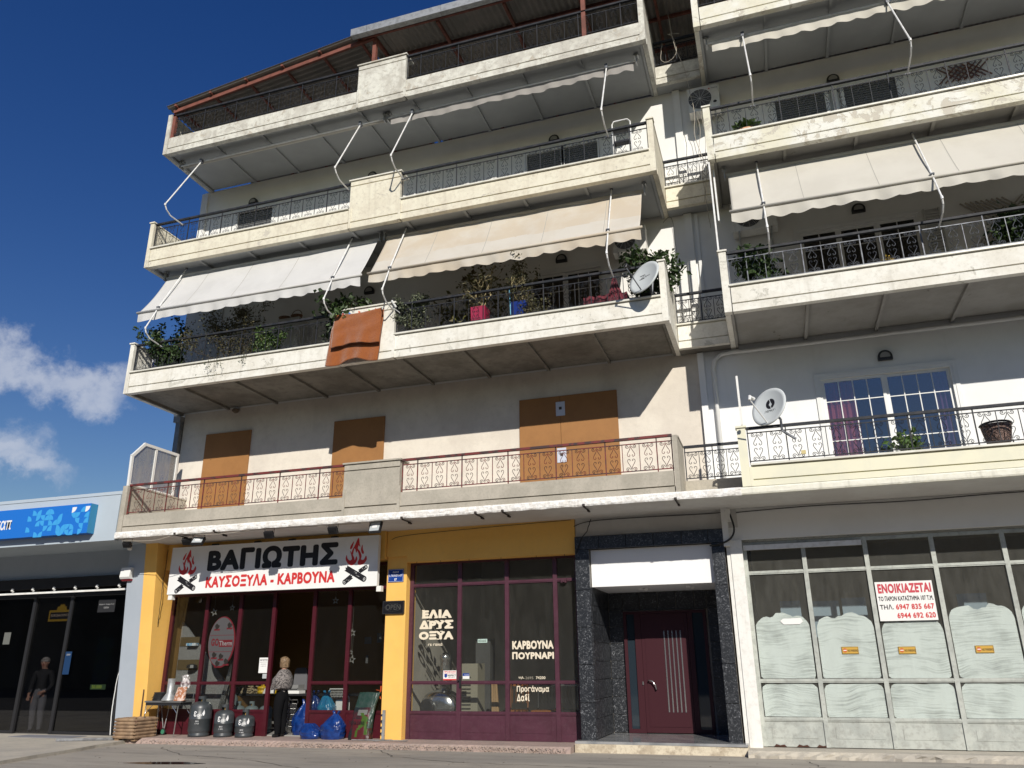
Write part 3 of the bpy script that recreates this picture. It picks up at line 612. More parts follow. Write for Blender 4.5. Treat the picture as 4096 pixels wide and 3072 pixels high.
mb = MB(); mb.box(15.55, 15.63, W-.01, W+.08, 10.46, 12.62); mb.box(15.69, 15.80, W-.01, W+.08, 10.46, 12.62); mb.box(15.86, 15.93, W-.01, W+.08, 10.46, 12.62); mb.box(15.6, 15.9, W+.08, W+.1, 10.46, 12.62); obj('mullion', mb, PLAST, RB)
shutter(LB, 1.22, 2.08, 7.3, 9.38, SHW); 
glazed_door(LB, 4.62, 5.55, 8.3, 9.27, 2, 3, 2, GLASSD)
mb = MB()
for i in range(34): mb.prismx([(W-.05, 7.35+i*.06), (W-.05, 7.40+i*.06), (W-.01, 7.36+i*.06)], 16.93, 17.17)
mb.box(16.90, 16.93, W-.06, W-.003, 7.3, 9.45); mb.box(17.17, 17.20, W-.06, W-.003, 7.3, 9.45); mb.box(16.93, 17.17, W-.012, W-.003, 7.3, 9.45); obj('folded_shutter', mb, SHW, RB)

# ================= GROUND FLOOR SHOPS =================
SY = 1.5
# yellow pillars, lintels
mb = MB(); mb.add([(.45, .86, 3.853), (.77, .86, 3.853), (.77, 1.6, 3.853), (.45, 1.6, 3.853), (.45, 1.21, -.05), (.77, 1.21, -.05), (.77, 1.6, -.05), (.45, 1.6, -.05)], [(0, 1, 2, 3), (7, 6, 5, 4), (0, 4, 5, 1), (1, 5, 6, 2), (2, 6, 7, 3), (3, 7, 4, 0)])
obj('pillar', mb, YEL, LB)
mb = MB(); mb.box(6.09, 6.52, 1.30, 1.75, 0, 3.853); obj('pillar', mb, YEL, LB)
mb = MB(); mb.box(.78, 6.08, 1.18, 1.7, 3.30, 3.853); obj('lintel', mb, YEL, LB)
mb = MB(); mb.box(6.53, 9.96, 1.24, 1.7, 3.22, 3.853); mb.box(6.09, 6.53, 1.25, 1.30, 3.34, 3.853); obj('lintel', mb, YEL, LB)
mb = MB(); mb.box(9.965, 12.90, 1.27, 1.7, 3.53, 3.853); obj('lintel', mb, SOF_C, LB)
mb = MB(); mb.box(12.64, 12.74, 1.10, 1.4, 3.2, 3.853); mb.box(12.90, 21, 1.27, 1.6, 3.31, 3.853); mb.box(12.68, 12.9, 1.27, 1.6, 3.3, 3.53); obj('lintel', mb, WALLW, RB)
mb = MB(); mb.box(12.735, 12.935, 1.2, 1.7, -.02, 3.30); mb.box(12.67, 12.735, 1.22, 1.7, -.02, 3.53); obj('pillar', mb, PIERW, RB)
# interiors
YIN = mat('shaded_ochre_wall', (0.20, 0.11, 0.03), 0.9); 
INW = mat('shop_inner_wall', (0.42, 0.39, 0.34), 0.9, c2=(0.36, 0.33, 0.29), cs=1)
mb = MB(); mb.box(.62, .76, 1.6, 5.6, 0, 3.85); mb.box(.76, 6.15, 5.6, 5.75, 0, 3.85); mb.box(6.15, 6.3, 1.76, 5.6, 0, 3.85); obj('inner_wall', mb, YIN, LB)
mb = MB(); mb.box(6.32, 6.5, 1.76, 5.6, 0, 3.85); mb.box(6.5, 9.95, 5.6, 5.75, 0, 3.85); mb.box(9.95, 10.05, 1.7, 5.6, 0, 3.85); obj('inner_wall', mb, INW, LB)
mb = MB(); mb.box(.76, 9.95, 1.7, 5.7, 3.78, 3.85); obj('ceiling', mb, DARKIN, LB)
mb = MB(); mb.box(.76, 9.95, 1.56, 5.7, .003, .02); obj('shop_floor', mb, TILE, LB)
mb = MB(); mb.box(12.95, 21, 6.0, 6.1, 0, 3.8); mb.box(12.95, 21, 1.7, 6, 3.75, 3.8); mb.box(12.95, 21, 1.56, 6, .003, .02); obj('inner_wall', mb, INW, RB)

def shopfront(b, cells, x_frames, y, z0, z1, bars, m, gl, panel_from, skip_panes=(), fw=.04, thick=.06, sub=None):
    """x_frames: mullion centres; bars: transom heights (lowest = sill above a solid panel)"""
    mb = MB()
    for i, x in enumerate(x_frames): mb.box(x-fw, x+fw, y-thick/2-.004, y+thick/2, z0, z1)
    f = obj('shopfront', mb, m, b)
    for i in range(len(x_frames)-1):
        a, c = x_frames[i]+fw, x_frames[i+1]-fw
        if cells[i] == 'open': continue
        zs = [z0]+list(bars)+[z1]
        q = MB()
        for zz in list(bars)+[z1-.031]: q = MB(); q.box(a, c, y-thick/2+.004, y+thick/2-.004, zz-.03, zz+.03); q.box(a, c, y-thick/2-.004, y-thick/2+.004, zz-.012, zz+.012); obj('transom', q, m, f)
        p = MB(); p.box(a, c, y-.012, y+.012, z0+.002, bars[0]-.03)
        p.box(a+.10, c-.10, y-.018, y-.012, z0+.13, bars[0]-.12); obj('kick_panel', p, m, f)
        for j in range(1, len(zs)-1):
            g_ = MB(); g_.box(a, c, y-.003, y+.003, zs[j]+.03, zs[j+1]-.03 if j < len(zs)-2 else z1-.06); obj('pane', g_, gl, f)
    return f
M1 = [.80, .93, 1.753, 2.605, 3.432, 4.39, 5.199, 5.95, 6.06]
M1 = [.86, 1.753, 2.605, 3.432, 4.39, 5.199, 6.04]
S1 = shopfront(LB, ['g', 'g', 'g', 'open', 'g', 'g'], M1, SY, .002, 3.28, [.46, .99, 2.78], MAROON, GLASS, 0)
S2 = shopfront(LB, ['g', 'g', 'g', 'g'], [6.56, 7.578, 8.54, 9.492, 9.92], SY, .002, 3.24, [.46, .985, 2.78], PLUM, GLASS2, 0)
q = MB(); q.box(3.44, 4.38, SY-.03, SY+.03, 2.75, 3.27); obj('door_head', q, MAROON, S1)
q = MB(); q.box(7.60, 7.63, SY-.06, SY-.03, .9, 1.1); q.tube([(7.60, SY-.05, 1.02), (7.58, SY-.09, 1.02)], .012, 5); obj('door_handle', q, BLACK, S2)
q = MB(); q.box(9.62, 9.72, SY-.09, SY-.02, 2.72, 2.80); q.box(9.66, 9.70, SY-.12, SY-.09, 2.73, 2.77); obj('door_closer', q, PLUM, S2)
S3 = shopfront(RB, ['g']*8, [12.965, 13.93, 14.91, 15.92, 16.95, 17.9, 18.9, 19.9, 20.9], 1.38, .01, 3.27, [.42, 1.0, 2.745], GMET, GLASSG, 0, fw=.035)
q = MB(); q.box(12.95, 14.86, 1.30, 1.34, 3.13, 3.215); obj('shutter_rail', q, WMET, RB)
# collapsed trellis grille above the first two windows
q = MB()
for i in range(14):
    x = 12.98+i*.135; q.tube([(x, 1.31, 3.215), (x+.07, 1.31, 3.30), (x+.135, 1.31, 3.215)], .004, 4)
obj('grille', q, GMET, RB)

# ---- marble entrance
BM = mat('dark_veined_marble', (0.035, 0.038, 0.045), 0.35, spec=0.5)
def marble():
    m = BM; nt = m.node_tree; N = nt.nodes.new; l = nt.links.new; bs = nt.nodes['Principled BSDF']
    tcn = N('ShaderNodeTexCoord'); n1 = N('ShaderNodeTexNoise'); n1.inputs['Scale'].default_value = 6; n1.inputs['Detail'].default_value = 5; l(tcn.outputs['Object'], n1.inputs['Vector'])
    ad = N('ShaderNodeMixRGB'); ad.blend_type = 'ADD'; ad.inputs[0].default_value = .12; l(tcn.outputs['Object'], ad.inputs[1]); l(n1.outputs['Color'], ad.inputs[2])
    v = N('ShaderNodeTexVoronoi'); v.feature = 'DISTANCE_TO_EDGE'; v.inputs['Scale'].default_value = 15; l(ad.outputs[0], v.inputs['Vector'])
    v2 = N('ShaderNodeTexNoise'); v2.inputs['Scale'].default_value = 15; v2.inputs['Detail'].default_value = 6; v2.inputs['Distortion'].default_value = 2.5; l(tcn.outputs['Object'], v2.inputs['Vector'])
    r1 = N('ShaderNodeMapRange'); r1.inputs['From Min'].default_value = 0; r1.inputs['From Max'].default_value = .05; r1.inputs['To Min'].default_value = 1; r1.inputs['To Max'].default_value = 0; l(v.outputs['Distance'], r1.inputs['Value'])
    r2 = N('ShaderNodeMapRange'); r2.inputs['From Min'].default_value = .50; r2.inputs['From Max'].default_value = .70; l(v2.outputs['Fac'], r2.inputs['Value'])
    mu = N('ShaderNodeMath'); mu.operation = 'MULTIPLY'; l(r1.outputs[0], mu.inputs[0]); l(r2.outputs[0], mu.inputs[1])
    ad2 = N('ShaderNodeMath'); ad2.operation = 'MULTIPLY_ADD'; ad2.inputs[1].default_value = .20; l(r2.outputs[0], ad2.inputs[0]); l(mu.outputs[0], ad2.inputs[2]); ad2.use_clamp = True
    mx = N('ShaderNodeMix'); mx.data_type = 'RGBA'; mx.inputs['A'].default_value = (.018, .020, .024, 1); mx.inputs['B'].default_value = (.30, .31, .33, 1); l(ad2.outputs[0], mx.inputs['Factor']); l(mx.outputs['Result'], bs.inputs['Base Color'])
marble()
MFL = mat('grey_streaked_marble', (0.30, 0.30, 0.30), 0.12, c2=(0.16, 0.17, 0.18), cs=3, fine=((0.45, 0.45, 0.45), 6, 0.4), spec=0.6)
def tiles(x0, x1, y0, y1, z0, z1, axis, us, zs, name='marble_tile', gap=.009):
    """slabs one by one; axis 'x': face in xz-plane at y0..y1; axis 'y': face in yz-plane at x0..x1"""
    for i in range(len(us)-1):
        for j in range(len(zs)-1):
            d = random.uniform(-.0015, .0015); q = MB()
            if axis == 'x': q.box(us[i]+gap/2, us[i+1]-gap/2, y0+d, y1, zs[j]+gap/2, zs[j+1]-gap/2)
            else: q.box(x0, x1+d, us[i]+gap/2, us[i+1]-gap/2, zs[j]+gap/2, zs[j+1]-gap/2)
            obj(name, q, BM, ENT)
ENT = obj('entrance_surround', MB().box(9.98, 10.22, 1.22, 1.7, .06, 3.5).box(12.44, 12.64, 1.22, 1.7, .06, 3.5).box(10.22, 12.44, 1.22, 1.7, 3.30, 3.5).box(10.0, 10.20, 1.7, 2.75, .06, 3.4).box(12.46, 12.62, 1.7, 2.75, .06, 3.4).box(10.2, 12.46, 2.72, 2.8, .06, 3.4), INW, LB)
zj = [.03, .66, 1.28, 1.91, 2.55, 3.27]
tiles(0, 0, 1.15, 1.215, 0, 0, 'x', [9.97, 10.235], zj); tiles(0, 0, 1.15, 1.215, 0, 0, 'x', [12.42, 12.645], zj)
tiles(0, 0, 1.15, 1.215, 0, 0, 'x', [9.97, 10.42, 10.92, 11.42, 11.92, 12.38, 12.645], [3.27, 3.51])
zr = [.08+.315*i for i in range(9)]
for z in (0,):
    tiles(10.222, 10.238, 0, 0, 0, 0, 'y', [1.217, 1.55, 1.9, 2.25, 2.70], [.08, .40, .71, 1.03, 1.34, 1.66, 1.97, 2.29, 2.6])
    tiles(12.424, 12.438, 0, 0, 0, 0, 'y', [1.217, 1.55, 1.9, 2.25, 2.70], [.08, .40, .71, 1.03, 1.34, 1.66, 1.97, 2.29, 2.6])
tiles(0, 0, 2.695, 2.718, 0, 0, 'x', [10.24, 10.52], zr); tiles(0, 0, 2.695, 2.718, 0, 0, 'x', [12.13, 12.42], zr)
tiles(0, 0, 2.695, 2.718, 0, 0, 'x', [10.52, 10.85, 11.2, 11.55, 11.9, 12.13], [2.26, 2.6])
q = MB(); q.box(10.242, 12.42, 1.27, 2.69, 2.605, 3.266); obj('porch_bulkhead', q, mat('fresh_white_paint', (0.80, 0.80, 0.80), 0.7), ENT)
for x, y in ((11.05, 1.75), (11.12, 1.95), (11.92, 1.7), (11.97, 1.9)): q = MB(); q.box(x-.04, x+.04, y-.04, y+.04, 2.565, 2.603); obj('downlight', q, PLAST, ENT)
q = MB(); q.prismz([(9.92, .90), (12.72, .86), (12.72, 1.14), (12.42, 1.14), (12.42, 2.7), (10.24, 2.7), (10.24, 1.14), (9.92, 1.14)], .035, .075); obj('marble_step', q, MFL, ENT)
q = MB(); q.box(9.92, 12.72, .88, 2.7, -.2, .034); obj('step_base', q, mat('chipped_limed_step', (0.62, 0.55, 0.42), 0.9, c2=(0.45, 0.38, 0.28), cs=5, fine=((0.25, 0.2, 0.15), 20, 0.5), bump=(25, 0.7)), ENT)
DOORM = mat('wine_red_aluminium', (.040, .007, .012), .5, spec=.3)
DR = obj('entrance_door', MB().box(10.53, 10.59, 2.62, 2.69, .08, 2.24).box(12.04, 12.10, 2.62, 2.69, .08, 2.24).box(10.59, 12.04, 2.62, 2.69, 2.19, 2.24).box(10.74, 10.86, 2.62, 2.69, .08, 2.19).box(11.75, 11.84, 2.62, 2.69, .08, 2.19).box(10.59, 10.74, 2.62, 2.69, .08, .15).box(11.84, 12.04, 2.62, 2.69, .08, .15), DOORM, ENT)
# door: leaf with frame lines, five steel strips, curved handle
leaf = MB(); leaf.box(10.865, 11.745, 2.615, 2.66, .09, 2.185); leaf.box(10.93, 11.68, 2.607, 2.615, .19, 2.11); obj('door_leaf', leaf, DOORM, DR)
for i in range(5):
    x = 11.30+i*.076
    q = MB(); q.prism([(x-.011, .44), (x-.011, 1.86), (x-.005, 1.875), (x+.005, 1.875), (x+.011, 1.86), (x+.011, .44)], 2.598, 2.606); obj('steel_strip', q, STEEL, DR)
q = MB(); q.tube([(10.955, 2.60, .99), (10.96, 2.55, .99), (11.03, 2.54, .975), (11.08, 2.54, .91), (11.095, 2.55, .84), (11.095, 2.60, .835)], .013, 6); obj('door_handle', q, STEEL, DR, smooth=True)
q = MB(); q.box(10.835, 10.858, 2.60, 2.62, .91, .97); obj('lock', q, STEEL, DR)
for a, c in ((10.59, 10.74), (11.84, 12.04)): q = MB(); q.box(a, c, 2.65, 2.655, .15, 2.19); obj('pane', q, mat('side_light_glass', (0.02, 0.03, 0.04), 0.04, spec=0.9), DR)
# shop 3: whitewash smeared on the inside of the panes
def wash_mat():
    m = bpy.data.materials.new('smeared_whitewash'); m.use_nodes = True; nt = m.node_tree; nt.nodes.clear(); N = nt.nodes.new; l = nt.links.new
    out = N('ShaderNodeOutputMaterial'); tr = N('ShaderNodeBsdfTransparent'); df = N('ShaderNodeBsdfDiffuse'); df.inputs['Color'].default_value = (.71, .76, .745, 1)
    tcn = N('ShaderNodeTexCoord'); wv = N('ShaderNodeTexNoise'); wv.inputs['Scale'].default_value = 1.1; wv.inputs['Detail'].default_value = 2
    l(tcn.outputs['Object'], wv.inputs['Vector'])
    ad = N('ShaderNodeMixRGB'); ad.blend_type = 'ADD'; ad.inputs[0].default_value = .42; l(tcn.outputs['Object'], ad.inputs[1]); l(wv.outputs['Color'], ad.inputs[2])
    mp_ = N('ShaderNodeMapping'); mp_.inputs['Scale'].default_value = (1.8, 1, 48); l(ad.outputs[0], mp_.inputs['Vector'])
    n = N('ShaderNodeTexNoise'); n.inputs['Scale'].default_value = 1.0; n.inputs['Detail'].default_value = 6; n.inputs['Roughness'].default_value = .6; l(mp_.outputs['Vector'], n.inputs['Vector'])
    n2 = N('ShaderNodeTexNoise'); n2.inputs['Scale'].default_value = 2.4; n2.inputs['Detail'].default_value = 6; l(tcn.outputs['Object'], n2.inputs['Vector'])
    a2 = N('ShaderNodeMath'); a2.operation = 'ADD'; l(n.outputs['Fac'], a2.inputs[0]); l(n2.outputs['Fac'], a2.inputs[1])
    r = N('ShaderNodeMapRange'); r.inputs['From Min'].default_value = .70; r.inputs['From Max'].default_value = 1.04; r.inputs['To Min'].default_value = .36; r.inputs['To Max'].default_value = .97; l(a2.outputs[0], r.inputs['Value'])
    mx = N('ShaderNodeMixShader'); l(r.outputs[0], mx.inputs[0]); l(tr.outputs[0], mx.inputs[1]); l(df.outputs[0], mx.inputs[2]); l(mx.outputs[0], out.inputs['Surface']); return m
WASH = wash_mat()
def blob(x0, x1, z0, z1, seed, y=1.384, jag=1.0):
    random.seed(seed); P = []; w = x1-x0; h = z1-z0; r = min(w, h)*.22
    def cn(cx, cz, a0, a1, rr):
        for k in range(7): a = a0+(a1-a0)*k/6; P.append((cx+rr*cos(a), cz+rr*sin(a)))
    cn(x1-r*.25, z0+r*.25, -pi/2, 0, r*.25); cn(x1-r, z1-r, 0, pi/2, r)
    for k in range(1, 9): P.append((x1-r-(w-2*r)*k/9, z1+jag*(random.uniform(-.018, .025)+.045*sin(k*.6+seed))))
    cn(x0+r, z1-r, pi/2, pi, r); cn(x0+r*.25, z0+r*.25, pi, 3*pi/2, r*.25)
    P = [(min(max(px+random.uniform(-.006, .006), x0), x1), pz+random.uniform(-.006, .006)) for px, pz in P]
    mb = MB(); mb.prism(P, y, y+.002); return mb
xs3 = [12.965, 13.93, 14.91, 15.92, 16.95, 17.9, 18.9, 19.9, 20.9]; tops = [2.02, 2.0, 1.93, 2.10, 2.15, 2.05, 2.1, 2.0]
for i in range(8):
    a, c = xs3[i]+.045, xs3[i+1]-.045
    obj('whitewash', blob(a+.01, c-.01, 1.035, tops[i], i+5), WASH, S3); obj('whitewash', blob(a, c, .455, .955, i+25, jag=.12), WASH, S3)
# ragged scrape at the foot of the first panel
for i, x in enumerate((13.1, 13.45, 13.75)):
    q = MB(); q.prism([(x, .012), (x+.04, .05), (x+.1, .03), (x+.16, .045), (x+.2, .012)], 1.35, 1.362); obj('rust_hole', q, mat('rusted_edge', (0.07, 0.03, 0.02), 0.9), S3)

# ---- neighbouring shop
q = MB(); q.box(-14, .40, .0, .12, 3.82, 4.79); q.box(-14, .40, .12, 1.5, 3.853, 3.9); q.box(-14, .42, .0, 9, 4.78, 4.86); obj('fascia', q, PALEG, NB)
q = MB(); q.box(-14, -.05, 1.42, 1.7, 3.30, 3.853); obj('lintel', q, GREYP, NB)
mb = MB(); mb.add([(.02, .86, 3.853), (.449, .86, 3.853), (.449, 1.6, 3.853), (.02, 1.6, 3.853), (.0, 1.21, -.05), (.449, 1.21, -.05), (.449, 1.6, -.05), (.0, 1.6, -.05)], [(0, 1, 2, 3), (7, 6, 5, 4), (0, 4, 5, 1), (1, 5, 6, 2), (2, 6, 7, 3), (3, 7, 4, 0)])
obj('pillar', mb, GREYP, NB)
DKF = mat('dark_aluminium_frame', (0.02, 0.02, 0.022), 0.4)
q = MB()
for x in (-.33, -1.98, -3.08, -4.6, -6.2): q.box(x-.04, x+.04, 1.46, 1.54, -.04, 3.3)
q.box(-14, -.37, 1.47, 1.53, 2.86, 2.93); q.box(-1.94, -.37, 1.47, 1.53, -.04, .02); q.box(-14, -3.12, 1.47, 1.53, -.04, .02)
F = obj('shopfront', q, DKF, NB)
for a, c in ((-1.94, -.37), (-4.56, -3.12), (-6.16, -4.64)): q = MB(); q.box(a, c, 1.498, 1.504, .02, 2.86); obj('pane', q, GLASSD, F)
q = MB(); q.box(-3.04, -2.02, 1.51, 1.516, .0, 2.86); obj('door_pane', q, glass_mat('smoked_door_glass', (.66, .66, .67), .03, .02, .001), F)
for a, c in ((-1.94, -.37), (-3.04, -2.02), (-4.56, -3.12), (-6.16, -4.64)): q = MB(); q.box(a, c, 1.498, 1.504, 2.93, 3.3); obj('pane', q, GLASSD, F)
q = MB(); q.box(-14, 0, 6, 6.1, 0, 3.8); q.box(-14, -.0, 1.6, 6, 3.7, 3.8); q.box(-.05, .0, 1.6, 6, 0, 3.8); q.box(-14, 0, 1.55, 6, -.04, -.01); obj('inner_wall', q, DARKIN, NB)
q = MB(); q.box(-14, .40, 8.9, 9, 0, 4.8); q.box(-14.1, -14, 0, 9, 0, 4.8); obj('rear_wall', q, PALEG, NB)
# street front opposite, unseen behind the camera, added to darken the glass reflections
OPM = mat('opposite_render', (0.14, 0.13, 0.12), 0.9, c2=(0.08, 0.08, 0.075), cs=.4)
q = MB()
for x0, x1, h, d in ((-60, -32, 9.5, 0), (-31, -12, 10, 1), (-11, 6, 9.5, .3), (7, 24, 9.0, .8), (25, 48, 10, 0), (49, 75, 11, 1)): q.box(x0, x1, -46, -34+d, -.1, h)
tag(obj('far_side_street_front', q, OPM, loc=(5, -40, 0)), kind='structure')
# ================= AWNINGS =================
def arm_mesh(mb, x, top, elbow, foot_pts, r=.014):
    mb.tube([(x, top[0], top[1]), (x, elbow[0], elbow[1])], r, 6)
def arm(t, x, top, bar, elbow, end, name='arm'):
    """fixed pole from the soffit down to the elbow, curved strut back to the rail"""
    q = MB(); q.tube([(x, top[0], top[1]), (x, bar[0], bar[1]), (x, elbow[0], elbow[1])], .0155, 7); q.tube([(x, elbow[0], elbow[1]+.02), (x, elbow[0], elbow[1]-.03)], .022, 7)
    m1 = (elbow[0]+.05, (elbow[1]+end[1])/2+.02); m2 = (elbow[0]+.16, end[1]+.05)
    a = obj(name, q, WMET, t, smooth=False)
    q = MB(); q.tube([(x, elbow[0], elbow[1]-.02), (x+.004, m1[0]-.02, m1[1]), (x+.004, m2[0], m2[1]), (x+.004, (m2[0]+end[0])/2, end[1]+.025), (x, end[0], end[1])], .0155, 7, ); obj('strut', q, WMET, a)
    q = MB(); q.tube([(x-.035, bar[0]-.015, bar[1]), (x+.035, bar[0]-.015, bar[1])], .024, 7); q.tube([(x, top[0], top[1]), (x, top[0]+.01, top[1]+.04)], .03, 6); q.tube([(x-.05, end[0], end[1]), (x+.05, end[0], end[1])], .017, 6); obj('clamp', q, IRONG, a)
    return a
def canvas_fn(x0, x1, yt, zt, yb, zb, sag, seed):
    def f(u, v):       # u along x, v from the roller (0) to the bar (1)
        x = x0+(x1-x0)*u; y = yt+(yb-yt)*v; z = zt+(zb-zt)*v
        s = sag*sin(pi*v)*(1+.35*sin(u*9+seed))
        w = .030*sin(u*29+seed+v*1.4)*sin(pi*v)*(.3+.9*abs(mnoise.noise(Vector((u*4, seed, v))))) + .035*mnoise.noise(Vector((u*8, v*1.4, seed)))*(1-.55*v)+.010*mnoise.noise(Vector((u*26, v*2.5, seed)))*(1-.4*v)
        return (x, y+w*.8, z-s+w*.6)
    return f
def valance(x0, x1, y, z, h, seed, pitch=.34):
    n = int((x1-x0)/.028); mb = MB(); vs = []; rows = 4
    for i in range(n+1):
        x = x0+(x1-x0)*i/n; hh = h+.034*(abs(sin(pi*(x-x0)/pitch))-.5)+.012*sin(x*3.1+seed)
        for j in range(rows+1):
            f = j/rows; yy = y+.018*sin(x*8.3+seed)*f+.012*sin(x*19+seed)*f+.03*f*mnoise.noise(Vector((x*2.3, seed, 0)))
            vs.append((x+.006*f*sin(x*13), yy, z-hh*f))
    mb.add(vs, [(i*(rows+1)+j, (i+1)*(rows+1)+j, (i+1)*(rows+1)+j+1, i*(rows+1)+j+1) for i in range(n) for j in range(rows)]); return mb
def awning(label, x0, x1, zs, m, arms, seed, bx=None, hem=None):
    """extended awning; zs: soffit height"""
    yt, zt = .42, zs-.14; yb, zb = -.285, 8.90
    t = thing('awning', label, 'awning', ((x0+x1)/2, .4, zs))
    cf = canvas_fn(x0, x1, yt, zt, yb, zb, .05, seed); n = MB(); n.grid(cf, 170, 44)
    if m is CANB:       # sun-bleached lower band below an uneven tide line
        for k in range(len(n.f)):
            i, j = k % 170, k//170
            if j/44 > .60+.10*mnoise.noise(Vector((i*.022, 1.3, 0)))+.03*mnoise.noise(Vector((i*.12, j*.1, 2))): n.m[k] = 1
    obj('canvas', n, [m, CANB2] if m is CANB else m, t, smooth=True, solid=.003)
    k = 1.22
    while x0+k < x1-.2:
        q = MB(); q.grid(lambda u, v: tuple(Vector(cf((k+.012*(u-.5))/(x1-x0), v))+Vector((0, -.004, .0025))), 1, 40); obj('seam', q, mat('canvas_seam', (.40, .38, .34), .9) if 'canvas_seam' not in bpy.data.materials else bpy.data.materials['canvas_seam'], t); k += 1.22
    obj('valance', valance(x0-.02, x1+.01, yb+.008, zb-.022, .20, seed), m, t, smooth=True)
    q = MB(); q.tube([(x0-.05, yb, zb), (x1+.05, yb, zb)], .028, 10); obj('front_bar', q, m, t, smooth=True)
    q = MB(); q.tube([(x0-.03, yt, zt), (x1+.03, yt, zt)], .04, 10); obj('roller', q, m, t, smooth=True)
    for x in (x0-.06, x1+.06): q = MB(); q.box(x-.012, x+.012, yt-.06, yt+.06, zt-.07, zs+.02); q.box(x-.04, x+.04, yt-.05, yt+.05, zs-.012, zs+.03); obj('bracket', q, GALV, t)
    for x in arms: arm(t, x, (.425, zs+.03), (-.245, 8.98), (-.53, 8.36), (0.02, 8.115))
    return t
CANB2 = mat('bleached_beige_canvas', (0.64, 0.60, 0.53), 0.85, trans=.2, c2=(.61, .56, .48), cs=1.2, bump=(60, .1))
awning('wide white canvas awning let down over the left end of the second-floor balcony', .36, 5.97, 10.25, CANW, [.861, 5.319], 1.0)
awning('beige stained canvas awning let down over the second-floor balcony with the satellite dish', 6.20, 11.77, 10.25, CANB, [6.64, 11.171], 4.0)
awning('long cream awning let down on the right block above the second-floor balcony', 13.43, 20.5, 10.25, CANC, [13.974, 16.685, 19.5], 8.0)
def rolled(label, x0, x1, zs, m, arms, vl, seed, bar=(.30, 13.22), elbow=(-.61, 11.44), rail=11.25, vh=.19):
    t = thing('awning', label, 'awning', ((x0+x1)/2, .4, zs)); yt, zt = .44, zs-.13
    q = MB(); q.tube([(x0, yt, zt), (x1, yt, zt)], .048, 10); obj('roller', q, m, t, smooth=True)
    q = MB(); q.tube([(x0-.02, yt-.075, zt-.03), (x1+.02, yt-.075, zt-.03)], .02, 8); obj('front_bar', q, WMET, t, smooth=True)
    if vl: obj('valance', valance(x0+.05, x1-.02, yt-.08, zt-.05, vh, seed), m, t, smooth=True)
    for x in (x0-.05, x1+.05): q = MB(); q.box(x-.012, x+.012, yt-.09, yt+.06, zt-.07, zs+.01); q.box(x-.05, x+.05, yt-.06, yt+.06, zs-.012, zs+.03); obj('bracket', q, GALV, t)
    for x in arms:
        q = MB(); q.tube([(x, bar[0]+.02, bar[1]), (x, elbow[0], elbow[1])], .0155, 7); q.tube([(x, elbow[0], elbow[1]+.02), (x, elbow[0], elbow[1]-.03)], .023, 7); a = obj('arm', q, WMET, t)
        q = MB(); q.tube([(x, elbow[0], elbow[1]-.02), (x+.004, elbow[0]+.06, elbow[1]-.11), (x+.004, elbow[0]+.2, elbow[1]-.19), (x, .02, rail)], .0155, 7); obj('strut', q, WMET, a)
        q = MB(); q.box(x-.03, x+.03, bar[0]-.02, bar[0]+.07, bar[1]-.03, bar[1]+.08); q.tube([(x-.05, .02, rail), (x+.05, .02, rail)], .017, 6); obj('clamp', q, IRONG, a)
    return t
rolled('rolled-up awning without valance under the left end of the top soffit, two bent arms', .30, 5.93, 13.43, CANC, [.94, 5.394], False, 2)
rolled('rolled-up awning with grey scalloped valance under the top soffit right of the balcony box', 6.12, 11.82, 13.43, CANG, [6.727, 11.237], True, 3, vh=.2)
rolled('rolled-up awning with cream scalloped valance on the right block, below the roof terrace', 13.37, 20.5, 13.43, CANC, [14.03, 16.72, 19.4], True, 5, vh=.22, elbow=(-.6, 11.50), rail=11.27)
# white drop-blind cord rail hanging at the left edge of the right block
q = MB(); q.box(13.10, 13.13, .02, .07, 8.33, 10.22); q.box(13.16, 13.19, .30, .34, 9.1, 10.22); t = obj('blind_guide', q, WMET, loc=(13.12, .05, 8.33)); tag(t, 'white upright guide pole at the corner of the right block, over the second-floor post', 'guide pole')
q = MB(); q.box(13.165, 13.20, .02, .06, 5.03, 5.90); t = obj('aerial_stub', q, PIERW, loc=(13.18, .04, 5.03)); tag(t, 'short white upright board on the corner post beside the COSMOTE dish'.replace('COSMOTE', 'lower satellite'), 'board')

# ================= PLANTS, POTS, TOWEL =================
def leaves(mb, pts, n, size, spread, seed, droop=.2, shape=1.7):
    rnd = random.Random(seed)
    for _ in range(n):
        c = Vector(rnd.choice(pts)); p = c+Vector((rnd.gauss(0, spread), rnd.gauss(0, spread), rnd.gauss(0, spread)))
        s = size*rnd.uniform(.6, 1.35); d = Vector((rnd.uniform(-1, 1), rnd.uniform(-1, 1), rnd.uniform(-1, .7)-droop)).normalized(); e = d.cross(Vector((rnd.uniform(-1, 1), rnd.uniform(-1, 1), rnd.uniform(-.3, 1)))).normalized(); u = d.cross(e)*.18
        a = p; mb.add([a, a+d*s*.5+e*s*.5/shape+u*s, a+d*s, a+d*s*.5-e*s*.5/shape+u*s], [(0, 1, 2), (0, 2, 3)])
def branch(mb, p, d, length, r, seed, out, depth=0, jit=.5, maxd=2, fork=3):
    rnd = random.Random(seed); pts = [Vector(p)]; d = Vector(d).normalized(); n = 5
    for i in range(n): d = (d+Vector((rnd.uniform(-jit, jit), rnd.uniform(-jit, jit), rnd.uniform(-jit*.6, jit*.8)))*.5).normalized(); pts.append(pts[-1]+d*length/n)
    mb.tube(pts, [r*(1-.6*i/n) for i in range(n+1)], 4); out += [tuple(q) for q in pts[2:]]
    if depth < maxd:
        for k in range(fork): i = rnd.randint(1, n); branch(mb, pts[i], d+Vector((rnd.uniform(-1, 1), rnd.uniform(-1, 1), rnd.uniform(-.3, .8))), length*.6, r*.6, rnd.random()*999, out, depth+1, jit, maxd, fork)
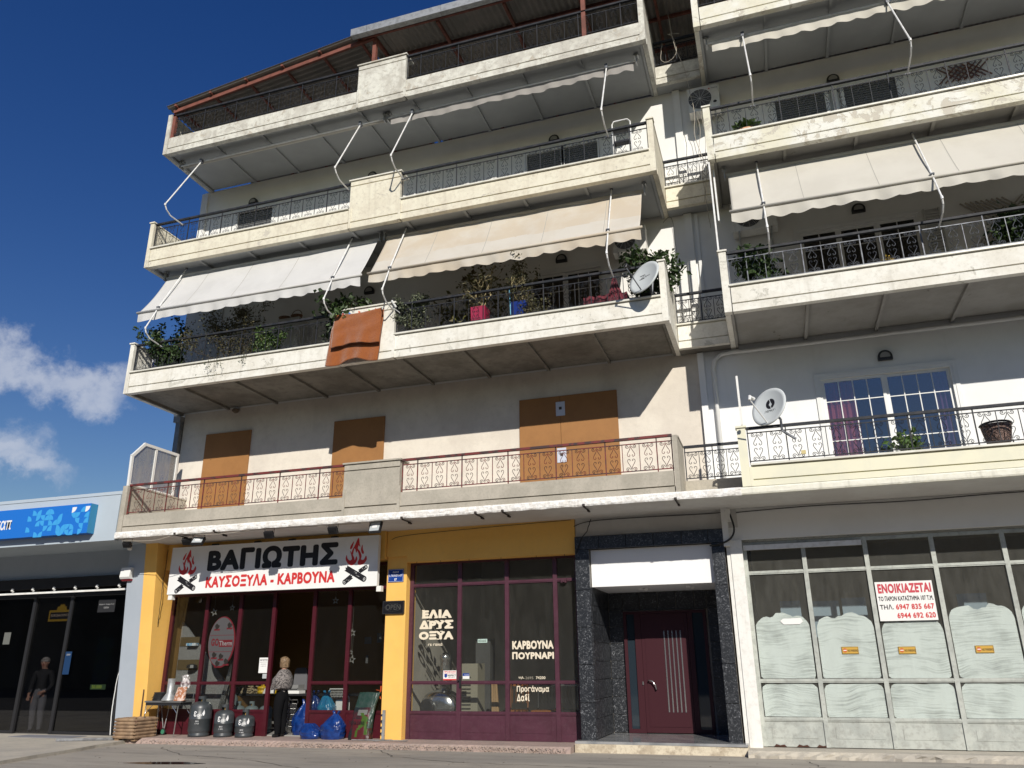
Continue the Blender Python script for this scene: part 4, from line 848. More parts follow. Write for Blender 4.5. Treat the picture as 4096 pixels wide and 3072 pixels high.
def pot(t, x, y, z, r, h, m, square=False, rim=True):
    q = MB()
    if square: q.add([(x+sx*r*f, y+sy*r*f, z+zz) for zz, f in ((0, .85), (h, 1.0)) for sx, sy in ((-1, -1), (1, -1), (1, 1), (-1, 1))], [(3, 2, 1, 0), (0, 1, 5, 4), (1, 2, 6, 5), (2, 3, 7, 6), (3, 0, 4, 7)]); q.box(x-r*.97, x+r*.97, y-r*.97, y+r*.97, z+h*.9, z+h*.93)
    else: q.lathe([(r*.62, 0), (r*.9, h*.8), (r*.94, h*.82), (r*1.06, h*.84), (r*1.06, h), (r*.92, h), (r*.88, h*.88)], (x, y, z), 18)
    return obj('pot', q, m, t, smooth=False)
TERRA = mat('terracotta', (0.42, 0.19, 0.10), 0.8, c2=(0.36, 0.16, 0.09), cs=12); POTW = mat('pale_ceramic', (0.55, 0.55, 0.60), 0.4); POTP = mat('pink_plastic_weave', (0.30, 0.02, 0.06), 0.45); POTB = mat('blue_glazed_pot', (0.012, 0.03, 0.17), 0.3)
POTR = mat('dark_red_pot', (0.25, 0.02, 0.04), 0.4); POTN = mat('navy_pot', (0.03, 0.03, 0.09), 0.4)
def plant(label, x, y, z, potargs, stems, nleaf, lsize, spread, lm, sm=STEMD, seed=1, cat='potted plant', length=.5, jit=.5, maxd=2, fork=3, name='potted_plant', r=.008, dirs=None):
    t = thing(name, label, cat, (x, y, z)); pot(t, x, y, z, *potargs); zp = z+potargs[1]*.9
    q = MB(); pts = []; rnd = random.Random(seed)
    for k in range(stems):
        d = dirs[k] if dirs else (rnd.uniform(-.5, .5), rnd.uniform(-.4, .4), 1)
        branch(q, (x+rnd.uniform(-.04, .04), y+rnd.uniform(-.04, .04), zp), d, length*.74, r, seed*31+k, pts, 0, jit, maxd, fork)
    obj('stems', q, sm, t)
    if nleaf: f = MB(); leaves(f, pts, int(nleaf*2.6), lsize*1.15, spread*.95, seed); o = obj('foliage', f, lm, t); o['kind'] = 'stuff'
    return t
Z2 = 7.30
plant('leafy shrub with glossy round leaves at the left end of the second-floor balcony', .70, .35, Z2, (.14, .30, POTR), 4, 420, .075, .05, LEAF, seed=3, length=1.1, jit=.28)
plant('low spiky dark plant behind the railing next to the dotted cloth', .98, .26, Z2, (.15, .28, POTR), 7, 500, .085, .05, LEAF, seed=5, length=.52, jit=.5)
plant('broad dry-looking shrub spilling over the sill left of the fresh green one', 2.45, .35, Z2, (.17, .33, POTN, True), 8, 900, .05, .075, LEAF2, seed=8, length=1.25, jit=.75, dirs=[(-1, -.2, .7), (-.6, 0, 1), (-.2, -.2, 1), (.2, 0, 1), (.7, .1, 1), (1.2, 0, .6), (-.9, -.3, .35), (.5, -.1, 1.2)])
plant('small earthen pot with drying twigs between the navy pot and the pale pot', 2.88, .25, Z2, (.13, .30, TERRA, True), 3, 60, .05, .04, LEAF2, seed=10, length=.5)
plant('fresh green herb bush in a pale pot left of the orange towel', 3.50, .28, Z2, (.19, .30, POTW), 9, 650, .06, .04, LEAF3, sm=STEM, seed=12, length=.74, jit=.3, maxd=1)
plant('thin upright stem with reddish leaf spike rising behind the dry shrub', 3.05, .9, Z2, (.12, .28, POTR), 1, 120, .05, .02, LEAF, seed=13, length=1.45, jit=.08, maxd=0)
plant('tall camellia-like shrub with large leaves above the left edge of the orange towel', 5.02, .42, Z2, (.16, .34, POTR), 5, 420, .105, .06, LEAF, seed=15, length=1.05, jit=.35)
plant('rounded variegated bush in a spotted pink pot right of the balcony box', 6.98, .26, Z2, (.16, .34, TERRA), 12, 1300, .05, .035, mat('variegated_leaf', (0.07, 0.09, 0.05), .5, c2=(.25, .27, .18), cs=30, trans=.2), seed=18, length=.85, jit=.22, maxd=1)
plant('climbing vine with yellowing leaves against the wall under the beige awning', 7.9, 1.45, Z2, (.15, .3, TERRA), 4, 240, .11, .09, mat('yellowing_leaf', (0.14, 0.14, 0.04), .55, c2=(.10, .07, .03), cs=7, trans=.2), seed=20, length=1.55, jit=.3, dirs=[(-.35, -.25, 1), (.25, -.2, 1), (0, 0, 1), (.35, -.3, 1)])
plant('pruned bare shrub with pale twisted stems in the square pink pot', 8.42, .28, Z2, (.15, .70, POTP, True), 6, 110, .06, .05, LEAF2, sm=STEM, seed=22, length=.85, jit=.7, r=.013)
t = plant('pruned straggly shrub in the square blue pot with a pale blue cane', 9.27, .28, Z2, (.15, .68, POTB, True), 6, 260, .06, .05, LEAF2, sm=STEM, seed=26, length=.82, jit=.75, r=.009)
q = MB(); q.tube([(9.08, .22, 7.75), (9.06, .2, 8.35)], .012, 6); obj('cane', q, mat('pale_blue_cane', (.2, .5, .7), .5), t)
plant('trailing small-leaved plant on the floor right of the square blue pot', 9.66, .25, Z2, (.12, .26, TERRA), 6, 260, .05, .05, LEAF2, seed=28, length=.5, jit=.8)
plant('tall orange-tree-like shrub behind the upper satellite dish', 11.72, .62, Z2, (.17, .36, POTR), 6, 620, .10, .06, LEAF, seed=30, length=1.0, jit=.3)
plant('laurel-like shrub in a magenta pot at the left end of the right block balcony', 13.72, .32, Z2, (.17, .36, POTP), 8, 620, .105, .06, LEAF, seed=33, length=.62, jit=.5)
plant('spiky agave-like plant in a round clay pot on the third floor of the right block', 13.86, .28, 10.46, (.22, .40, mat('pale_clay', (0.60, 0.34, 0.20), .8)), 10, 260, .15, .02, LEAF3, seed=35, length=.26, jit=.5, maxd=0)  # this pot has a paler clay colour than the terracotta ones
plant('dark bushy shrub at the right edge of the frame behind the second-floor railing', 18.0, .8, Z2, (.2, .35, POTR), 8, 900, .09, .07, LEAF, seed=37, length=.75, jit=.6)
plant('small plant with drooping leaves seen before the blue glazed door in a white pot', 15.95, 1.35, 4.2, (.14, .26, PLAST), 4, 130, .09, .05, LEAF3, seed=39, length=.45, jit=.4)
plant('tiny yellow-flowered box plant on the sill before the middle of the right glazed door', 15.9, .22, 7.62, (.12, .05, TERRA), 8, 120, .03, .03, mat('yellow_flower', (.45, .30, .03), .6), seed=41, length=.12, jit=.9, maxd=0)
# creepers hanging over the sill
q = MB(); pts = []
for k in range(7): x = 2.25+.07*k if k < 5 else 3.15+.08*(k-5); branch(q, (x, -.05, 7.64), (random.uniform(-.2, .2), -.05, -1), random.uniform(.2, .38), .003, 900+k, pts, 1, .2)
f = MB(); leaves(f, pts, 90, .035, .012, 77); t = thing('creeper', 'small hanging creeper trailing over the second-floor sill under the dry shrub', 'creeper', (2.4, 0, 7.6)); obj('stems', q, STEMD, t); o = obj('foliage', f, LEAF, t); o['kind'] = 'stuff'
# dotted cloth hung at the left end
DOT = mat('dotted_cloth', (0.70, 0.72, 0.78), 0.9, c2=(0.04, 0.09, 0.30), cs=11, camt=(.54, .56))
q = MB(); q.grid(lambda u, v: (.13+.55*u+.03*sin(v*5), .55-.25*u+.04*sin(u*14), 8.12-.62*v-.05*u), 20, 12)
tag(obj('cloth', q, DOT, loc=(.4, .4, 7.6), solid=.006), 'white cloth with blue dots hung at the left end of the balcony', 'cloth')
# orange towel with clothes line
TOW = mat('orange_terry', (0.30, 0.083, 0.010), 0.95, c2=(0.25, 0.066, 0.009), cs=40, fine=((.22, .05, .01), 12, .5), bump=(120, 1.0), sheen=.6)
def towel(y0, zt, zb, x0, x1, seed, dz):
    def f(u, v):
        x = x0+(x1-x0)*u-(.11*v if seed == 1 else .02*v)*(1-u*.2); w = (.022*sin(u*9+4+v*1.2)*v+.010*sin(u*23+2)*v*v)+.012*sin(v*13+u*5)*(1-v)+.01*mnoise.noise(Vector((u*6, v*5, seed)))
        sagt = -.035*sin(pi*u)*(1-v)+(.05*u)*(0)
        z = zt+sagt+.0*u-(zt-zb+dz*sin(u*7.0+seed))*v
        return (x, y0+w-.03*v, z-.04*sin(u*pi)*v*(1 if seed == 1 else -.6))
    q = MB(); q.grid(f, 40, 34); return q
t = thing('towel', 'large orange terry towel pegged over the balcony box', 'towel', (5.9, -.1, 8.1))
obj('back_layer', towel(-.085, 8.14, 7.10, 5.32, 6.47, 1, .07), TOW, t, smooth=True, solid=.009)
obj('front_layer', towel(-.165, 8.14, 7.40, 5.38, 6.46, 2, .02), TOW, t, smooth=True, solid=.009)
q = MB(); q.tube([(5.33, -.1, 8.19), (5.9, -.11, 8.12), (6.47, -.1, 8.17), (6.62, -.06, 8.30)], .004, 4); obj('line', q, PLAST, t)
for i, (x, c) in enumerate(((5.40, (.3, .6, .1)), (5.55, (.6, .1, .08)), (5.70, (.05, .2, .6)), (5.92, (.7, .15, .05)), (6.15, (.3, .6, .1)), (6.30, (.7, .15, .05)))):
    q = MB(); q.box(x-.008, x+.008, -.145, -.085, 8.10, 8.16); obj('peg', q, mat('peg_plastic', c, .4), t)
# ropes from the box to the awning strut
q = MB(); q.tube([(6.60, -.05, 8.19), (6.70, -.03, 8.12), (6.80, -.03, 8.03)], .006, 4); q.tube([(6.62, -.06, 8.32), (6.72, -.05, 8.16)], .02, 5); tag(obj('rope', q, PLAST, loc=(6.7, 0, 8.1)), 'knotted white rope at the right corner of the balcony box', 'rope')
# red cover over furniture
RC = mat('dark_red_fabric', (0.12, 0.008, 0.022), 0.8, c2=(.13, .01, .022), cs=8, sheen=.4)
q = MB(); q.grid(lambda u, v: (10.50+.85*u, .42+.02*sin(u*30), 7.98-.32*v+.01*sin(u*12)), 40, 10)
q.grid(lambda u, v: (10.50+.85*u, .42+.45*v, 7.98+.01*sin(u*12)), 20, 4)
tag(obj('furniture_cover', q, RC, loc=(10.9, .5, Z2), smooth=True), 'dark red fabric cover draped behind the railing beside the upper satellite dish', 'cover')
q = MB(); q.grid(lambda u, v: (11.12+(.40*u-.17)*v+.012*sin(u*20)*v, .33+.02*sin(u*22), 8.36-.72*v), 20, 16)
tag(obj('closed_parasol', MB().add(q.v, q.f), RC, loc=(11.1, .4, Z2), smooth=True, solid=.01), 'dark red folded cloth peak standing left of the upper satellite dish', 'parasol cloth')

# ================= SATELLITE DISHES =================
DISH = mat('light_grey_dish', (0.55, 0.58, 0.58), 0.45); 
def dish(label, c, n, R, mast, txt, lnb_dir):
    t = thing('satellite_dish', label, 'satellite dish', c)
    n = Vector(n).normalized(); c = Vector(c); right = Vector((0, 0, 1)).cross(n).normalized()*-1; right = n.cross(Vector((0, 0, 1))).normalized(); right = -right if right.x < 0 else right
    up = right.cross(n); up = up if up.z > 0 else -up
    def P(a, b, d): return c+right*a+up*b+n*d
    q = MB(); rings = 7; ns = 40; dep = .055
    vs = [P(0, 0, 0)]
    for i in range(1, rings+1):
        r = R*i/rings
        for k in range(ns): a = 2*pi*k/ns; vs.append(P(r*.93*cos(a), r*sin(a), dep*(i/rings)**2))
    for k in range(ns): a = 2*pi*k/ns; vs.append(P((R+.012)*.93*cos(a), (R+.012)*sin(a), dep-.02))
    fs = [(0, 1+k, 1+(k+1) % ns) for k in range(ns)]+[(1+(i-1)*ns+k, 1+i*ns+k, 1+i*ns+(k+1) % ns, 1+(i-1)*ns+(k+1) % ns) for i in range(1, rings+1) for k in range(ns)]
    q.add(vs, fs); obj('reflector', q, DISH, t, smooth=True, solid=.006)
    e = P(0, -R*.15, .0)+n*(.52)+up*(-.02)
    q = MB(); q.tube([P(0, -R*.92, .03), e+up*-.05], .011, 6); a = obj('feed_arm', q, PLAST if 'lower' in label else IRONG, t)
    q = MB(); q.tube([e+up*-.06, e-n*.0+up*.0, e-n*.08+up*.01], [.022, .032, .026], 8); q.tube([e-n*.08+up*.01, e-n*.1+up*.01], .033, 8); obj('receiver_head', q, PLAST if 'lower' in label else BLACK, a)
    q = MB(); q.tube([P(0, -.02, -.02), P(0, -.05, -.10), tuple(mast[0])], .02, 6); q.tube([tuple(p) for p in mast], .021, 7); obj('mount', q, IRONG, t)
    q = MB(); q.box(-.04, .04, -.04, .04, -.05, .05); 
    def X(p): return P(p.x, p.z, dep*((p.x**2+p.z**2)/(R*R))+.004+p.y)
    for s, x0, x1, z0, z1, b in txt: text('lettering', s, x0, x1, z0, z1, 0, INK, t, b, .0008, xf=X)
    if 'lower' in label:
        for s in (1, -1):
            q = MB(); P2 = []
            for k in range(13): a = radians(100+s*0-170*k/12) if s > 0 else radians(280-170*k/12); P2.append((.085*cos(a), .092*sin(a)+.07))
            for k in range(7): a = P2[-1] if False else None
            i0 = P2[0]; i1 = P2[-1]; P2 += [(s*.028, .045+(-.005)*s), (s*.006, .06-s*.03), (s*.034-s*.03, .06+s*.03)] if False else [(i1[0]*.35, .06+(i1[1]-.06)*.45), (s*.030, .058), (i0[0]*.2, .06+(i0[1]-.06)*.55)]
            v = [X(Vector((a, 0, b))) for a, b in P2]; q.add(v, [list(range(len(v)))]); obj('logo', q, INK, t)
    else:
        for z in (.005, .085): q = MB(); v = [X(Vector((a, 0, b))) for a, b in ((-.155, z+.012), (-.02, z+.02), (-.03, z+.006), (-.15, z-.004))]; q.add(v, [(0, 1, 2, 3)]); obj('logo', q, INK, t)
    return t
dish('round pale dish clamped to the lower right balcony railing, lower of the two dishes', (13.66, -.23, 5.20), (-.55, -.78, .30), .335, [(13.80, -.07, 5.04), (13.80, -.03, 4.86), (13.84, -.03, 4.82), (14.0, .0, 4.70)], [('COSMOTE', -.16, .16, -.085, -.04, .02)], None)
dish('pale dish mounted at the right end of the second-floor balcony, upper of the two dishes', (11.80, -.20, 7.88), (-.50, -.80, .33), .345, [(11.86, -.05, 7.72), (11.86, .04, 7.66), (11.9, .08, 8.0)], [('TELE', -.18, -.05, .022, .072, .03), ('System', -.035, .18, .02, .075, .015)], None)
q = MB(); q.box(14.05, 14.12, -.03, .0, 4.44, 4.50); tag(obj('socket_box', q, mat('yellowed_plastic', (.55, .45, .2), .5), loc=(14.08, 0, 4.44)), 'small yellowed box hung on the lower rail right of the lower dish', 'box')

# ================= WALL LAMPS, AIR CONDITIONERS, LADDER ETC. =================
def wall_lamp(label, x, z):
    t = thing('wall_lamp', label, 'wall lamp', (x, W, z)); q = MB(); R_ = .125
    q.prism([(R_*cos(pi*k/14), R_*sin(pi*k/14)) for k in range(15)]+[(-R_, -.06), (R_, -.06)], -.07, -.002); q.xf(lambda p: (p.x+x, p.y+W, p.z+z)); obj('housing', q, BLACK, t)
    q = MB(); r = .085; q.prism([(r*cos(pi*k/12), r*sin(pi*k/12)) for k in range(13)]+[(-r, -.012), (r, -.012)], -.085, -.071); q.xf(lambda p: (p.x+x, p.y+W, p.z+z)); obj('diffuser', q, mat('dull_lamp_glass', (.28, .27, .25), .3), t); return t
l0 = wall_lamp('half-round black wall lamp on the second floor above the dry shrub', 1.53, 9.60)
for x, z, l in ((5.06, 9.64, 'half-round black wall lamp under the gap between the two let-down awnings'), (9.755, 9.65, 'half-round black wall lamp above the glazed door beside the upper dish'),
                (15.80, 9.68, 'half-round black wall lamp above the wide glazed door under the long cream awning'), (15.80, 6.56, 'half-round black wall lamp above the blue glazed door on the first floor'),
                (1.476, 12.82, 'half-round black wall lamp left on the third floor above a closed grey shutter'), (4.97, 12.85, 'half-round black wall lamp on the third floor behind the balcony box'),
                (9.677, 12.80, 'half-round black wall lamp on the third floor above twin shutters'), (15.762, 12.84, 'half-round black wall lamp on the top storey of the right block')): dup(l0, (x, W, z), l)
def aircon(label, x0, x1, z0, z1, y, brand=False):
    t = thing('air_conditioner', label, 'air conditioner', ((x0+x1)/2, W, z0)); q = MB(); q.box(x0, x1, y, y+.28, z0, z1); q.box(x0-.004, x1+.004, y-.004, y+.284, z1-.02, z1+.002); obj('casing', q, PIERW, t)
    cx = x0+(x1-x0)*.38; cz = (z0+z1)/2; R_ = (z1-z0)*.40
    q = MB(); q.tube([(cx, y-.012, cz), (cx, y-.002, cz)], R_, 28); obj('fan_recess', q, BLACK, t)
    q = MB()
    for k in range(9): r = R_*(k+1)/9; q.tube([(cx+r*cos(a*pi/12), y-.018, cz+r*sin(a*pi/12)) for a in range(24)], .0022, 3, closed=True)
    for k in range(12): a = k*pi/6; q.tube([(cx, y-.02, cz), (cx+R_*cos(a), y-.02, cz+R_*sin(a))], .003, 3)
    obj('grille', q, PLAST, t)
    for x in (x0+.12, x1-.12): q = MB(); q.box(x-.015, x+.015, y-.02, W, z0-.04, z0-.005); q.box(x-.015, x+.015, W-.03, W-.003, z0-.35, z0-.04); q.tube([(x, y, z0-.03), (x, W-.02, z0-.32)], .01, 4); obj('bracket', q, GALV, t)
    if brand:
        text('lettering', 'MITSUBISHI ELECTRIC', x1-.16, x1-.02, z1-.095, z1-.075, y-.008, INK, t, .01, .003)
        for a in (90, 210, 330): q = MB(); ca, sa = cos(radians(a)), sin(radians(a)); b1 = radians(a-60); b2 = radians(a+60); o = (x1-.20, z1-.085); q.prism([(o[0], o[1]), (o[0]+.016*cos(b1)*.6, o[1]+.016*sin(b1)*.6), (o[0]+.024*ca, o[1]+.024*sa), (o[0]+.016*cos(b2)*.6, o[1]+.016*sin(b2)*.6)], y-.009, y-.004); obj('logo', q, REDI, t)
        q = MB(); q.lathe([(.03, 0), (.03, .004)], (0, 0, 0), 12); q.xf(lambda p: (x1-.10+p.x*1.3, y-.006-p.z, z0+.17+p.y)); obj('badge', q, BLACK, t)
    return t
aircon('white air conditioner high on the wall over the gap between the two blocks', 12.79, 13.45, 12.52, 13.13, 1.47, True)
aircon('white air conditioner half hidden behind the left end of the long cream awning', 13.40, 14.26, 9.46, 10.10, 1.47)
aircon('white air conditioner behind the right end of the beige awning', 10.95, 11.65, 9.42, 9.98, 1.47)
t = thing('step_ladder', 'white folding step ladder leaning behind the third-floor railing at its right end', 'ladder', (11.43, .55, 10.46)); q = MB()
q.tube([(11.24, .58, 10.5), (11.24, .56, 11.93), (11.28, .56, 12.0), (11.57, .56, 12.0), (11.62, .56, 11.93), (11.62, .58, 10.5)], .016, 7); obj('frame', q, WMET, t, smooth=True)
for z in (11.75, 11.45, 11.15, 10.85): q = MB(); q.box(11.26, 11.60, .50, .64, z-.02, z+.02); obj('step', q, BLACK, t)
q = MB(); q.tube([(11.28, .8, 10.5), (11.28, .6, 11.7)], .012, 6); q.tube([(11.58, .8, 10.5), (11.58, .6, 11.7)], .012, 6); obj('rear_legs', q, WMET, t)
LATB = mat('brown_wood_lattice', (0.12, 0.05, 0.035), 0.7); LATG = mat('pale_wood_lattice', (0.36, 0.32, 0.27), 0.8)
def lattice(label, x0, x1, z0, z1, m, n, y=W-.03):
    t = thing('trellis', label, 'trellis', ((x0+x1)/2, W, z0)); h = z1-z0; d = (x1-x0-h)/(n-1)
    for k in range(n):
        a = x0+k*d
        for s in (0, 1):
            q = MB(); p = (a, z0) if not s else (a, z1); e = (a+h, z1) if not s else (a+h, z0); w = .014; dx, dz = (e[0]-p[0]), (e[1]-p[1]); L_ = sqrt(dx*dx+dz*dz); nx, nz_ = -dz/L_*w, dx/L_*w
            q.prism([(p[0]+nx, p[1]+nz_), (p[0]-nx, p[1]-nz_), (e[0]-nx, e[1]-nz_), (e[0]+nx, e[1]+nz_)], y-s*.012, y-s*.012+.010); obj('slat', q, m, t)
    return t
lattice('brown wooden trellis on the third-floor wall of the right block', 17.68, 18.62, 12.2, 12.58, LATB, 6)
lattice('pale wooden trellis on the wall behind the second-floor railing at the far right', 17.55, 19.3, 8.4, 9.45, LATG, 9)
# wicker basket & chairs on the first floor of the right block
WICK = mat('dark_wicker', (0.05, 0.03, 0.022), 0.7, c2=(0.20, 0.13, 0.11), cs=60, camt=(.5, .52))
def wicker(label, x, y, z, rx, ry, h):
    t = thing('wicker_chair', label, 'wicker chair', (x, y, z)); q = MB(); q.lathe([(.78, 0), (.86, .3*h), (.95, .7*h), (1, h), (.9, h), (.85, .5*h)], (x, y, z), 22, rx, ry); obj('seat_shell', q, WICK, t)
    q = MB(); q.tube([(x+rx*cos(a*pi/12)*1.02, y+ry*sin(a*pi/12)*1.02, z+h+.02*abs(sin(a*pi/12))) for a in range(24)], .016, 6, closed=True); obj('rim', q, BLACK, t)
    for sx in (-1, 1):
        for sy in (-1, 1): q = MB(); q.tube([(x+sx*rx*.7, y+sy*ry*.7, z), (x+sx*rx*.75, y+sy*ry*.75, 4.2)], .012, 5); obj('leg', q, BLACK, t)
    return t
wicker('dark wicker chair back behind the first-floor railing, right of the glazed door', 17.0, .55, 4.5, .22, .2, .28)
wicker('second wicker chair cut by the right edge of the photo on the first floor', 17.62, .45, 4.5, .20, .2, .26)
# fridge with baskets on second floor left
q = MB(); q.box(2.95, 3.52, 1.3, 1.78, 7.3, 9.02); t = tag(obj('fridge', q, mat('old_fridge_enamel', (.5, .5, .48), .4), loc=(3.2, 1.5, 7.3)), 'old pale fridge against the second-floor wall under two baskets', 'fridge')
BK = mat('brown_wicker_basket', (.22, .12, .06), .8, c2=(.12, .06, .03), cs=50, camt=(.48, .52))
for x, l, hgt in ((3.02, 'low round wicker basket without handle left on the fridge', 0), (3.35, 'wicker basket with hooped handle on the fridge', 1)):
    t = thing('wicker_basket', l, 'basket', (x, 1.45, 9.03)); q = MB(); q.lathe([(.11, 0), (.15, .09), (.155, .10), (.13, .10), (.1, .03)], (x, 1.45, 9.03), 18, 1, .7); obj('bowl', q, BK, t)
    if hgt: q = MB(); q.tube([(x+.14*cos(k*pi/10), 1.45, 9.12+.15*sin(k*pi/10)) for k in range(11)], .009, 5); obj('handle', q, BK, t)
# curtain
q = MB(); q.grid(lambda u, v: (14.70+.52*u, W+.13+.035*sin(u*34+.4*sin(v*5)), 4.25+1.98*v), 60, 8); tag(obj('curtain', q, mat('rose_red_curtain', (.70, .16, .13), .85, trans=.3), loc=(15, 2, 4.2), smooth=True), 'rose red curtain behind the left leaf of the blue glazed door', 'curtain')
q = MB(); q.grid(lambda u, v: (16.55+.22*u, W+.16+.035*sin(u*18), 4.25+1.98*v), 30, 4); tag(obj('curtain', q, mat('mauve_curtain', (.30, .12, .22), .85, trans=.3), loc=(16.6, 2, 4.2), smooth=True), 'mauve curtain at the right edge of the blue glazed door', 'curtain')
# notices on the boards
NOT = mat('laminated_notice', (.55, .58, .66), .4)
for z, l in ((6.24, 'notice sheet taped at the top of the double brown boards'), (5.26, 'notice sheet taped low on the double brown boards behind the handrail')):
    q = MB(); q.box(9.53, 9.72, W-.046, W-.036, z-.16, z+.14); t = tag(obj('notice', q, NOT, loc=(9.62, W, z)), l, 'notice')
    q = MB(); q.box(9.595, 9.655, W-.05, W-.0465, z-.03, z+.03); obj('photo', q, mat('dark_print', (.06, .05, .04), .5), t)
# glass wind screen on the left side parapet of the first floor
t = thing('wind_screen', 'white framed frosted wind screen on the left end of the first-floor balcony', 'screen', (.49, .7, 5.0))
o_ = [(.07, 5.0), (.05, 5.63), (.36, 5.965), (1.40, 5.97), (1.40, 5.0)]
def strip(mb, pts, w, x0, x1):
    n = len(pts)
    for i in range(n):
        a, b = Vector((0,)+pts[i]), Vector((0,)+pts[(i+1) % n]); d = (b-a).normalized(); nn = Vector((0, -d.z, d.y))*w/2; a2 = a-d*w*.4; b2 = b+d*w*.4
        mb.prismx([((a2+nn).y, (a2+nn).z), ((b2+nn).y, (b2+nn).z), ((b2-nn).y, (b2-nn).z), ((a2-nn).y, (a2-nn).z)], x0+i*.0006, x1+i*.0006)
q = MB(); strip(q, o_, .06, .46, .51); q.prismx([(.69, 5.03), (.75, 5.03), (.75, 5.93), (.69, 5.93)], .464, .506); obj('frame', q, PLAST, t)
q = MB(); q.prismx([(.1, 5.03), (.08, 5.62), (.37, 5.93), (.69, 5.93), (.69, 5.03)], .482, .486); obj('pane', q, GLASSO, t)
q = MB(); q.prismx([(.75, 5.03), (.75, 5.93), (1.37, 5.93), (1.37, 5.03)], .482, .486); obj('pane', q, GLASSO, t)
# drain pipes
def pipe(label, pts, r, m=PIERW, loc=None, name='drain_pipe'):
    q = MB(); q.tube(pts, r, 10); t = obj(name, q, m, loc=loc or pts[0], smooth=True); tag(t, label, 'pipe'); return t
PW = mat('painted_white_pipe', (.72, .72, .70), .5)
pipe('white drain pipe bending under the soffit of the right block down to the first floor', [(20, W-.06, 7.0), (13.05, W-.06, 7.0), (12.90, W-.06, 6.98), (12.77, W-.06, 6.88), (12.73, W-.06, 6.70), (12.73, W-.06, 4.0)], .04, PW)
q = MB(); q.box(.02, .15, W-.1, W+.1, 3.98, 7.0); q.box(-.03, .17, W-.14, W+.02, 6.9, 7.05); tag(obj('drain_pipe', q, mat('grey_metal_duct', (.20, .215, .23), .55, metal=.3, c2=(.3, .3, .3), cs=4), loc=(.08, W, 4)), 'grey square duct running down the left edge of the cream first-floor wall', 'duct')
q = MB(); q.box(12.66, 12.72, W-.05, W-.003, 7.3, 10.2); tag(obj('cable_trunking', q, PW, loc=(12.7, W, 7.3)), 'white cable trunking on the wall between the blocks, second floor', 'trunking')
# loose cables hanging down the gap between the blocks
CABL = mat('pale_cable', (.40, .36, .30), .6); CABD = mat('black_cable', (.02, .02, .02), .5)
def cable(label, pts, r=.006, m=None, jit=.02, seed=1, n=40):
    rnd = random.Random(seed); P = [Vector(p) for p in pts]; out = []
    for i in range(len(P)-1):
        p0 = P[max(i-1, 0)]; p1 = P[i]; p2 = P[i+1]; p3 = P[min(i+2, len(P)-1)]
        for k in range(8): t_ = k/8; out.append(.5*((2*p1)+(p2-p0)*t_+(2*p0-5*p1+4*p2-p3)*t_*t_+(3*p1-p0-3*p2+p3)*t_**3)+Vector((rnd.uniform(-jit, jit), rnd.uniform(-jit, jit)*.3, 0))*.3)
    out.append(P[-1]); q = MB(); q.tube(out, r, 5); o = obj('cable', q, m or CABL, loc=tuple(P[0]), smooth=True); tag(o, label, 'cable'); return o
cable('pale cable dropping from the roof terrace gap across the wall air conditioner', [(12.55, 1.3, 15.2), (12.62, 1.3, 14.3), (12.78, 1.28, 13.6), (12.85, 1.25, 12.9), (12.9, 1.3, 12.4), (12.86, 1.35, 11.8), (12.98, 1.38, 11.2), (12.93, 1.4, 10.8), (12.98, 1.4, 9.6)], .007, seed=2)
cable('thin pale cable looping left of the wall air conditioner bracket', [(12.90, 1.4, 12.5), (12.98, 1.4, 12.0), (12.9, 1.4, 11.4), (13.02, 1.4, 11.0), (12.9, 1.4, 10.2)], .005, seed=3)
cable('thin pale cable hanging close to the right block post below the air conditioner', [(13.0, 1.38, 12.45), (13.07, 1.36, 12.0), (13.06, 1.3, 11.6), (13.0, 1.35, 11.0)], .005, seed=4)
cable('curled cable end at the terrace gap railing', [(12.35, 1.42, 14.5), (12.30, 1.4, 14.05), (12.45, 1.4, 13.95), (12.65, 1.4, 14.15), (12.60, 1.4, 14.6), (12.5, 1.4, 14.7), (12.75, 1.4, 14.65)], .006, seed=5)
cable('thin cable down the lit wall left of the second-floor gap', [(12.0, 1.74, 10.1), (12.2, 1.74, 10.15), (12.22, 1.74, 9.0), (12.18, 1.5, 8.3), (12.12, .6, 8.22)], .004, CABD, seed=6)
cable('cable along the lintel from the yellow beam to the entrance corner', [(9.95, 1.24, 3.72), (10.3, 1.25, 3.80), (11.3, 1.25, 3.81), (12.5, 1.25, 3.80), (12.72, 1.08, 3.80)], .007, CABD, seed=7)
cable('long black cable along the wall above the whitewashed windows', [(12.9, 1.25, 3.79), (14.2, 1.25, 3.82), (15.7, 1.25, 3.80), (17.2, 1.25, 3.83), (20, 1.25, 3.82)], .008, CABD, seed=8)
cable('thick black cable hooking down beside the marble surround', [(12.78, 1.1, 3.78), (12.84, 1.07, 3.5), (12.78, 1.06, 3.33), (12.60, 1.1, 3.24), (12.4, 1.14, 3.22)], .017, CABD, 0, seed=9)
cable('thin dark cable across the top of the yellow beam', [(6.2, 1.22, 3.68), (6.5, 1.22, 3.74), (7.8, 1.22, 3.79), (9.9, 1.22, 3.84)], .005, CABD, seed=10)
cable('dark cable dangling down the corner of the marble surround', [(10.3, 1.14, 3.82), (10.22, 1.13, 3.6), (10.1, 1.13, 3.45), (10.0, 1.13, 3.2)], .008, CABD, seed=11)
cable('pale cable strung under the canopy edge between the floodlights', [(.55, .05, 3.80), (1.4, .02, 3.76), (2.0, .02, 3.84), (3.0, .02, 3.80), (4.1, .03, 3.84), (5.4, .03, 3.82), (6.1, .1, 3.84)], .006, CABL, seed=12)
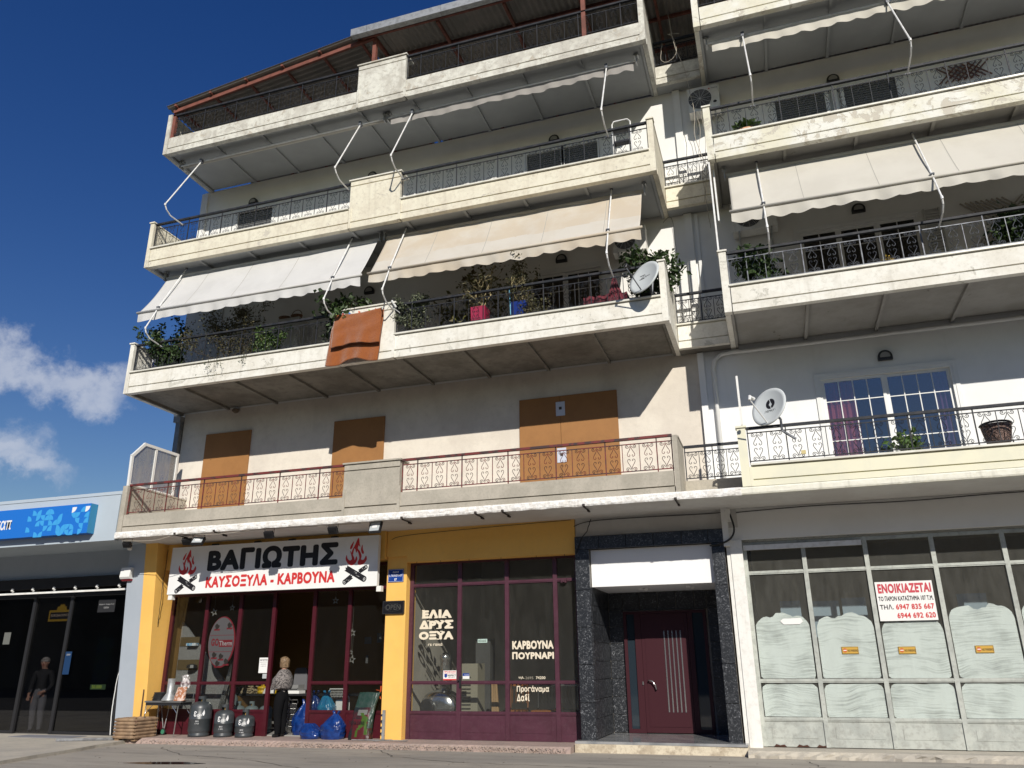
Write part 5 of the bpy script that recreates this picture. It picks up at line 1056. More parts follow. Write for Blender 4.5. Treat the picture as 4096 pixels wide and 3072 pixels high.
cable('black cable hanging down the yellow pillar left of the shop sign', [(.80, 1.15, 3.75), (.83, 1.12, 3.3), (.80, 1.12, 3.05), (.84, 1.1, 2.75), (.80, 1.14, 2.3), (.74, 1.2, 2.05), (.60, 1.12, 2.0), (.55, 1.12, 1.6), (.52, 1.12, 1.4)], .006, CABD, seed=13)
cable('white hose drooping along the grey pillar to the planter', [(.02, 1.10, 1.25), (-.035, 1.12, 1.1), (-.06, 1.13, .8), (-.03, 1.1, .4), (.06, 1.05, .0)], .009, PW, .01, seed=14)
q = MB(); q.box(.0, 0, 0, 0, 0, 0)
q = MB(); q.box(12.70, 12.80, 1.08, 1.18, 3.62, 3.84); tag(obj('junction_box', q, PIERW, loc=(12.75, 1.1, 3.62)), 'small perforated junction box at the canopy above the marble corner', 'junction box')
q = MB(); q.lathe([(.02, 0), (.07, .03), (.09, .07), (.06, .1)], (1.68, W-.06, 6.98), 12); tag(obj('swallow_nest', q, mat('mud_nest', (.13, .10, .07), .95, bump=(60, 1)), loc=(1.68, W, 6.98)), "mud swallow's nest in the corner under the second-floor soffit", 'nest')
# ================= SIGNS AND LETTERING =================
CREAMT = mat('cream_vinyl', (.72, .64, .50), .5)
def flat(name, P, y, m, parent, d=.0015):
    q = MB(); q.prism(P, y, y+d); return obj(name, q, m, parent)
t = thing('shop_sign', 'large white shop sign with black and red Greek lettering between two flame logos', 'sign', (3.5, 1.05, 3.25))
obj('board', MB().box(1.07, 6.02, 1.0, 1.08, 2.775, 3.74), SIGNW, t)
q = MB(); q.box(1.065, 6.025, .996, 1.084, 3.74, 3.75); q.box(1.065, 6.025, .996, 1.084, 2.765, 2.775); q.box(1.06, 1.07, .996, 1.084, 2.775, 3.74); q.box(6.02, 6.03, .996, 1.084, 2.775, 3.74); obj('edge_trim', q, PLAST, t)
text('lettering', 'ΒΑΓΙΩΤΗΣ', 2.01, 5.13, 3.215, 3.665, .9975, INK, t, .058, .0015)
text('lettering', 'ΚΑΥΣΟΞΥΛΑ - ΚΑΡΒΟΥΝΑ', 2.02, 5.09, 2.865, 3.11, .9975, REDI, t, .048, .0015)
def bez(P, n=6):
    out = []
    for i in range(len(P)):
        p0, p1, p2, p3 = P[i-1], P[i], P[(i+1) % len(P)], P[(i+2) % len(P)]
        for k in range(n):
            u = k/n; out.append(tuple(.5*((2*p1[j])+(p2[j]-p0[j])*u+(2*p0[j]-5*p1[j]+4*p2[j]-p3[j])*u*u+(3*p1[j]-p0[j]-3*p2[j]+p3[j])*u**3) for j in (0, 1)))
    return out
FL = [  # flame tongues, unit box 0..1 wide, 0..1 high
 [(.30, .02), (.12, .10), (.02, .26), (.06, .40), (.10, .28), (.20, .20), (.30, .24), (.26, .40), (.20, .55), (.30, .44), (.40, .30), (.44, .20), (.50, .34), (.55, .22), (.46, .08)],
 [(.58, .12), (.64, .26), (.60, .42), (.52, .56), (.50, .70), (.56, .60), (.66, .50), (.74, .34), (.72, .22), (.84, .20), (.94, .34), (.98, .20), (.86, .06), (.70, .02), (.60, .04)],
 [(.28, .42), (.30, .56), (.40, .72), (.56, 1.0), (.62, .78), (.66, .66), (.58, .72), (.54, .58), (.50, .46), (.44, .58), (.40, .62), (.36, .50), (.34, .40)],
 [(.72, .48), (.70, .60), (.76, .74), (.78, .58), (.84, .46), (.80, .40)], [(.20, .60), (.22, .72), (.36, .88), (.32, .72), (.28, .62)]]
def flame(x0, x1, z0, z1):
    for i, P in enumerate(FL): flat('flame', [(x0+(x1-x0)*a, z0+(z1-z0)*b) for a, b in bez(P, 4)], .9975-.0004*i, REDI, t)
flame(1.27, 1.74, 3.15, 3.69); flame(5.30, 5.79, 3.17, 3.72)
def log2d(x, z, L_, w, ang):
    c, s_ = cos(ang), sin(ang)
    def T(a, b): return (x+a*c-b*s_, z+a*s_+b*c)
    P = [(-L_/2, -w/2), (L_/2-.02, -w/2)]+[(L_/2-.02+w*.42*cos(k), w*.5*sin(k)) for k in (-1.2, -.6, 0, .6, 1.2)]+[(L_/2-.02, w/2), (-L_/2, w/2), (-L_/2+.02, w*.2), (-L_/2-.015, 0), (-L_/2+.02, -w*.2)]
    flat('log', [T(a, b) for a, b in P], .9972, INK, t)
    for k, (a, b, l2) in enumerate(((-.12, .2, .16), (.02, -.15, .2), (-.05, .05, .1))):
        flat('log_grain', [T(a*L_, b*w), T(a*L_+l2*L_, b*w+.004), T(a*L_+l2*L_, b*w+.009)], .9964, SIGNW, t)
    flat('log_end', [T(L_/2-.02+w*.2*cos(k*pi/4), w*.27*sin(k*pi/4)) for k in range(8)], .9964, SIGNW, t); flat('log_end', [T(L_/2-.02+w*.13*cos(k*pi/4), w*.18*sin(k*pi/4)) for k in range(8)], .9956, INK, t)
for x0, z0 in ((1.52, 2.965), (5.545, 2.995)):
    log2d(x0, z0+.02, .50, .115, -.50); log2d(x0-.16, z0-.085, .22, .10, 3.14+.62); log2d(x0+.16, z0+.10, .20, .085, .52)
for x, a in ((1.13, 1), (6.06, 1)):
    q = MB(); q.box(x-.05, x+.05, 1.02, 1.12, 2.66, 2.765); tag(obj('sign_bracket', q, PIERW, loc=(x, 1, 2.65)), 'beige metal box under the %s lower corner of the large shop sign' % ('left' if x < 3 else 'right'), 'bracket')
for x in (2.05, 3.12, 3.95, 4.95):
    q = MB(); q.box(x-.02, x+.02, 1.02, 1.2, 3.74, 3.76); q.box(x-.07, x+.07, 1.1, 1.17, 3.76, 3.80); obj('hanger', q, BLACK, t)
# street sign, OPEN board
t = thing('street_sign', 'small blue enamel street-name plate on the yellow pillar', 'street sign', (6.28, 1.29, 2.97)); BLU = mat('blue_enamel', (.012, .05, .26), .25); WHT = mat('white_enamel', (.75, .75, .75), .3)
obj('plate', MB().box(6.12, 6.455, 1.285, 1.297, 2.85, 3.10), BLU, t)
q = MB()
for a in (0, 1):
    q.box(6.128, 6.447, 1.2835, 1.285, 2.858 if a == 0 else 3.088, 2.862 if a == 0 else 3.092); q.box(6.128 if a == 0 else 6.443, 6.132 if a == 0 else 6.447, 1.2835, 1.285, 2.862, 3.088)
obj('border', q, WHT, t)
text('lettering', 'ΟΔΟΣ', 6.22, 6.355, 3.025, 3.06, 1.2835, WHT, t, .02, .001); text('lettering', 'Δ. ΠΑΠΑΣΠΥΡΟΥ', 6.145, 6.43, 2.955, 2.995, 1.2835, WHT, t, .02, .001); text('lettering', '87', 6.26, 6.315, 2.875, 2.925, 1.2835, WHT, t, .025, .001)
t = thing('open_sign', 'black unlit OPEN board on the yellow pillar below the street plate', 'sign', (6.27, 1.27, 2.36)); obj('panel', MB().box(6.045, 6.50, 1.25, 1.297, 2.245, 2.49), BLACK, t)
obj('face', MB().box(6.065, 6.48, 1.246, 1.25, 2.265, 2.47), mat('smoked_acrylic', (.012, .012, .015), .2), t)
text('lettering', 'OPEN', 6.12, 6.43, 2.32, 2.42, 1.2445, mat('unlit_led', (.06, .06, .055), .5), t, 0, .001)
q = MB()
for k in range(40): a = 2*pi*k/40; x, z = 6.272+.17*cos(a), 2.368+.075*sin(a); q.box(x-.003, x+.003, 1.243, 1.246, z-.003, z+.003)
o = obj('led_dots', q, mat('unlit_dot', (.12, .12, .11), .5), t); o['kind'] = 'stuff'
# window lettering of the second shop, fixed to the panes
YG = SY-.0055
t = thing('window_lettering', 'cream Greek wood-fuel lettering on the left pane of the second shop', 'lettering', (7.1, YG, 2.0))
text('lettering', 'ΕΛΙΑ', 6.79, 7.405, 2.155, 2.315, YG, CREAMT, t, .07, .001); text('lettering', 'ΔΡΥΣ', 6.735, 7.445, 1.957, 2.117, YG, CREAMT, t, .07, .001); text('lettering', 'ΟΞΥΑ', 6.73, 7.448, 1.76, 1.917, YG, CREAMT, t, .07, .001); text('lettering', 'σε σακιά', 6.925, 7.226, 1.645, 1.70, YG, CREAMT, t, .03, .001)
def serifs(t, spots, w=.055, h=.016):
    q = MB()
    for x, z in spots: q.box(x-w/2, x+w/2, YG, YG+.001, z-h/2, z+h/2)
    o = obj('serif', q, CREAMT, t); o['kind'] = 'stuff'
serifs(t, [(6.81, 2.163), (6.81, 2.307), (6.97, 2.163), (7.07, 2.163), (7.165, 2.163), (7.165, 2.307), (7.27, 2.163), (7.38, 2.163), (6.96, 1.965), (7.12, 1.965), (6.92, 2.109), (7.08, 2.109), (7.20, 2.109), (7.13, 1.768), (7.28, 1.768), (7.42, 1.768), (7.10, 1.91), (7.2, 1.91)])
t = thing('window_lettering', 'cream charcoal and kindling lettering with a phone number on the third pane', 'lettering', (9.0, YG, 1.4))
text('lettering', 'ΚΑΡΒΟΥΝΑ', 8.632, 9.427, 1.558, 1.708, YG, CREAMT, t, .05, .001); text('lettering', 'ΠΟΥΡΝΑΡΙ', 8.63, 9.43, 1.384, 1.512, YG, CREAMT, t, .05, .001); text('lettering', 'τηλ.', 8.745, 8.86, 1.038, 1.091, YG, CREAMT, t, .02, .001)
text('lettering', '2695', 8.88, 9.03, 1.04, 1.085, YG, mat('worn_vinyl', (.28, .25, .2), .6), t, .0, .001); text('lettering', '74200', 9.08, 9.26, 1.04, 1.088, YG, CREAMT, t, .02, .001)
text('lettering', 'Προσάναμα', 8.712, 9.322, .80, .93, YG, CREAMT, t, .03, .001); text('lettering', 'Δαδί', 8.712, 8.952, .665, .79, YG, CREAMT, t, .03, .001)
def sticker(name, label, cat, x0, x1, z0, z1, y, m, lines, th=.003):
    t = thing(name, label, cat, ((x0+x1)/2, y, z0)); obj('sheet', MB().box(x0, x1, y, y+th, z0, z1), m, t)
    for s, a, b, c, d, mm, bo in lines: text('lettering', s, x0+(x1-x0)*a, x0+(x1-x0)*b, z0+(z1-z0)*c, z0+(z1-z0)*d, y-.0015, mm, t, bo, .001)
    return t
PAP = mat('white_paper', (.75, .74, .72), .7); 
sticker('sticker', 'white and red ΠΡΟΣΟΧΗ security sticker at the foot of the left pane', 'sticker', 7.255, 7.521, 1.027, 1.20, YG, PAP, [('ΠΡΟΣΟΧΗ', .05, .95, .78, .95, REDI, .03), ('Ο ΧΩΡΟΣ ΦΥΛΑΣΣΕΤΑΙ', .03, .97, .65, .73, REDI, .01), ('RESPECT', .35, .97, .40, .58, INK, .03), ('SECURITY', .40, .92, .24, .34, INK, .0)])
t = [o for o in bpy.data.objects if o.name.startswith('sticker')][-1]; obj('band', MB().box(7.255, 7.521, YG-.001, YG-.0002, 1.027, 1.05), REDI, t); flat('shield', [(7.28, 1.14), (7.335, 1.14), (7.335, 1.09), (7.308, 1.068), (7.28, 1.09)], YG-.001, BLU, t)
sticker('sticker', 'small blue and white card sticker at the foot of the middle pane', 'sticker', 7.65, 7.783, 1.05, 1.147, YG, PAP, [('Cardlink', .25, .95, .62, .85, WHT, .0)]); t = [o for o in bpy.data.objects if o.name.startswith('sticker')][-1]; obj('band', MB().box(7.65, 7.783, YG-.001, YG-.0002, 1.10, 1.147), BLU, t)
sticker('sticker', 'pale ΕΙΣΟΔΟΣ entry label on the middle pane', 'label', 7.947, 8.137, 1.687, 1.754, YG, mat('pale_green_label', (.45, .58, .52), .5), [('ΕΙΣΟΔΟΣ', .08, .92, .2, .8, INK, .02)])
sticker('poster', 'white printed sheet taped inside the pane left of the open doorway', 'poster', 3.17, 3.385, 1.18, 1.475, YG, PAP, [('ΒΑΓΙΩΤΗΣ', .1, .9, .80, .90, INK, .03), ('ΩΡΑΡΙΟ ΛΕΙΤΟΥΡΓΙΑΣ', .1, .9, .68, .73, INK, 0), ('ΚΑΘΗΜΕΡΙΝΑ', .2, .8, .55, .60, INK, 0), ('ΣΑΒΒΑΤΟ', .2, .8, .42, .47, INK, 0)])
sticker('poster', 'small grey slip taped under the printed sheet beside the doorway', 'slip', 3.275, 3.40, 1.075, 1.165, YG, mat('grey_paper', (.4, .42, .42), .7), [])
# for-rent poster
t = sticker('poster', 'white ΕΝΟΙΚΙΑΖΕΤΑΙ for-rent poster with red phone numbers on the whitewashed window', 'poster', 14.965, 15.815, 1.90, 2.515, 1.335, PAP, [('ΕΝΟΙΚΙΑΖΕΤΑΙ', .04, .97, .70, .95, mat('poster_red', (.50, .05, .07), .6), .05), ('ΤΟ ΠΑΡΟΝ ΚΑΤΑΣΤΗΜΑ 107 Τ.Μ.', .03, .98, .505, .63, INK, .03),
   ('ΤΗΛ.', .03, .27, .29, .42, INK, .02), ('6947 835 667', .31, .97, .28, .42, REDI, .035), ('6944 692 620', .31, .97, .06, .20, REDI, .035)])
GOLD = mat('gold_sticker', (.55, .33, .06), .4, metal=.1); ORG_ = mat('faded_red', (.50, .12, .03), .5)
for x, z, l in ((14.32, 1.405, 'gold NO PARKING sticker on the second whitewashed pane'), (15.165, 1.395, 'scratched gold NO PARKING sticker below the for-rent poster'), (16.262, 1.395, 'gold NO PARKING sticker on the pane right of the for-rent poster')):
    t = sticker('sticker', l, 'sticker', x, x+.255, z, z+.112, 1.372, GOLD, [('NO PARKING', .36, .96, .3, .62, INK, .01)])
    flat('disc', [(x+.05+.032*cos(k*pi/8), z+.056+.034*sin(k*pi/8)) for k in range(16)], 1.3705, ORG_, t); obj('bar', MB().box(x+.026, x+.074, 1.3695, 1.3704, z+.05, z+.062), PAP, t)
    q = MB(); q.box(x+.004, x+.251, 1.3705, 1.3718, z+.004, z+.008); q.box(x+.004, x+.251, 1.3705, 1.3718, z+.104, z+.108); q.box(x+.004, x+.008, 1.3705, 1.3718, z+.008, z+.104); q.box(x+.247, x+.251, 1.3705, 1.3718, z+.008, z+.104); obj('border', q, INK, t)
q = MB(); q.prism([(13.42+.05, 1.885), (13.73, 1.885), (13.782, 1.93), (13.75, 1.983), (13.47, 1.978), (13.42, 1.94)], 1.372, 1.375); tag(obj('sticker', q, PAP, loc=(13.6, 1.37, 1.9)), 'torn white sticker remnant at the top of the first whitewashed pane', 'sticker')
# round fuel sticker on the first shop
t = thing('sticker', 'large oval grey GOTherm fuel sticker with red rim on the second pane', 'sticker', (2.2, YG, 1.8))
STG = mat('grey_sticker', (.075, .072, .075), .5); STR = mat('dull_red_sticker', (.11, .008, .012), .5)
def ell(cx, cz, rx, rz, n=36, a0=0, a1=2*pi): return [(cx+rx*cos(a0+(a1-a0)*k/n), cz+rz*sin(a0+(a1-a0)*k/n)) for k in range(n)]
flat('rim', ell(2.2, 1.80, .335, .515), YG, STR, t); flat('face', ell(2.185, 1.805, .315, .49), YG-.0012, STG, t)
for z in (1.60, 1.93): obj('line', MB().box(1.90, 2.49, YG-.0022, YG-.0014, z, z+.008), STR, t)
text('lettering', 'GO', 1.94, 2.13, 1.72, 1.87, YG-.0024, STR, t, .04, .001); obj('band', MB().box(2.14, 2.47, YG-.0022, YG-.0014, 1.70, 1.84), STR, t); text('lettering', 'Therm', 2.145, 2.46, 1.725, 1.82, YG-.0034, mat('pale_sticker', (.2, .2, .2), .5), t, .02, .001)
for cx, cz in ((2.05, 2.10), (2.05, 1.53), (2.22, 1.50), (2.36, 1.40), (2.15, 1.36), (2.36, 2.12)):
    obj('caption', MB().box(cx-.07, cx+.07, YG-.0022, YG-.0014, cz-.07, cz-.035), STR, t); flat('picture', [(cx+.055*cos(k)*(1+.3*sin(k*5)), cz+.01+.055*sin(k)*(1+.3*cos(k*3))) for k in [j*.52 for j in range(12)]], YG-.0024, mat('dark_picture', (.015, .012, .01), .6) if cx == 2.05 and cz > 2 else bpy.data.materials['dark_picture'], t)
# star decorations
STAR = mat('silver_star', (.55, .53, .48), .35, metal=.5)
def star(x, z, r, l, rot=0):
    q = MB(); P = []
    for k in range(10): rr = r if k % 2 == 0 else r*.42; a = pi/2+k*pi/5+rot; P.append((x+rr*cos(a), z+rr*sin(a)))
    Pi = [(x+(a-x)*.66, z+(b-z)*.66) for a, b in P]; n = 10; vs = [(a, YG+.03, b) for a, b in P]+[(a, YG+.03, b) for a, b in Pi]+[(a, YG+.045, b) for a, b in P]+[(a, YG+.045, b) for a, b in Pi]
    q.add(vs, [f for k in range(n) for f in ((k, (k+1) % n, n+(k+1) % n, n+k), (2*n+k, 3*n+k, 3*n+(k+1) % n, 2*n+(k+1) % n), (k, 2*n+k, 2*n+(k+1) % n, (k+1) % n), (n+k, n+(k+1) % n, 3*n+(k+1) % n, 3*n+k))])
    q.tube([(x, YG+.037, z+r), (x, YG+.037, z+r+.5)], .002, 3); o = obj('star_ornament', q, STAR, loc=(x, YG, z)); tag(o, l, 'ornament', 'star ornaments hung in the shop window')
star(1.90, 2.41, .085, 'larger silver star above the oval sticker, at its left', .3); star(2.345, 2.49, .07, 'small silver star above the oval sticker, at its right'); star(4.83, 2.56, .075, 'silver star at the top of the pane right of the doorway'); star(5.26, 1.92, .08, 'upper silver star beside the mullion of the rightmost pane', .2); star(5.28, 1.42, .085, 'lowest silver star above the charcoal sack', -.15); star(5.25, 1.55, .05, 'tiny silver star between two larger ones in the rightmost pane')

# ---- neighbour: blue sign, awning box, stickers
NBLU = mat('bright_blue_sign', (.015, .15, .55), .35); NBL2 = mat('light_blue_print', (.05, .33, .68), .35); NBS = mat('blue_sign_side', (.03, .22, .40), .4)
t = thing('shop_sign', 'long blue light-box sign with quarter-circle pattern on the neighbouring fascia', 'sign', (-2, 0, 4.3))
obj('box', MB().box(-6.5, -.17, -.19, -.004, 3.975, 4.60), NBLU, t); obj('end_cap', MB().box(-.17, -.165, -.188, -.006, 3.98, 4.595), NBS, t)
text('lettering', 'οπαπ', -2.92, -2.30, 4.165, 4.375, -.1925, WHT, t, .02, .002)
random.seed(5); c_ = .1325
grid = ["0110100000110", "1011011001111", "0101110011010", "0011001110110", "1000110111011"]
grid = [".ab.ba....w.bw", "a.dcba.b..cd.b", "..bc.abd...c.b", "a...db.abda.c.", "..ab...cdcb.d."]
for r, row in enumerate(grid):
    for k, ch in enumerate(row):
        if ch == '.': continue
        x0 = -1.86+.12*k+.0; z0 = 4.545-.118*(r+1); s = .117; q0 = {'a': (0, 0, 0), 'b': (1, 0, 90), 'c': (1, 1, 180), 'd': (0, 1, 270), 'w': (0, 1, 270)}[ch]
        cx, cz = x0+s*q0[0], z0+s*q0[1]; P = [(cx, cz)]+[(cx+s*cos(radians(q0[2]+9*j)), cz+s*sin(radians(q0[2]+9*j))) for j in range(11)]
        if x0+s < -.18: flat('pattern_piece', P, -.1925, WHT if ch == 'w' else NBL2, t)
t = thing('awning_cassette', 'black retracted awning with small hooks over the dark glass front', 'awning', (-2.5, 1.3, 3.1))
obj('cassette', MB().box(-8, -.2, 1.30, 1.42, 3.05, 3.28), mat('black_canvas', (.015, .015, .017), .8), t); obj('front_bar', MB().box(-8, -.2, 1.22, 1.27, 2.93, 2.97), WMET, t)
q = MB()
for k in range(8): q2 = MB(); x = -.45-.62*k; q2.tube([(x, 1.24, 3.0), (x, 1.20, 3.03), (x, 1.22, 3.06)], .028, 6); obj('hook', q2, PLAST, t)
STRD = mat('dark_red_lens', (.22, .01, .02), .4)
t = thing('alarm_siren', 'white alarm siren box with red base on the grey pillar', 'alarm box', (.03, .95, 3.1)); obj('cover', MB().prismx([(.93, 3.12), (.83, 3.12), (.80, 3.16), (.83, 3.36), (.93, 3.36)], -.09, .17), PLAST, t); obj('red_base', MB().prismx([(.93, 3.08), (.87, 3.08), (.84, 3.12), (.93, 3.12)], -.08, .16), STRD, t)
q = MB(); q.lathe([(.03, 0), (.05, .02), (.05, .07), (.03, .09)], (.22, .65, 3.70), 10); q.box(.19, .25, .62, .68, 3.79, 3.85); tag(obj('security_camera', q, PLAST, loc=(.22, .65, 3.7)), 'small security camera under the canopy at the grey pillar', 'camera')
t = thing('led_sign', 'yellow framed EUROJACKPOT lamp sign behind the dark glass', 'sign', (-2.35, 1.56, 2.45)); Y5 = mat('dull_yellow_frame', (.35, .22, .02), .5); obj('frame', MB().box(-2.70, -2.02, 1.56, 1.60, 2.33, 2.58), Y5, t); obj('panel', MB().box(-2.65, -2.07, 1.553, 1.56, 2.38, 2.53), BLACK, t)
text('lettering', 'EUROJACKPOT', -2.62, -2.10, 2.42, 2.49, 1.551, mat('led_dots_cream', (.5, .4, .3), .5), t, .01, .001); obj('crown', MB().prism([(-2.5, 2.58), (-2.22, 2.58), (-2.24, 2.66), (-2.28, 2.66), (-2.30, 2.72), (-2.40, 2.72), (-2.42, 2.66), (-2.48, 2.66)], 1.57, 1.59), Y5, t)
DK2 = mat('dark_grey_notice', (.02, .02, .022), .5); GRT = mat('pale_notice_text', (.4, .4, .4), .6)
sticker('notice', 'dark grey owner notice at the top of the right dark pane', 'notice', -1.23, -.75, 2.49, 2.77, 1.49, DK2, [('Μαύρης Θ. - Μαύρης Π. Ο.Ε.', .06, .94, .55, .67, GRT, 0), ('1202024', .35, .65, .3, .42, GRT, 0)])
sticker('poster', 'small pale sheet on the glass at the far left edge', 'sheet', -3.86, -3.66, 1.845, 2.11, 1.49, mat('dim_paper', (.12, .125, .115), .7), [])
sticker('poster', 'narrow blue notice on the door frame right of the man in black', 'notice', -1.90, -1.72, 1.18, 1.66, 1.455, mat('dim_blue', (.008, .035, .10), .5), [('OPAP', .2, .8, .82, .9, GRT, 0)])
sticker('sticker', 'green and yellow 50.000 strip low on the right dark pane', 'sticker', -1.09, -.67, .865, .97, 1.49, mat('dim_green', (.006, .018, .004), .5), [('50.000', .1, .75, .2, .85, mat('dim_lime', (.10, .14, .02), .5), .01)])
t = sticker('poster', 'tall blue and green advertising poster behind the right dark pane', 'poster', -1.15, -.70, 1.0, 1.95, 1.56, mat('dark_ad', (.008, .03, .07), .5, c2=(.02, .06, .02), cs=4), [])
# ---- floodlights and bracket hooks
def flood(label, x, y, z, tilt, yaw, w=.20, h=.17, front=True):
    t = thing('floodlight', label, 'floodlight', (x, y, z), rotz=yaw); o = ORG[t.name]; ORG[t.name] = (0, 0, 0); c, s_ = cos(tilt), sin(tilt)
    def T(p): return Vector((p.x, p.y*c-p.z*s_, p.y*s_+p.z*c-.12))
    q = MB(); q.box(-w/2, w/2, -.02, .04, -h/2, h/2); 
    for k in range(7): q.box(-w/2+.015+k*(w-.03)/7, -w/2+.022+k*(w-.03)/7, .04, .07, -h/2+.02, h/2-.02)
    q.xf(T); obj('housing', q, BLACK, t)
    q = MB(); q.box(-w/2+.02, w/2-.02, -.026, -.02, -h/2+.02, h/2-.02); q.xf(T); obj('lens', q, mat('floodlight_lens', (.42, .45, .46), .15), t) if 'floodlight_lens' not in bpy.data.materials else obj('lens', q, bpy.data.materials['floodlight_lens'], t)
    q = MB(); q.box(-.05, .05, -.03, -.027, -.03, .03); q.xf(T); obj('led_plate', q, PAP, t)
    q = MB(); q.tube([(-w/2-.01, 0, -.12), (-w/2-.01, 0, -.01), (-w/2+.03, 0, .0), (w/2-.03, 0, .0), (w/2+.01, 0, -.01), (w/2+.01, 0, -.12)], .006, 4); obj('yoke', q, BLACK, t); ORG[t.name] = o; return t
flood('floodlight angled down above the left end of the shop sign, nearer the street', 2.42, .12, 3.83, -.75, .25, .24, .2); flood('small floodlight tucked behind the first one at the left end of the sign', 2.10, .20, 3.85, -2.2, .3, .2, .14)
flood('floodlight with bare finned back above the middle of the shop sign', 4.10, .10, 3.86, -2.5, .1, .18, .14); flood('floodlight with bare finned back above the last letters of the shop sign', 5.53, .08, 3.86, -2.5, .0, .18, .14)
flood('square floodlight facing the street above the right end of the shop sign', 6.40, .12, 3.87, -.35, -.05, .24, .22); flood('small floodlight under the canopy at the left corner over the grey pillar', .62, .15, 3.86, -2.3, .3, .16, .12)
for x, l in ((1.95, 'rusty sign bracket under the canopy edge, first from the left'), (2.9, 'rusty sign bracket under the canopy edge left of the sign middle'), (7.01, 'rusty bracket under the canopy right of the street plate'), (8.46, 'rusty bracket under the canopy, left one of a close pair'), (8.97, 'rusty bracket under the canopy, right one of a close pair'), (10.44, 'rusty bracket under the canopy left above the marble entrance'), (12.0, 'rusty bracket under the canopy right above the marble entrance')):
    q = MB(); q.box(x-.022, x+.022, .0-.045, .03, 3.845, 3.88); q.box(x-.012, x+.012, -.01, .36, 3.825, 3.84); q.box(x-.006, x+.03, .25, .36, 3.80, 3.825); tag(obj('bracket', q, mat('dark_rusty_iron', (.045, .035, .03), .7) if 'dark_rusty_iron' not in bpy.data.materials else bpy.data.materials['dark_rusty_iron'], loc=(x, .1, 3.84)), l, 'bracket')
for x in (6.75, 7.25, 7.85, 8.5, 9.2, 9.75): q = MB(); q.tube([(x, 1.26, 3.25), (x, 1.25, 3.17), (x+.03, 1.25, 3.16), (x+.04, 1.25, 3.19)], .006, 4); obj('hook', q, BLACK, LB)
# ================= STREET OBJECTS =================
BOT = mat('dark_grey_cylinder_paint', (.035, .042, .046), .38, c2=(.05, .055, .06), cs=6, spec=.5); BOTL = mat('light_grey_cylinder_paint', (.16, .20, .21), .4); BOTY = mat('yellow_cylinder_paint', (.65, .42, .02), .4)
def bottle(label, x, y, z, r, h, m, kind='tall', brand=True, cat='gas cylinder', group=None):
    t = thing('gas_cylinder', label, cat, (x, y, z), group); o = ORG[t.name]; 
    prof = [(r*.93, 0), (r*.95, .055), (r*.86, .06), (r*.97, .09), (r, .12), (r, h*.5), (r*1.012, h*.505), (r, h*.51), (r, h*.80), (r*.94, h*.88), (r*.76, h*.95), (r*.45, h*.99), (r*.2, h)]
    q = MB(); q.lathe(prof, (x, y, z), 28); obj('body', q, m, t, smooth=True)
    q = MB(); hc = .115 if kind == 'tall' else .10; rc = r*.36
    n = 14
    for k in range(n):
        a0 = 2*pi*k/n; a1 = 2*pi*(k+1)/n
        lo = 0 if k % 7 in (0, 1, 5, 6) else hc*.6
        q.add([(x+rc*cos(a), y+rc*sin(a), z+h*.965+zz) for zz in (lo, hc) for a in (a0, a1)]+[(x+rc*.9*cos(a), y+rc*.9*sin(a), z+h*.965+zz) for zz in (lo, hc) for a in (a0, a1)], [(0, 1, 3, 2), (5, 4, 6, 7), (2, 3, 7, 6), (0, 4, 5, 1)])
    obj('guard_ring', q, m, t)
    q = MB(); q.lathe([(.018, 0), (.018, .05), (.028, .055), (.028, .075), (.01, .08)], (x, y, z+h), 8); obj('valve', q, mat('brass_valve', (.5, .32, .1), .35, metal=.8) if 'brass_valve' not in bpy.data.materials else bpy.data.materials['brass_valve'], t)
    if brand:
        cd = Vector((13.4-x, -13.2-y, 0)).normalized(); rt = Vector((-cd.y, cd.x, 0))
        if rt.x < 0: rt = -rt
        def X(p): a = (p.x)/r-.12; v = cd*cos(a)+rt*sin(a); return Vector((x, y, 0))+v*(r+.002-p.y)+Vector((0, 0, z+p.z))
        zz = h*.60
        text('lettering', 'ε', -.105, -.05, zz-.015, zz+.085, 0, WHT, t, .015, .0005, xf=X); text('lettering', 'gas', -.04, .05, zz-.025, zz+.03, 0, WHT, t, .0, .0005, xf=X)
        text('lettering', 'ΕΚΟ', -.06, .0, zz-.115, zz-.09, 0, WHT, t, .0, .0005, xf=X); text('lettering', '11 KG', -.07, .01, zz-.155, zz-.135, 0, WHT, t, .0, .0005, xf=X)
        q = MB(); P = [(.07, .02), (.055, .06), (.075, .10), (.085, .13), (.10, .09), (.105, .06), (.09, .02)]; v = [X(Vector((a, 0, zz-.02+b))) for a, b in P]; q.add(v, [list(range(len(v)))]); obj('flame_mark', q, WHT, t)
    return t
bottle('tallest dark grey gas cylinder beside the folding table', 2.11, 1.20, .0, .215, .655, BOT); bottle('middle dark grey gas cylinder of the three on the step', 2.655, 1.24, .0, .19, .495, BOT); bottle('shortest dark grey gas cylinder before the open doorway', 3.14, 1.25, .0, .185, .405, BOT)
for x, y, z, r, h, m, l in ((2.42, 1.98, .02, .15, .52, BOTL, 'pale grey gas cylinder inside the window, left of its two neighbours'), (2.77, 1.95, .02, .15, .52, BOTL, 'pale grey gas cylinder inside the window, middle of three'), (3.07, 2.02, .02, .14, .52, BOTL, 'pale grey gas cylinder inside the window nearest the doorway'), (1.55, 1.9, .02, .17, .60, BOTL, 'pale grey gas cylinder behind the folding table window'), (1.95, 2.3, .02, .17, .75, BOTL, 'tall pale grey gas cylinder behind the tallest dark one'),
                            (2.27, 3.0, .74, .115, .155, BOTY, 'yellow gas cylinder on the black counter behind the glass'), (2.56, 3.0, .74, .115, .155, BOTY, 'yellow gas cylinder on the counter next to the doorway')):
    bottle(l, x, y, z, r, h, m, 'short', False)
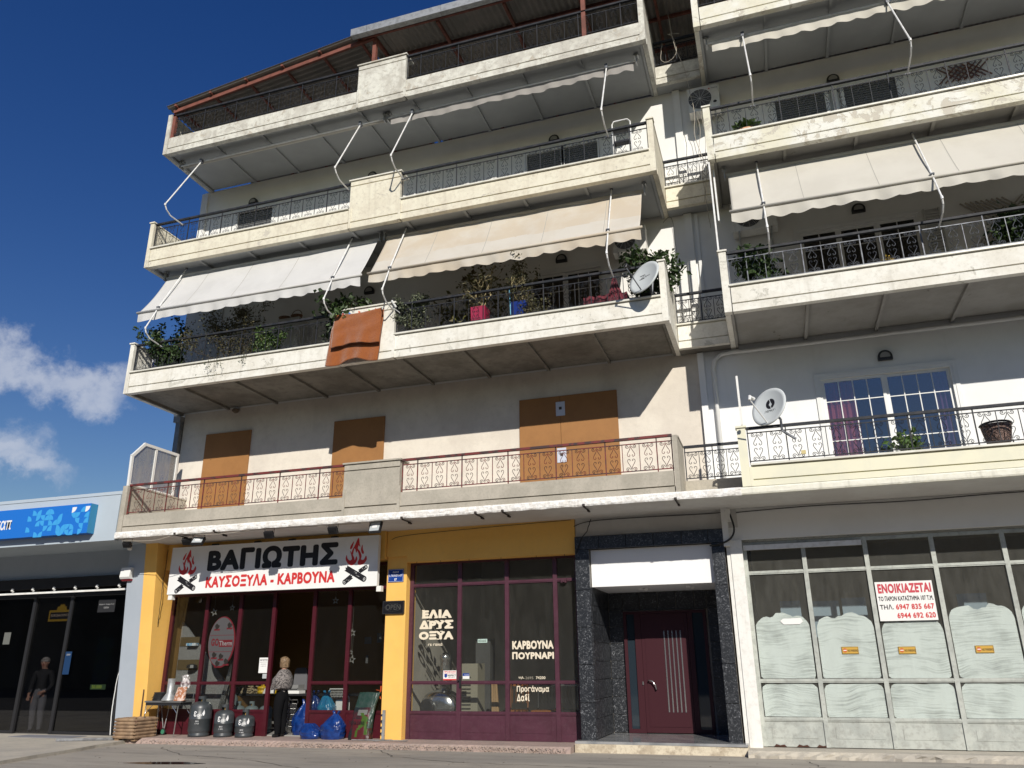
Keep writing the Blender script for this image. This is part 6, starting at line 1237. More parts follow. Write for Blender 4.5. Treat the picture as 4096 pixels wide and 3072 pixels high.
# planter of half logs
LOGM = mat('weathered_log_wood', (.30, .20, .12), .85, c2=(.20, .13, .08), cs=6, streak=((.42, .31, .2), 8, .5), bump=(20, .5))
t = thing('planter', 'empty square planter of stacked brown half logs at the pillar foot', 'planter', (.90, .80, -.045)); pc = Vector((.90, .80, 0)); a0 = math.atan2(-.75, .66)
for lv in range(6):
    z = -.01+lv*.062
    for k in range(4):
        R_ = .385-.006*lv*0; p = pc+Vector((cos(a0+k*pi/2), sin(a0+k*pi/2), 0))*R_; e = pc+Vector((cos(a0+(k+1)*pi/2), sin(a0+(k+1)*pi/2), 0))*R_; d = (e-p).normalized()
        n = 8; pts = [p+(e-p)*j/n for j in range(n+1)]; q = MB(); q.tube([(v.x, v.y, z+.031) for v in pts], [.022]+[.033+.002*sin(j*2.1+lv) for j in range(1, n)]+[.022], 8); obj('log', q, LOGM, t)
        q = MB(); 
q = MB(); q.box(.90-.2, .90+.2, .80-.2, .80+.2, .0, .27); q.xf(lambda p: pc+Matrix.Rotation(a0+pi/4, 3, 'Z') @ (p-pc)); obj('soil', q, mat('dry_soil', (.12, .05, .04), .95, bump=(40, .8)), t)
for sx in (-1, 1): q = MB(); q.box(.90+sx*.2-.05, .90+sx*.2+.05, .55, .65, -.05, 0); obj('foot', q, LOGM, t)
q = MB(); q.add([(-.40, .16, -.04), (-.34, .08, -.04), (.62, .60, -.04), (.58, .66, -.04), (-.385, .145, .01), (-.345, .10, .01), (.62, .60, .0), (.58, .65, .0)], [(0, 3, 2, 1), (4, 5, 6, 7), (1, 2, 6, 5), (2, 3, 7, 6), (3, 0, 4, 7)])
tag(obj('metal_channel', q, mat('dull_zinc', (.17, .175, .18), .6, metal=.3, c2=(.11, .11, .115), cs=9), loc=(.1, .4, -.04), solid=.004), 'bent galvanised metal channel lying on the forecourt edge beside the planter', 'metal channel')
# folding table with things on it
t = thing('folding_table', 'black-topped folding table with thin grey legs beside the yellow pillar', 'table', (1.33, 1.12, 0)); obj('tabletop', MB().box(.90, 1.80, .95, 1.33, .635, .665), mat('grey_tabletop', (.12, .12, .12), .4), t); obj('apron', MB().box(.92, 1.78, .97, 1.31, .58, .634), BLACK, t)
for i, (x, y, dx) in enumerate(((.93, .98, -.03), (1.72, .98, -.03), (.97, 1.29, .03), (1.76, 1.29, .05))): q = MB(); q.tube([(x, y, .60), (x+dx, y, .0)], .011, 6); q.tube([(x+(.0), y, .42), (x+(.17 if x < 1.3 else -.17), y, .60)], .008, 5); obj('leg', q, STEEL, t)
q = MB(); q.lathe([(.16, 0), (.155, .02), (.075, .14), (.072, .15), (.072, .42), (.066, .42), (.066, .16)], (1.40, 1.08, .667), 22); tag(obj('flue_cowl', q, GALV, loc=(1.4, 1.08, .667), smooth=True), 'galvanised flue pipe with flared foot standing on the folding table', 'flue pipe')
q = MB(); q.lathe([(.11, 0), (.10, .01), (.06, .12), (.058, .17), (.05, .17), (.05, .1)], (1.62, 1.14, .667), 18); tag(obj('flue_adapter', q, GALV, loc=(1.62, 1.14, .667), smooth=True), 'smaller conical flue adapter on the table beside the tall one', 'flue adapter')
q = MB()
for k in range(4): q.lathe([(.13, 0), (.14, .035), (.135, .037), (.12, .01)], (1.08+.01*k, 1.16, .667+.04*k), 16)
for k in range(3): q.tube([(.94, 1.1+.03*k, .72+.03*k), (1.0, 1.1, .74), (1.22, 1.15, .72+.03*k)], .006, 4)
tag(obj('pan_stack', q, BLACK, loc=(1.08, 1.16, .667)), 'low stack of black grill pans at the left end of the table', 'pans')
q = MB(); q.tube([(1.28, 1.27, .80), (1.5, 1.02, .82), (1.78, 1.05, .80), (1.80, 1.3, .80)], .005, 4, closed=True); q.tube([(1.28, 1.27, .69), (1.28, 1.27, .80)], .005, 4); q.tube([(1.80, 1.3, .67), (1.80, 1.3, .80)], .005, 4); q.tube([(1.78, 1.05, .67), (1.78, 1.05, .8)], .005, 4); tag(obj('wire_rack', q, STEEL, loc=(1.5, 1.2, .67)), 'thin wire rack around the flue parts on the table', 'wire rack')
# transparent bag of firewood / pellets
def ca_(a): return cos(a)
def sa_(a): return sin(a)
def bag(name, label, cat, x, y, z, w, d, h, m, seed, neck=.75, ears=True, lean=(0, 0), rough_=.06, n=64, k=44, flat_top=False):
    rnd = random.Random(seed); q = MB(); vs = []
    for j in range(k+1):
        f = j/k; 
        if flat_top: s = 1-.06*sin(f*pi)-.10*f; sd = (1-f*.75); 
        else: s = (1.0-.12*(1-f)**6+.06*sin(f*4)) if f < .55 else 1.0-((f-.55)/.45)**1.15*neck; sd = s
        for i in range(n):
            a = 2*pi*i/n; nz = mnoise.noise(Vector((cos(a)*1.6+seed, sin(a)*1.6, f*3.2)))*.55+.45*mnoise.noise(Vector((cos(a)*5+seed, sin(a)*5, f*8)))
            rr = 1+rough_*2.2*nz+.05*(1-2*abs(mnoise.noise(Vector((ca_(a)*2.6+seed*2, sa_(a)*2.6, f*4.5)))))+(0 if flat_top else (.10*sin(a*9+seed*3+f*2)*max(0, f-.35)*1.6+.03*sin(a*17+f*5)*max(0, f-.2))); ca, sa = cos(a), sin(a); pw = .72
            cx = (abs(ca)**pw)*(1 if ca >= 0 else -1); sy = (abs(sa)**pw)*(1 if sa >= 0 else -1)
            vs.append((x+w/2*s*rr*cx+lean[0]*f*f, y+d/2*sd*rr*sy+lean[1]*f*f, z+h*f*(1+.02*nz)))
    q.add(vs, [(j*n+i, j*n+(i+1) % n, (j+1)*n+(i+1) % n, (j+1)*n+i) for j in range(k) for i in range(n)]+[list(range(n-1, -1, -1)), [k*n+i for i in range(n)]])
    t = thing(name, label, cat, (x, y, z)); obj('sack', q, m, t, smooth=True)
    if ears:
        for s in (-1, 1):
            q = MB(); tx, ty, tz = x+lean[0], y+lean[1], z+h*.93
            q.grid(lambda u, v: (tx+s*(.015+.05*sin(pi*u))*1.0+(v-.5)*.035*(1+.4*sin(u*7)), ty+(v-.5)*.02+.015*sin(u*5+s), tz+.11*h/.5*sin(pi*u)*1.0-.02*u), 10, 3); obj('handle', q, m, t, smooth=True, solid=.003)
    return t
def bagmat(n, c, c2): return mat(n, c, .25, c2=c2, cs=7, spec=.6, bump=(9, 1.0), coat=.2)
BB = bagmat('blue_plastic_film', (.004, .022, .12), (.007, .04, .19)); BB2 = bagmat('turquoise_plastic_film', (.01, .14, .30), (.02, .20, .36)); BG = mat('charcoal_sack_film', (.012, .018, .016), .35, c2=(.05, .012, .012), cs=5, spec=.5, bump=(9, 1.0))
bag('plastic_bag', 'low slumped blue plastic bag before the maroon door panel', 'bag', 4.68, 1.20, .0, .40, .30, .27, BB, 3, neck=.55, ears=False, lean=(-.06, 0)); bag('plastic_bag', 'full blue plastic bag with tied handles at the door', 'bag', 5.13, 1.22, .0, .42, .32, .44, BB, 4, neck=.80, lean=(.05, 0)); bag('plastic_bag', 'blue plastic bag standing just inside the open doorway', 'bag', 4.14, 1.76, .02, .40, .32, .58, BB, 6, neck=.82, lean=(.02, 0))
bag('plastic_bag', 'blue plastic bag behind the glass right of the doorway', 'bag', 4.33, 1.84, .25, .26, .26, .52, BB, 7, neck=.85); bag('plastic_bag', 'turquoise plastic bag behind the glass', 'bag', 4.60, 1.86, .25, .34, .28, .52, BB2, 8, neck=.8, lean=(-.03, 0))
t = bag('charcoal_sack', 'tall dark green and printed charcoal sack leaning on the right door panel', 'sack', 5.74, 1.18, .0, .46, .22, .82, BG, 11, ears=False, lean=(.10, .12), rough_=.04, flat_top=True, k=60, n=90)
SG = mat('green_sack_film', (.016, .040, .028), .38, spec=.5, c2=(.03, .05, .04), cs=9, bump=(9, 1.0)); SL = mat('lime_print', (.045, .09, .012), .35, bump=(12, .5)); SR = mat('red_print', (.075, .012, .014), .35, bump=(12, .5))
me = [c for c in t.children][0].data; me.materials.append(SG); me.materials.append(SL); me.materials.append(SR); me.materials.append(mat('grey_print', (.14, .14, .13), .35, bump=(12, .5)))
for p in me.polygons:
    zc, xc = p.center.z, p.center.x-.10*(p.center.z/.82)**2
    w_ = .5*mnoise.noise(Vector((xc*7, zc*4, 3)))
    if zc > .56 or (xc > .15 and zc > .2): p.material_index = 1
    elif .05 < zc < .46 and abs(xc-.02+w_*.15+.06*sin(zc*14)) < .045: p.material_index = 2
    elif .10 < zc < .40 and abs(xc-.10+w_*.1-.04*sin(zc*11)) < .03: p.material_index = 2
    elif .28 < zc < .44 and xc > 0: p.material_index = 3
    elif zc < .36 and abs(xc) < .14: p.material_index = 3
    elif .42 < zc < .52 and abs(xc) < .10: p.material_index = 4
text('lettering', 'EXTRA LIVING', -.19, .12, .27, .33, 0, INK, t, .02, .001, xf=lambda p: Vector((5.74+p.x, 1.18-.118+p.y+.02, p.z)))
t = bag('firewood_bag', 'clear plastic bag of orange kindling standing on the folding table', 'bag', 1.70, 1.02, .667, .25, .14, .26, mat('kindling_in_film', (.38, .16, .08), .3, c2=(.6, .45, .38), cs=18, camt=(.5, .54), spec=.6, bump=(14, .6)), 14, ears=False, lean=(.05, 0), flat_top=True, neck=.3)
q = MB(); q.grid(lambda u, v: (1.64+.24*u+.03*v+.02*sin(v*9+u*4), 1.03+.04*sin(u*8+v*3), .90+.26*v*(1-.25*(2*u-1)**2)), 14, 10)
def film():
    m = bpy.data.materials.new('clear_film'); m.use_nodes = True; nt = m.node_tree; nt.nodes.clear(); N = nt.nodes.new; l = nt.links.new; o = N('ShaderNodeOutputMaterial'); a = N('ShaderNodeBsdfTransparent'); b = N('ShaderNodeBsdfPrincipled'); b.inputs['Base Color'].default_value = (.7, .65, .65, 1); b.inputs['Roughness'].default_value = .15
    n = N('ShaderNodeTexNoise'); n.inputs['Scale'].default_value = 14; n.inputs['Detail'].default_value = 4; tcn = N('ShaderNodeTexCoord'); l(tcn.outputs['Object'], n.inputs['Vector']); r = N('ShaderNodeMapRange'); r.inputs['From Min'].default_value = .42; r.inputs['From Max'].default_value = .6; r.inputs['To Min'].default_value = .15; r.inputs['To Max'].default_value = .8; l(n.outputs['Fac'], r.inputs['Value']); mx = N('ShaderNodeMixShader'); l(r.outputs[0], mx.inputs[0]); l(a.outputs[0], mx.inputs[1]); l(b.outputs[0], mx.inputs[2]); l(mx.outputs[0], o.inputs['Surface']); return m
FILM = film(); obj('loose_top', q, FILM, t, smooth=True)
# steel base stand at the pillar
t = thing('post_stand', 'grey steel stand with short toothed upright and flat feet by the yellow pillar', 'stand', (6.24, 1.10, 0)); obj('upright', MB().box(6.225, 6.275, 1.08, 1.12, .01, .52), GALV, t)
for z in (.43, .33, .22, .12): q = MB(); q.tube([(6.20, 1.1, z), (6.225, 1.1, z)], .022, 7); obj('peg', q, BLACK, t)
for a, L_ in ((3.2, .62), (-.12, .5), (-1.9, .3), (1.0, .22)): q = MB(); p = Vector((6.25, 1.1, .006)); e = p+Vector((cos(a)*L_, sin(a)*L_*.6, 0)); d = (e-p).normalized(); s_ = Vector((-d.y, d.x, 0))*.04; q.add([p+s_, p-s_, e-s_, e+s_]+[v+Vector((0, 0, .012)) for v in (p+s_, p-s_, e-s_, e+s_)], [(3, 2, 1, 0), (4, 5, 6, 7), (0, 1, 5, 4), (1, 2, 6, 5), (2, 3, 7, 6), (3, 0, 4, 7)]); obj('foot', q, GALV, t)
q = MB(); q.tube([(.69, 1.13, .0), (.71, 1.10, .88)], .012, 6); tag(obj('rod', q, mat('rusty_rod', (.10, .06, .04), .8), loc=(.69, 1.13, 0)), 'thin rusty rod standing against the lower yellow pillar behind the planter', 'rod')
# cart wheel behind the table
t = thing('hand_trolley', 'small two-wheeled trolley behind the folding table, green wheel showing', 'trolley', (1.10, 1.36, 0)); q = MB(); q.tube([(1.10+.055*cos(a*pi/10), 1.36, .062+.055*sin(a*pi/10)) for a in range(20)], .014, 6, closed=True); obj('tyre', q, BLACK, t); q = MB(); q.tube([(1.10, 1.35, .062), (1.10, 1.37, .062)], .045, 12); obj('hub', q, mat('green_hub', (.05, .2, .12), .5), t); q = MB(); q.tube([(1.10, 1.38, .06), (1.16, 1.40, .62)], .009, 5); q.tube([(1.10, 1.38, .06), (.98, 1.36, .56)], .008, 5); obj('frame', q, GALV, t)
# orange strap at the edge of the shop front
q = MB(); q.tube([(6.02, 1.38, .93), (6.03, 1.36, .85), (6.0, 1.36, .78), (6.03, 1.37, .70)], .012, 5); q.tube([(5.92, 1.38, .86), (6.0, 1.37, .85)], .006, 4); tag(obj('strap', q, mat('orange_red_strap', (.5, .08, .02), .5), loc=(6.02, 1.37, .7)), 'orange red strap hanging beside the charcoal sack', 'strap')
# ================= SHOP INTERIORS =================
t = thing('counter', 'long black counter inside the fuel shop', 'counter', (2.9, 3.0, 0)); obj('worktop', MB().box(1.3, 4.9, 2.7, 3.3, .70, .74), BLACK, t)
for x in (1.35, 3.1, 4.8): obj('leg', MB().box(x, x+.05, 2.75, 3.25, .02, .70), BLACK, t)
CARD = mat('cardboard', (.28, .19, .11), .8); 
q = MB(); q.box(3.02, 3.30, 2.85, 3.1, .742, .80); tag(obj('box', q, PLAST, loc=(3.15, 3, .742)), 'white plastic box on the counter right of the woman', 'box'); q = MB(); q.box(2.98, 3.24, 2.9, 3.15, .802, .92); q.box(2.98, 3.24, 2.86, 2.9, .84, .86); tag(obj('printer', q, mat('grey_printer', (.2, .2, .2), .5), loc=(3.1, 3, .802)), 'grey printer stacked on the white box behind the woman', 'printer')
random.seed(9)
q = MB()
for i in range(260): x, y, z = random.uniform(1.6, 2.12), random.uniform(2.75, 3.1), .742+random.uniform(0, .16)*random.random(); a = random.uniform(0, 3); s = .03; q.box(x-s, x+s, y-.01, y+.01, z, z+.02)
tag(obj('pellet_heap', q, mat('wood_chips', (.35, .28, .18), .9), loc=(1.9, 3, .742)), kind='stuff')
t = thing('office_chair', 'grey office chair behind the counter, right of the woman', 'chair', (2.9, 3.6, 0)); q = MB(); q.prism([(2.72, .80), (3.08, .80), (3.06, 1.20), (3.01, 1.27), (2.79, 1.27), (2.74, 1.20)], 3.5, 3.56); obj('backrest', q, mat('grey_mesh', (.12, .12, .13), .7), t); obj('seat', MB().box(2.70, 3.10, 3.56, 3.95, .5, .56), BLACK, t); obj('stem', MB().box(2.88, 2.93, 3.7, 3.75, .02, .5), BLACK, t)
t = thing('wire_cart', 'folded grey wire shopping cart inside the doorway at the woman feet', 'cart', (3.72, 1.9, .02)); 
for k in range(8):
    q = MB(); q.tube([(3.585+.024*k, 1.92, .04), (3.70+.027*k, 1.88, .60)], .006, 4); obj('wire', q, STEEL, t)
for f in (.2, .4, .6, .8, .97): q = MB(); q.tube([(3.585+.115*f, 1.92-.04*f, .04+.56*f), (3.755+.135*f, 1.92-.04*f, .04+.56*f)], .006, 4); obj('wire', q, STEEL, t)
q = MB(); q.tube([(3.70, 1.88, .60), (3.71, 1.84, .66), (3.92, 1.84, .66), (3.91, 1.88, .60)], .01, 5); obj('handle', q, STEEL, t)
# speckled display wall with niches
SPK = mat('speckled_granite_chip', (.20, .20, .20), .9, fine=((.03, .03, .03), 70, .9), c2=(.36, .36, .36), cs=95, camt=(.52, .58))
q = MB(); q.prism([(.78, .3), (2.16, .3), (2.16, .92), (.84, 2.22), (.78, 2.26)], 1.92, 1.97); t = thing('display_panel', 'grey speckled display panel cut along a slanting shadow edge, behind the first panes', 'display panel', (1.4, 1.95, .3)); obj('panel', q, SPK, t); q = MB(); q.box(.80, 1.30, 1.905, 1.92, 1.74, 1.93); q.box(.80, 1.45, 1.905, 1.92, 1.25, 1.46); obj('niche', q, mat('dark_niche', (.10, .07, .03), .9), t)  # slanted outline follows a shadow boundary; the shade is built into the shape
q = MB(); q.box(1.05, 1.30, 1.80, 1.90, 1.745, 1.80); tag(obj('box', q, mat('blue_white_box', (.15, .35, .55), .5, c2=(.6, .65, .7), cs=14, camt=(.5, .52)), loc=(1.2, 1.85, 1.745)), 'blue and white packet in the upper niche of the speckled panel', 'packet')
q = MB(); q.lathe([(.02, 0), (.12, .02), (.10, .08), (.03, .1)], (1.25, 1.83, 1.27), 10); tag(obj('bowl', q, BLACK, loc=(1.25, 1.83, 1.27)), 'dark bundle in the lower niche of the speckled panel', 'bundle')
for k in range(5): q = MB(); q.tube([(1.99+.025*k, 1.75+.02*k, .02), (2.24+.015*k, 1.84, 1.45+.04*k)], .011, 5); tag(obj('metal_pole', q, STEEL, loc=(2, 2, 0)), 'thin pale metal pole leaning in a bundle behind the second pane', 'pole', 'leaning poles behind the second pane')
q = MB(); q.prism([(2.55, .75), (2.85, .75), (2.90, .93), (2.6, .86)], 2.6, 2.61); tag(obj('leaflet', q, PAP, loc=(2.7, 2.6, .742)), 'tilted pale leaflet on the counter behind the third pane', 'leaflet')
FRM = mat('dim_frame', (.10, .10, .10), .6)
for x, z, w, h, l in ((4.75, 1.75, .16, .14, 'small framed certificate on the rear wall, left one'), (5.05, 1.77, .10, .20, 'narrow framed sheet on the rear wall, right one'), (4.8, 1.35, .05, .16, 'narrow pale bottle-like item on the rear shelf')): q = MB(); q.box(x, x+w, 3.0, 3.02, z, z+h); tag(obj('frame', q, FRM, loc=(x, 3, z)), l, 'frame')
t = thing('wire_rack', 'pale mesh rack behind the turquoise bag', 'rack', (5.35, 2.0, .02)); q = MB(); q.tube([(4.50, 2.02, .70), (4.56, 2.0, .86), (4.88, 2.0, .86), (5.0, 2.02, .68), (5.0, 2.02, .05)], .012, 5); obj('frame', q, PLAST, t); q = MB(); q.box(4.72, 4.98, 1.98, 2.01, .45, .66); obj('panel', q, PAP, t)
q = MB()
for k in range(12): q.tube([(4.55+.036*k, 2.03, .68), (4.58+.027*k, 2.01, .85)], .003, 3)
for k in range(6): q.tube([(4.55, 2.03, .69+.03*k), (4.96-.012*k, 2.02, .69+.03*k)], .003, 3)
o = obj('mesh', q, PLAST, t); o['kind'] = 'stuff'
# second shop contents
t = thing('extractor_duct', 'shiny metal extractor drum with upright flue behind the left pane', 'extractor', (7.2, 2.2, .02)); SHI = mat('shiny_duct_metal', (.55, .55, .54), .18, metal=.85, c2=(.4, .4, .4), cs=6)
q = MB(); q.lathe([(.30, 0), (.33, .04), (.33, .36), (.28, .42), (.15, .46)], (0, 0, 0), 26); q.xf(lambda p: (7.0+p.x*1.15, 2.25-p.z, .52+p.y)); obj('drum', q, SHI, t, smooth=True); q = MB(); q.lathe([(.14, 0), (.15, .02), (.15, .05), (.12, .06)], (0, 0, 0), 20); q.xf(lambda p: (6.82+p.x, 1.80-p.z, .54+p.y)); obj('inlet', q, BLACK, t)
q = MB(); q.lathe([(.10, .7), (.10, 1.02), (.115, 1.04), (.10, 1.06), (.10, 1.38), (.11, 1.39), (.11, 1.47), (.05, 1.53)], (7.08, 2.0, 0), 18, 1, 1); obj('flue', q, SHI, t, smooth=True)
q = MB(); q.box(7.42, 7.76, 2.0, 2.4, .02, 1.32); t = thing('pellet_stove', 'old beige louvred heater behind the middle pane', 'heater', (7.9, 2.4, .02)); obj('casing', q, mat('aged_beige_metal', (.28, .26, .2), .6), t)
for k in range(14): q = MB(); q.box(7.44, 7.62, 1.985, 2.0, .15+k*.07, .17+k*.07); obj('louvre', q, DARKIN, t)
q = MB(); q.box(7.34, 7.66, 3.0, 3.3, .02, 1.80); tag(obj('locker', q, mat('dark_locker', (.07, .07, .07), .6), loc=(8.3, 3, .02)), 'dark upright locker behind the beige heater', 'locker')
for k in range(3): q = MB(); q.add([(8.05+.06*k, 2.0, .02), (8.10+.06*k, 2.0, .02), (8.10+.06*k, 2.04, .02), (8.05+.06*k, 2.04, .02), (7.97+.03*k, 2.2, .95), (8.02+.03*k, 2.2, .95), (8.02+.03*k, 2.24, .95), (7.97+.03*k, 2.24, .95)], [(3, 2, 1, 0), (4, 5, 6, 7), (0, 1, 5, 4), (1, 2, 6, 5), (2, 3, 7, 6), (3, 0, 4, 7)]); tag(obj('plank', q, mat('bare_plank', (.35, .22, .11), .8) if 'bare_plank' not in bpy.data.materials else bpy.data.materials['bare_plank'], loc=(8.6, 2.3, .02)), 'bare wood plank leaning behind the middle pane', 'plank', 'planks leaning behind the middle pane')
def chair(label, x, y, m, m2):
    t = thing('chair', label, 'chair', (x, y, .02)); obj('seat', MB().box(x-.2, x+.2, y-.2, y+.2, .46, .49), m, t)
    for sx in (-1, 1):
        for sy in (-1, 1): q = MB(); q.tube([(x+sx*.18, y+sy*.18, .02), (x+sx*.16, y+sy*.16, .46)], .012, 5); obj('leg', q, m2, t)
        q = MB(); q.tube([(x+sx*.17, y+.19, .46), (x+sx*.18, y+.24, .95)], .012, 5); obj('back_post', q, m2, t)
    for k in range(5): q = MB(); q.tube([(x-.14+.07*k, y+.21, .60), (x-.14+.07*k, y+.235, .92)], .005, 4); obj('back_wire', q, m2, t)
    obj('back_rail', MB().box(x-.18, x+.18, y+.22, y+.25, .90, .95), m2, t); return t
OW = mat('orange_wood', (.30, .11, .03), .5)
chair('orange wooden chair behind the third pane, left one', 8.5, 2.1, OW, OW); chair('wire-backed chair with wooden seat behind the third pane', 9.05, 2.1, OW, BLACK); chair('dark wire-backed chair behind the narrow last pane', 9.48, 2.1, BLACK, STEEL)
# right shop: pale boards inside
for x, z, w, h, l in ((13.45, 2.0, .35, .24, 'pale blue board leaning inside behind the first whitewashed pane'), (13.95, 2.0, .5, .22, 'grey board inside between the first two whitewashed panes'), (14.5, 2.0, .4, .26, 'brownish board inside behind the second whitewashed pane'), (16.35, 2.05, .45, .22, 'pale board inside behind the fourth whitewashed pane')):
    q = MB(); q.box(x, x+w, 2.5, 2.53, z-.3, z+h+.1); tag(obj('board', q, mat('dim_blue_board', (.25, .32, .38), .7) if 'dim_blue_board' not in bpy.data.materials else bpy.data.materials['dim_blue_board'], loc=(x, 2.5, z)), l, 'board')
# ================= PEOPLE =================
def skin(name, J, E, R_, parent, mats, pick, lv=2, root=0):
    me = bpy.data.meshes.new('skel'); me.from_pydata([tuple(j) for j in J], E, []); o = bpy.data.objects.new('skel', me); COL.objects.link(o)
    m = o.modifiers.new('skin', 'SKIN'); m.use_smooth_shade = True; m.branch_smoothing = .6
    if not me.skin_vertices: me.skin_vertices.new() if hasattr(me.skin_vertices, 'new') else None
    sv = me.skin_vertices[0].data
    for i, r in enumerate(R_): sv[i].radius = (r if isinstance(r, tuple) else (r, r)); sv[i].use_root = (i == root)
    s = o.modifiers.new('sub', 'SUBSURF'); s.levels = lv; s.render_levels = lv
    dg = bpy.context.evaluated_depsgraph_get(); dg.update(); ev = bpy.data.meshes.new_from_object(o.evaluated_get(dg)); bpy.data.objects.remove(o)
    mb = MB(); mb.v = [tuple(v.co) for v in ev.vertices]; mb.f = [list(p.vertices) for p in ev.polygons]; mb.m = [pick(p.center) for p in ev.polygons]; bpy.data.meshes.remove(ev)
    return obj(name, mb, mats, parent, smooth=True)
SKIN_ = mat('skin', (.48, .27, .19), .55, c2=(.44, .24, .17), cs=20); HAIRW = mat('dark_blond_hair', (.12, .075, .04), .55, c2=(.24, .16, .09), cs=40, streak=((.45, .33, .2), 60, .5)); KNIT = mat('grey_leopard_knit', (.20, .18, .17), .85, c2=(.05, .045, .045), cs=34, camt=(.50, .56)); TROUS = mat('black_trousers', (.006, .006, .007), .95, spec=.1, bump=(14, .5)); SHOE = mat('black_shoe', (.012, .012, .012), .5)
HAIRG = mat('grey_hair', (.30, .28, .26), .6); JACK = mat('black_jacket', (.015, .015, .017), .8); GTR = mat('grey_trousers', (.16, .16, .17), .8)
def person(label, x, y, z, h, ang, mats, hair, hands, girth=1.0):
    """stands at x, y, z; ang is the heading; hands: 'crossed' or 'holding'"""
    t = thing('person', label, 'person', (x, y, z)); Fw = Vector((cos(ang), sin(ang), 0)); Rt = Vector((Fw.y, -Fw.x, 0))
    def P(a, f, u): return Vector((x, y, z))+Rt*a*h+Fw*f*h+Vector((0, 0, u*h))
    J = [P(0, 0, .52), P(0, .005, .60), P(0, .0, .70), P(0, -.005, .79), P(0, -.005, .835), P(0, .005, .865), P(0, .012, .905), P(0, .012, .955)]
    Rr = [(.085*h, .07*h), (.078*h, .062*h), (.088*h, .066*h), (.075*h, .055*h), (.036*h, .036*h), (.036*h, .040*h), (.050*h, .056*h), (.044*h, .050*h)]
    E = [(i, i+1) for i in range(7)]
    def chain(start, pts, rs):
        p = start
        for q_, r in zip(pts, rs): J.append(q_); r = r*girth if not isinstance(r, tuple) and r > .024 else r; Rr.append(r*h if not isinstance(r, tuple) else (r[0]*h, r[1]*h)); E.append((p, len(J)-1)); p = len(J)-1
        return p
    for s in (-1, 1):
        chain(0, [P(s*.05, 0, .48), P(s*.055, .005, .38), P(s*.055, .012, .27), P(s*.057, -.005, .17), P(s*.058, -.01, .05), P(s*.06, .01, .022), P(s*.065, .06, .016)], [.062, .055, .042, .038, .028, .024, (.026, .018)])
        if hands == 'crossed': hp = [P(s*.10, -.005, .795), P(s*.135, -.01, .70), P(s*.135, .0, .645), P(s*.07, .085, .635), P(s*.01, .10, .625+.012*s)]
        else: hp = [P(s*.10, 0, .795), P(s*.13, -.01, .70), P(s*.145, -.005, .62), P(s*.12, .045, .555), P(s*.08, .085, .535)] if s < 0 else [P(s*.10, 0, .795), P(s*.13, -.01, .70), P(s*.145, -.01, .62), P(s*.15, .01, .54), P(s*.15, .02, .49)]
        k = chain(3, hp, [.043, .037, .032, .027, .019])
        d = (hp[-1]-hp[-2]).normalized(); hand = hp[-1]+d*.03*h; k = chain(k, [hand], [(.022, .013)])
        sd = d.cross(Vector((0, 0, 1))).normalized() if abs(d.z) < .9 else Rt
        sd2 = Vector((0, 0, 1)) if abs(d.z) < .9 else Rt
        for fi in range(4):
            o_ = sd2*(.012*(fi-1.5))*h; L1 = (.026, .030, .028, .022)[fi]; chain(k, [hand+o_+d*.022*h, hand+o_+d*(.022+L1)*h-sd*.008*h], [.0058, .0048])
        chain(k-0, [hand-d*.012*h-sd2*.022*h, hand+d*.012*h-sd2*.034*h], [.0065, .0052])
    hz = [.035*h+z, (.545)*h+z, .838*h+z]; hc = [J[k] for k in range(len(J))]
    handpts = [P(0, 0, 0)]
    tips = [J[i] for i in range(len(J)) if isinstance(Rr[i], float) and Rr[i] < .007*h]
    def pick(c):
        if c.z < hz[0]: return 3
        if any((c-q_).length < .055*h for q_ in tips): return 0
        if c.z < hz[1]+ (0.02*h): return 2 if c.z < hz[1]+.02*h and (Vector((c.x-x, c.y-y, 0)).length < .135*h or c.z < .45*h+z) else 1
        if c.z < hz[2]: return 1
        return 0
    skin('body', J, E, Rr, t, mats, pick)
    # face: nose, eyes, ears, mouth
    hd = P(0, .012, .925)
    def H(a, f, u): return hd+Rt*a*h+Fw*f*h+Vector((0, 0, u*h))
    q = MB(); q.add([H(0, .058, .012), H(-.011, .054, -.016), H(.011, .054, -.016), H(0, .076, -.013), H(0, .055, -.02)], [(0, 1, 3), (0, 3, 2), (1, 4, 3), (3, 4, 2)]); obj('nose', q, mats[0], t, smooth=True)
    for s in (-1, 1): q = MB(); q.lathe([(.001, -.005*h), (.006*h, 0), (.001, .005*h)], tuple(H(s*.021, .052, .008)), 8); obj('eye', q, INK, t); q = MB(); q.lathe([(.003*h, -.015*h), (.010*h, 0), (.004*h, .014*h)], tuple(H(s*.052, .0, -.005)), 8); obj('ear', q, mats[0], t, smooth=True)
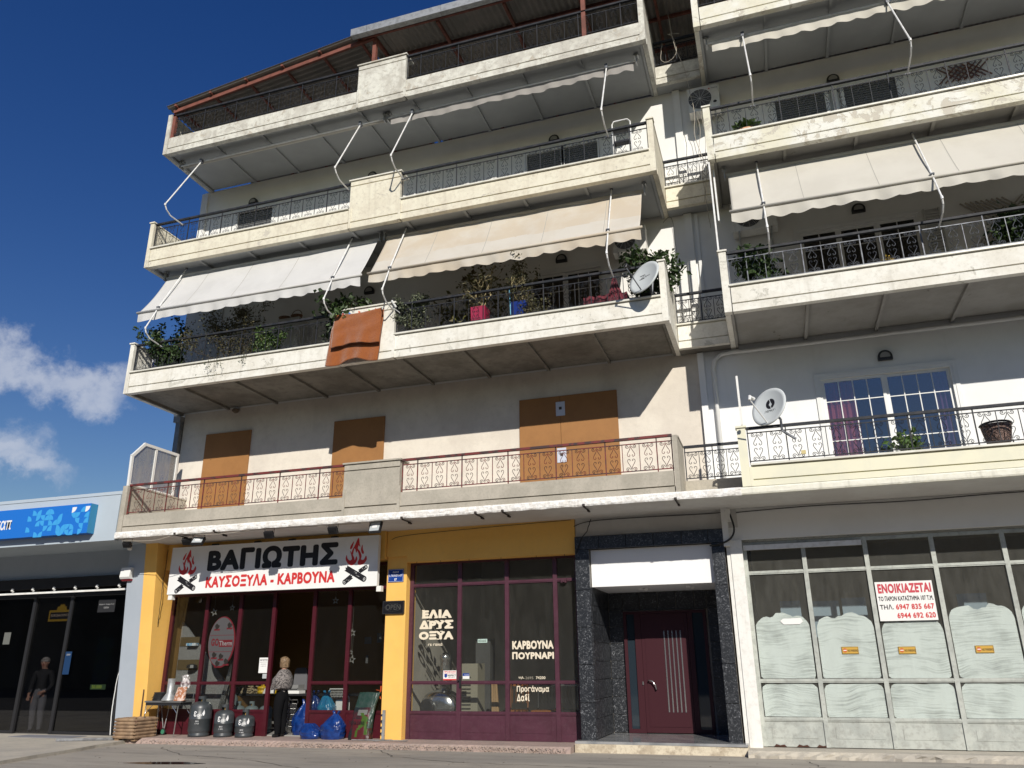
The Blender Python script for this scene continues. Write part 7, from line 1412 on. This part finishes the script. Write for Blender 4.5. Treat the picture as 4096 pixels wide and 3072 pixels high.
    q = MB(); q.tube([H(-.015, .054, -.034), H(0, .060, -.034), H(.015, .054, -.034)], .003*h, 4); obj('mouth', q, REDI, t)
    q = MB(); n = 26; k = 14; vs = []
    for j in range(k+1):
        for i in range(n):
            a = 2*pi*i/n; ph = pi*.5-(pi*(.5+hair[1]))*j/k; cr = cos(a)   # a=0 towards the face
            rr = .063*h*(1+.06*sin(a*9+j*.3)*(j/k))*(1+hair[2]*max(0, sin((j/k)*pi*.9)))
            fcut = 1 if not (cr > .45 and ph < hair[3]) else .72
            f_ = rr*cos(max(ph, hair[5]))*cr*fcut; a_ = rr*.92*cos(max(ph, hair[5]))*sin(a); u_ = .060*h*sin(ph)*(1.05 if ph > 0 else hair[0])
            vs.append(hd+Rt*a_+Fw*(f_-.006*h)+Vector((0, 0, u_+.014*h)))
    q.add(vs, [(j*n+i, j*n+(i+1) % n, (j+1)*n+(i+1) % n, (j+1)*n+i) for j in range(k) for i in range(n)]); obj('hair', q, hair[4], t, smooth=True)
    return t
t = person('woman in grey patterned knit top and black trousers standing in the open doorway', 3.84, 1.40, .0, 1.49, radians(176), [SKIN_, KNIT, TROUS, SHOE], (1.75, .27, .14, .45, HAIRW, -.12), 'crossed', 1.3)
# batwing knit over shoulders and upper arms
q = MB(); c = Vector((3.84, 1.40, 0)); Fw = Vector((cos(radians(176)), sin(radians(176)), 0)); Rt = Vector((Fw.y, -Fw.x, 0))
def knit(u, v):
    a = 2*pi*u; zz = 1.235-.36*v; w = (.055+.175*min(1, v*2.0)**.8)*(1-.10*max(0, v-.75)*4*.5); d = (.05+.135*min(1, v*2.2)**.8)*(1-.1*max(0, v-.8)*4); w = w*(1+.05*sin(a*5+v*9)); p = c+Rt*w*cos(a)+Fw*(d*sin(a)+.035*v); return (p.x, p.y, zz+.015*sin(a*2))
q.grid(knit, 36, 14); obj('knit_top', q, KNIT, t, smooth=True, solid=.008)
person('older man in black jacket and grey trousers behind the dark door at far left', -2.85, 1.85, -.04, 1.60, radians(-70), [SKIN_, JACK, GTR, SHOE], (.6, .02, .05, .5, HAIRG, -1.0), 'holding', 1.15)
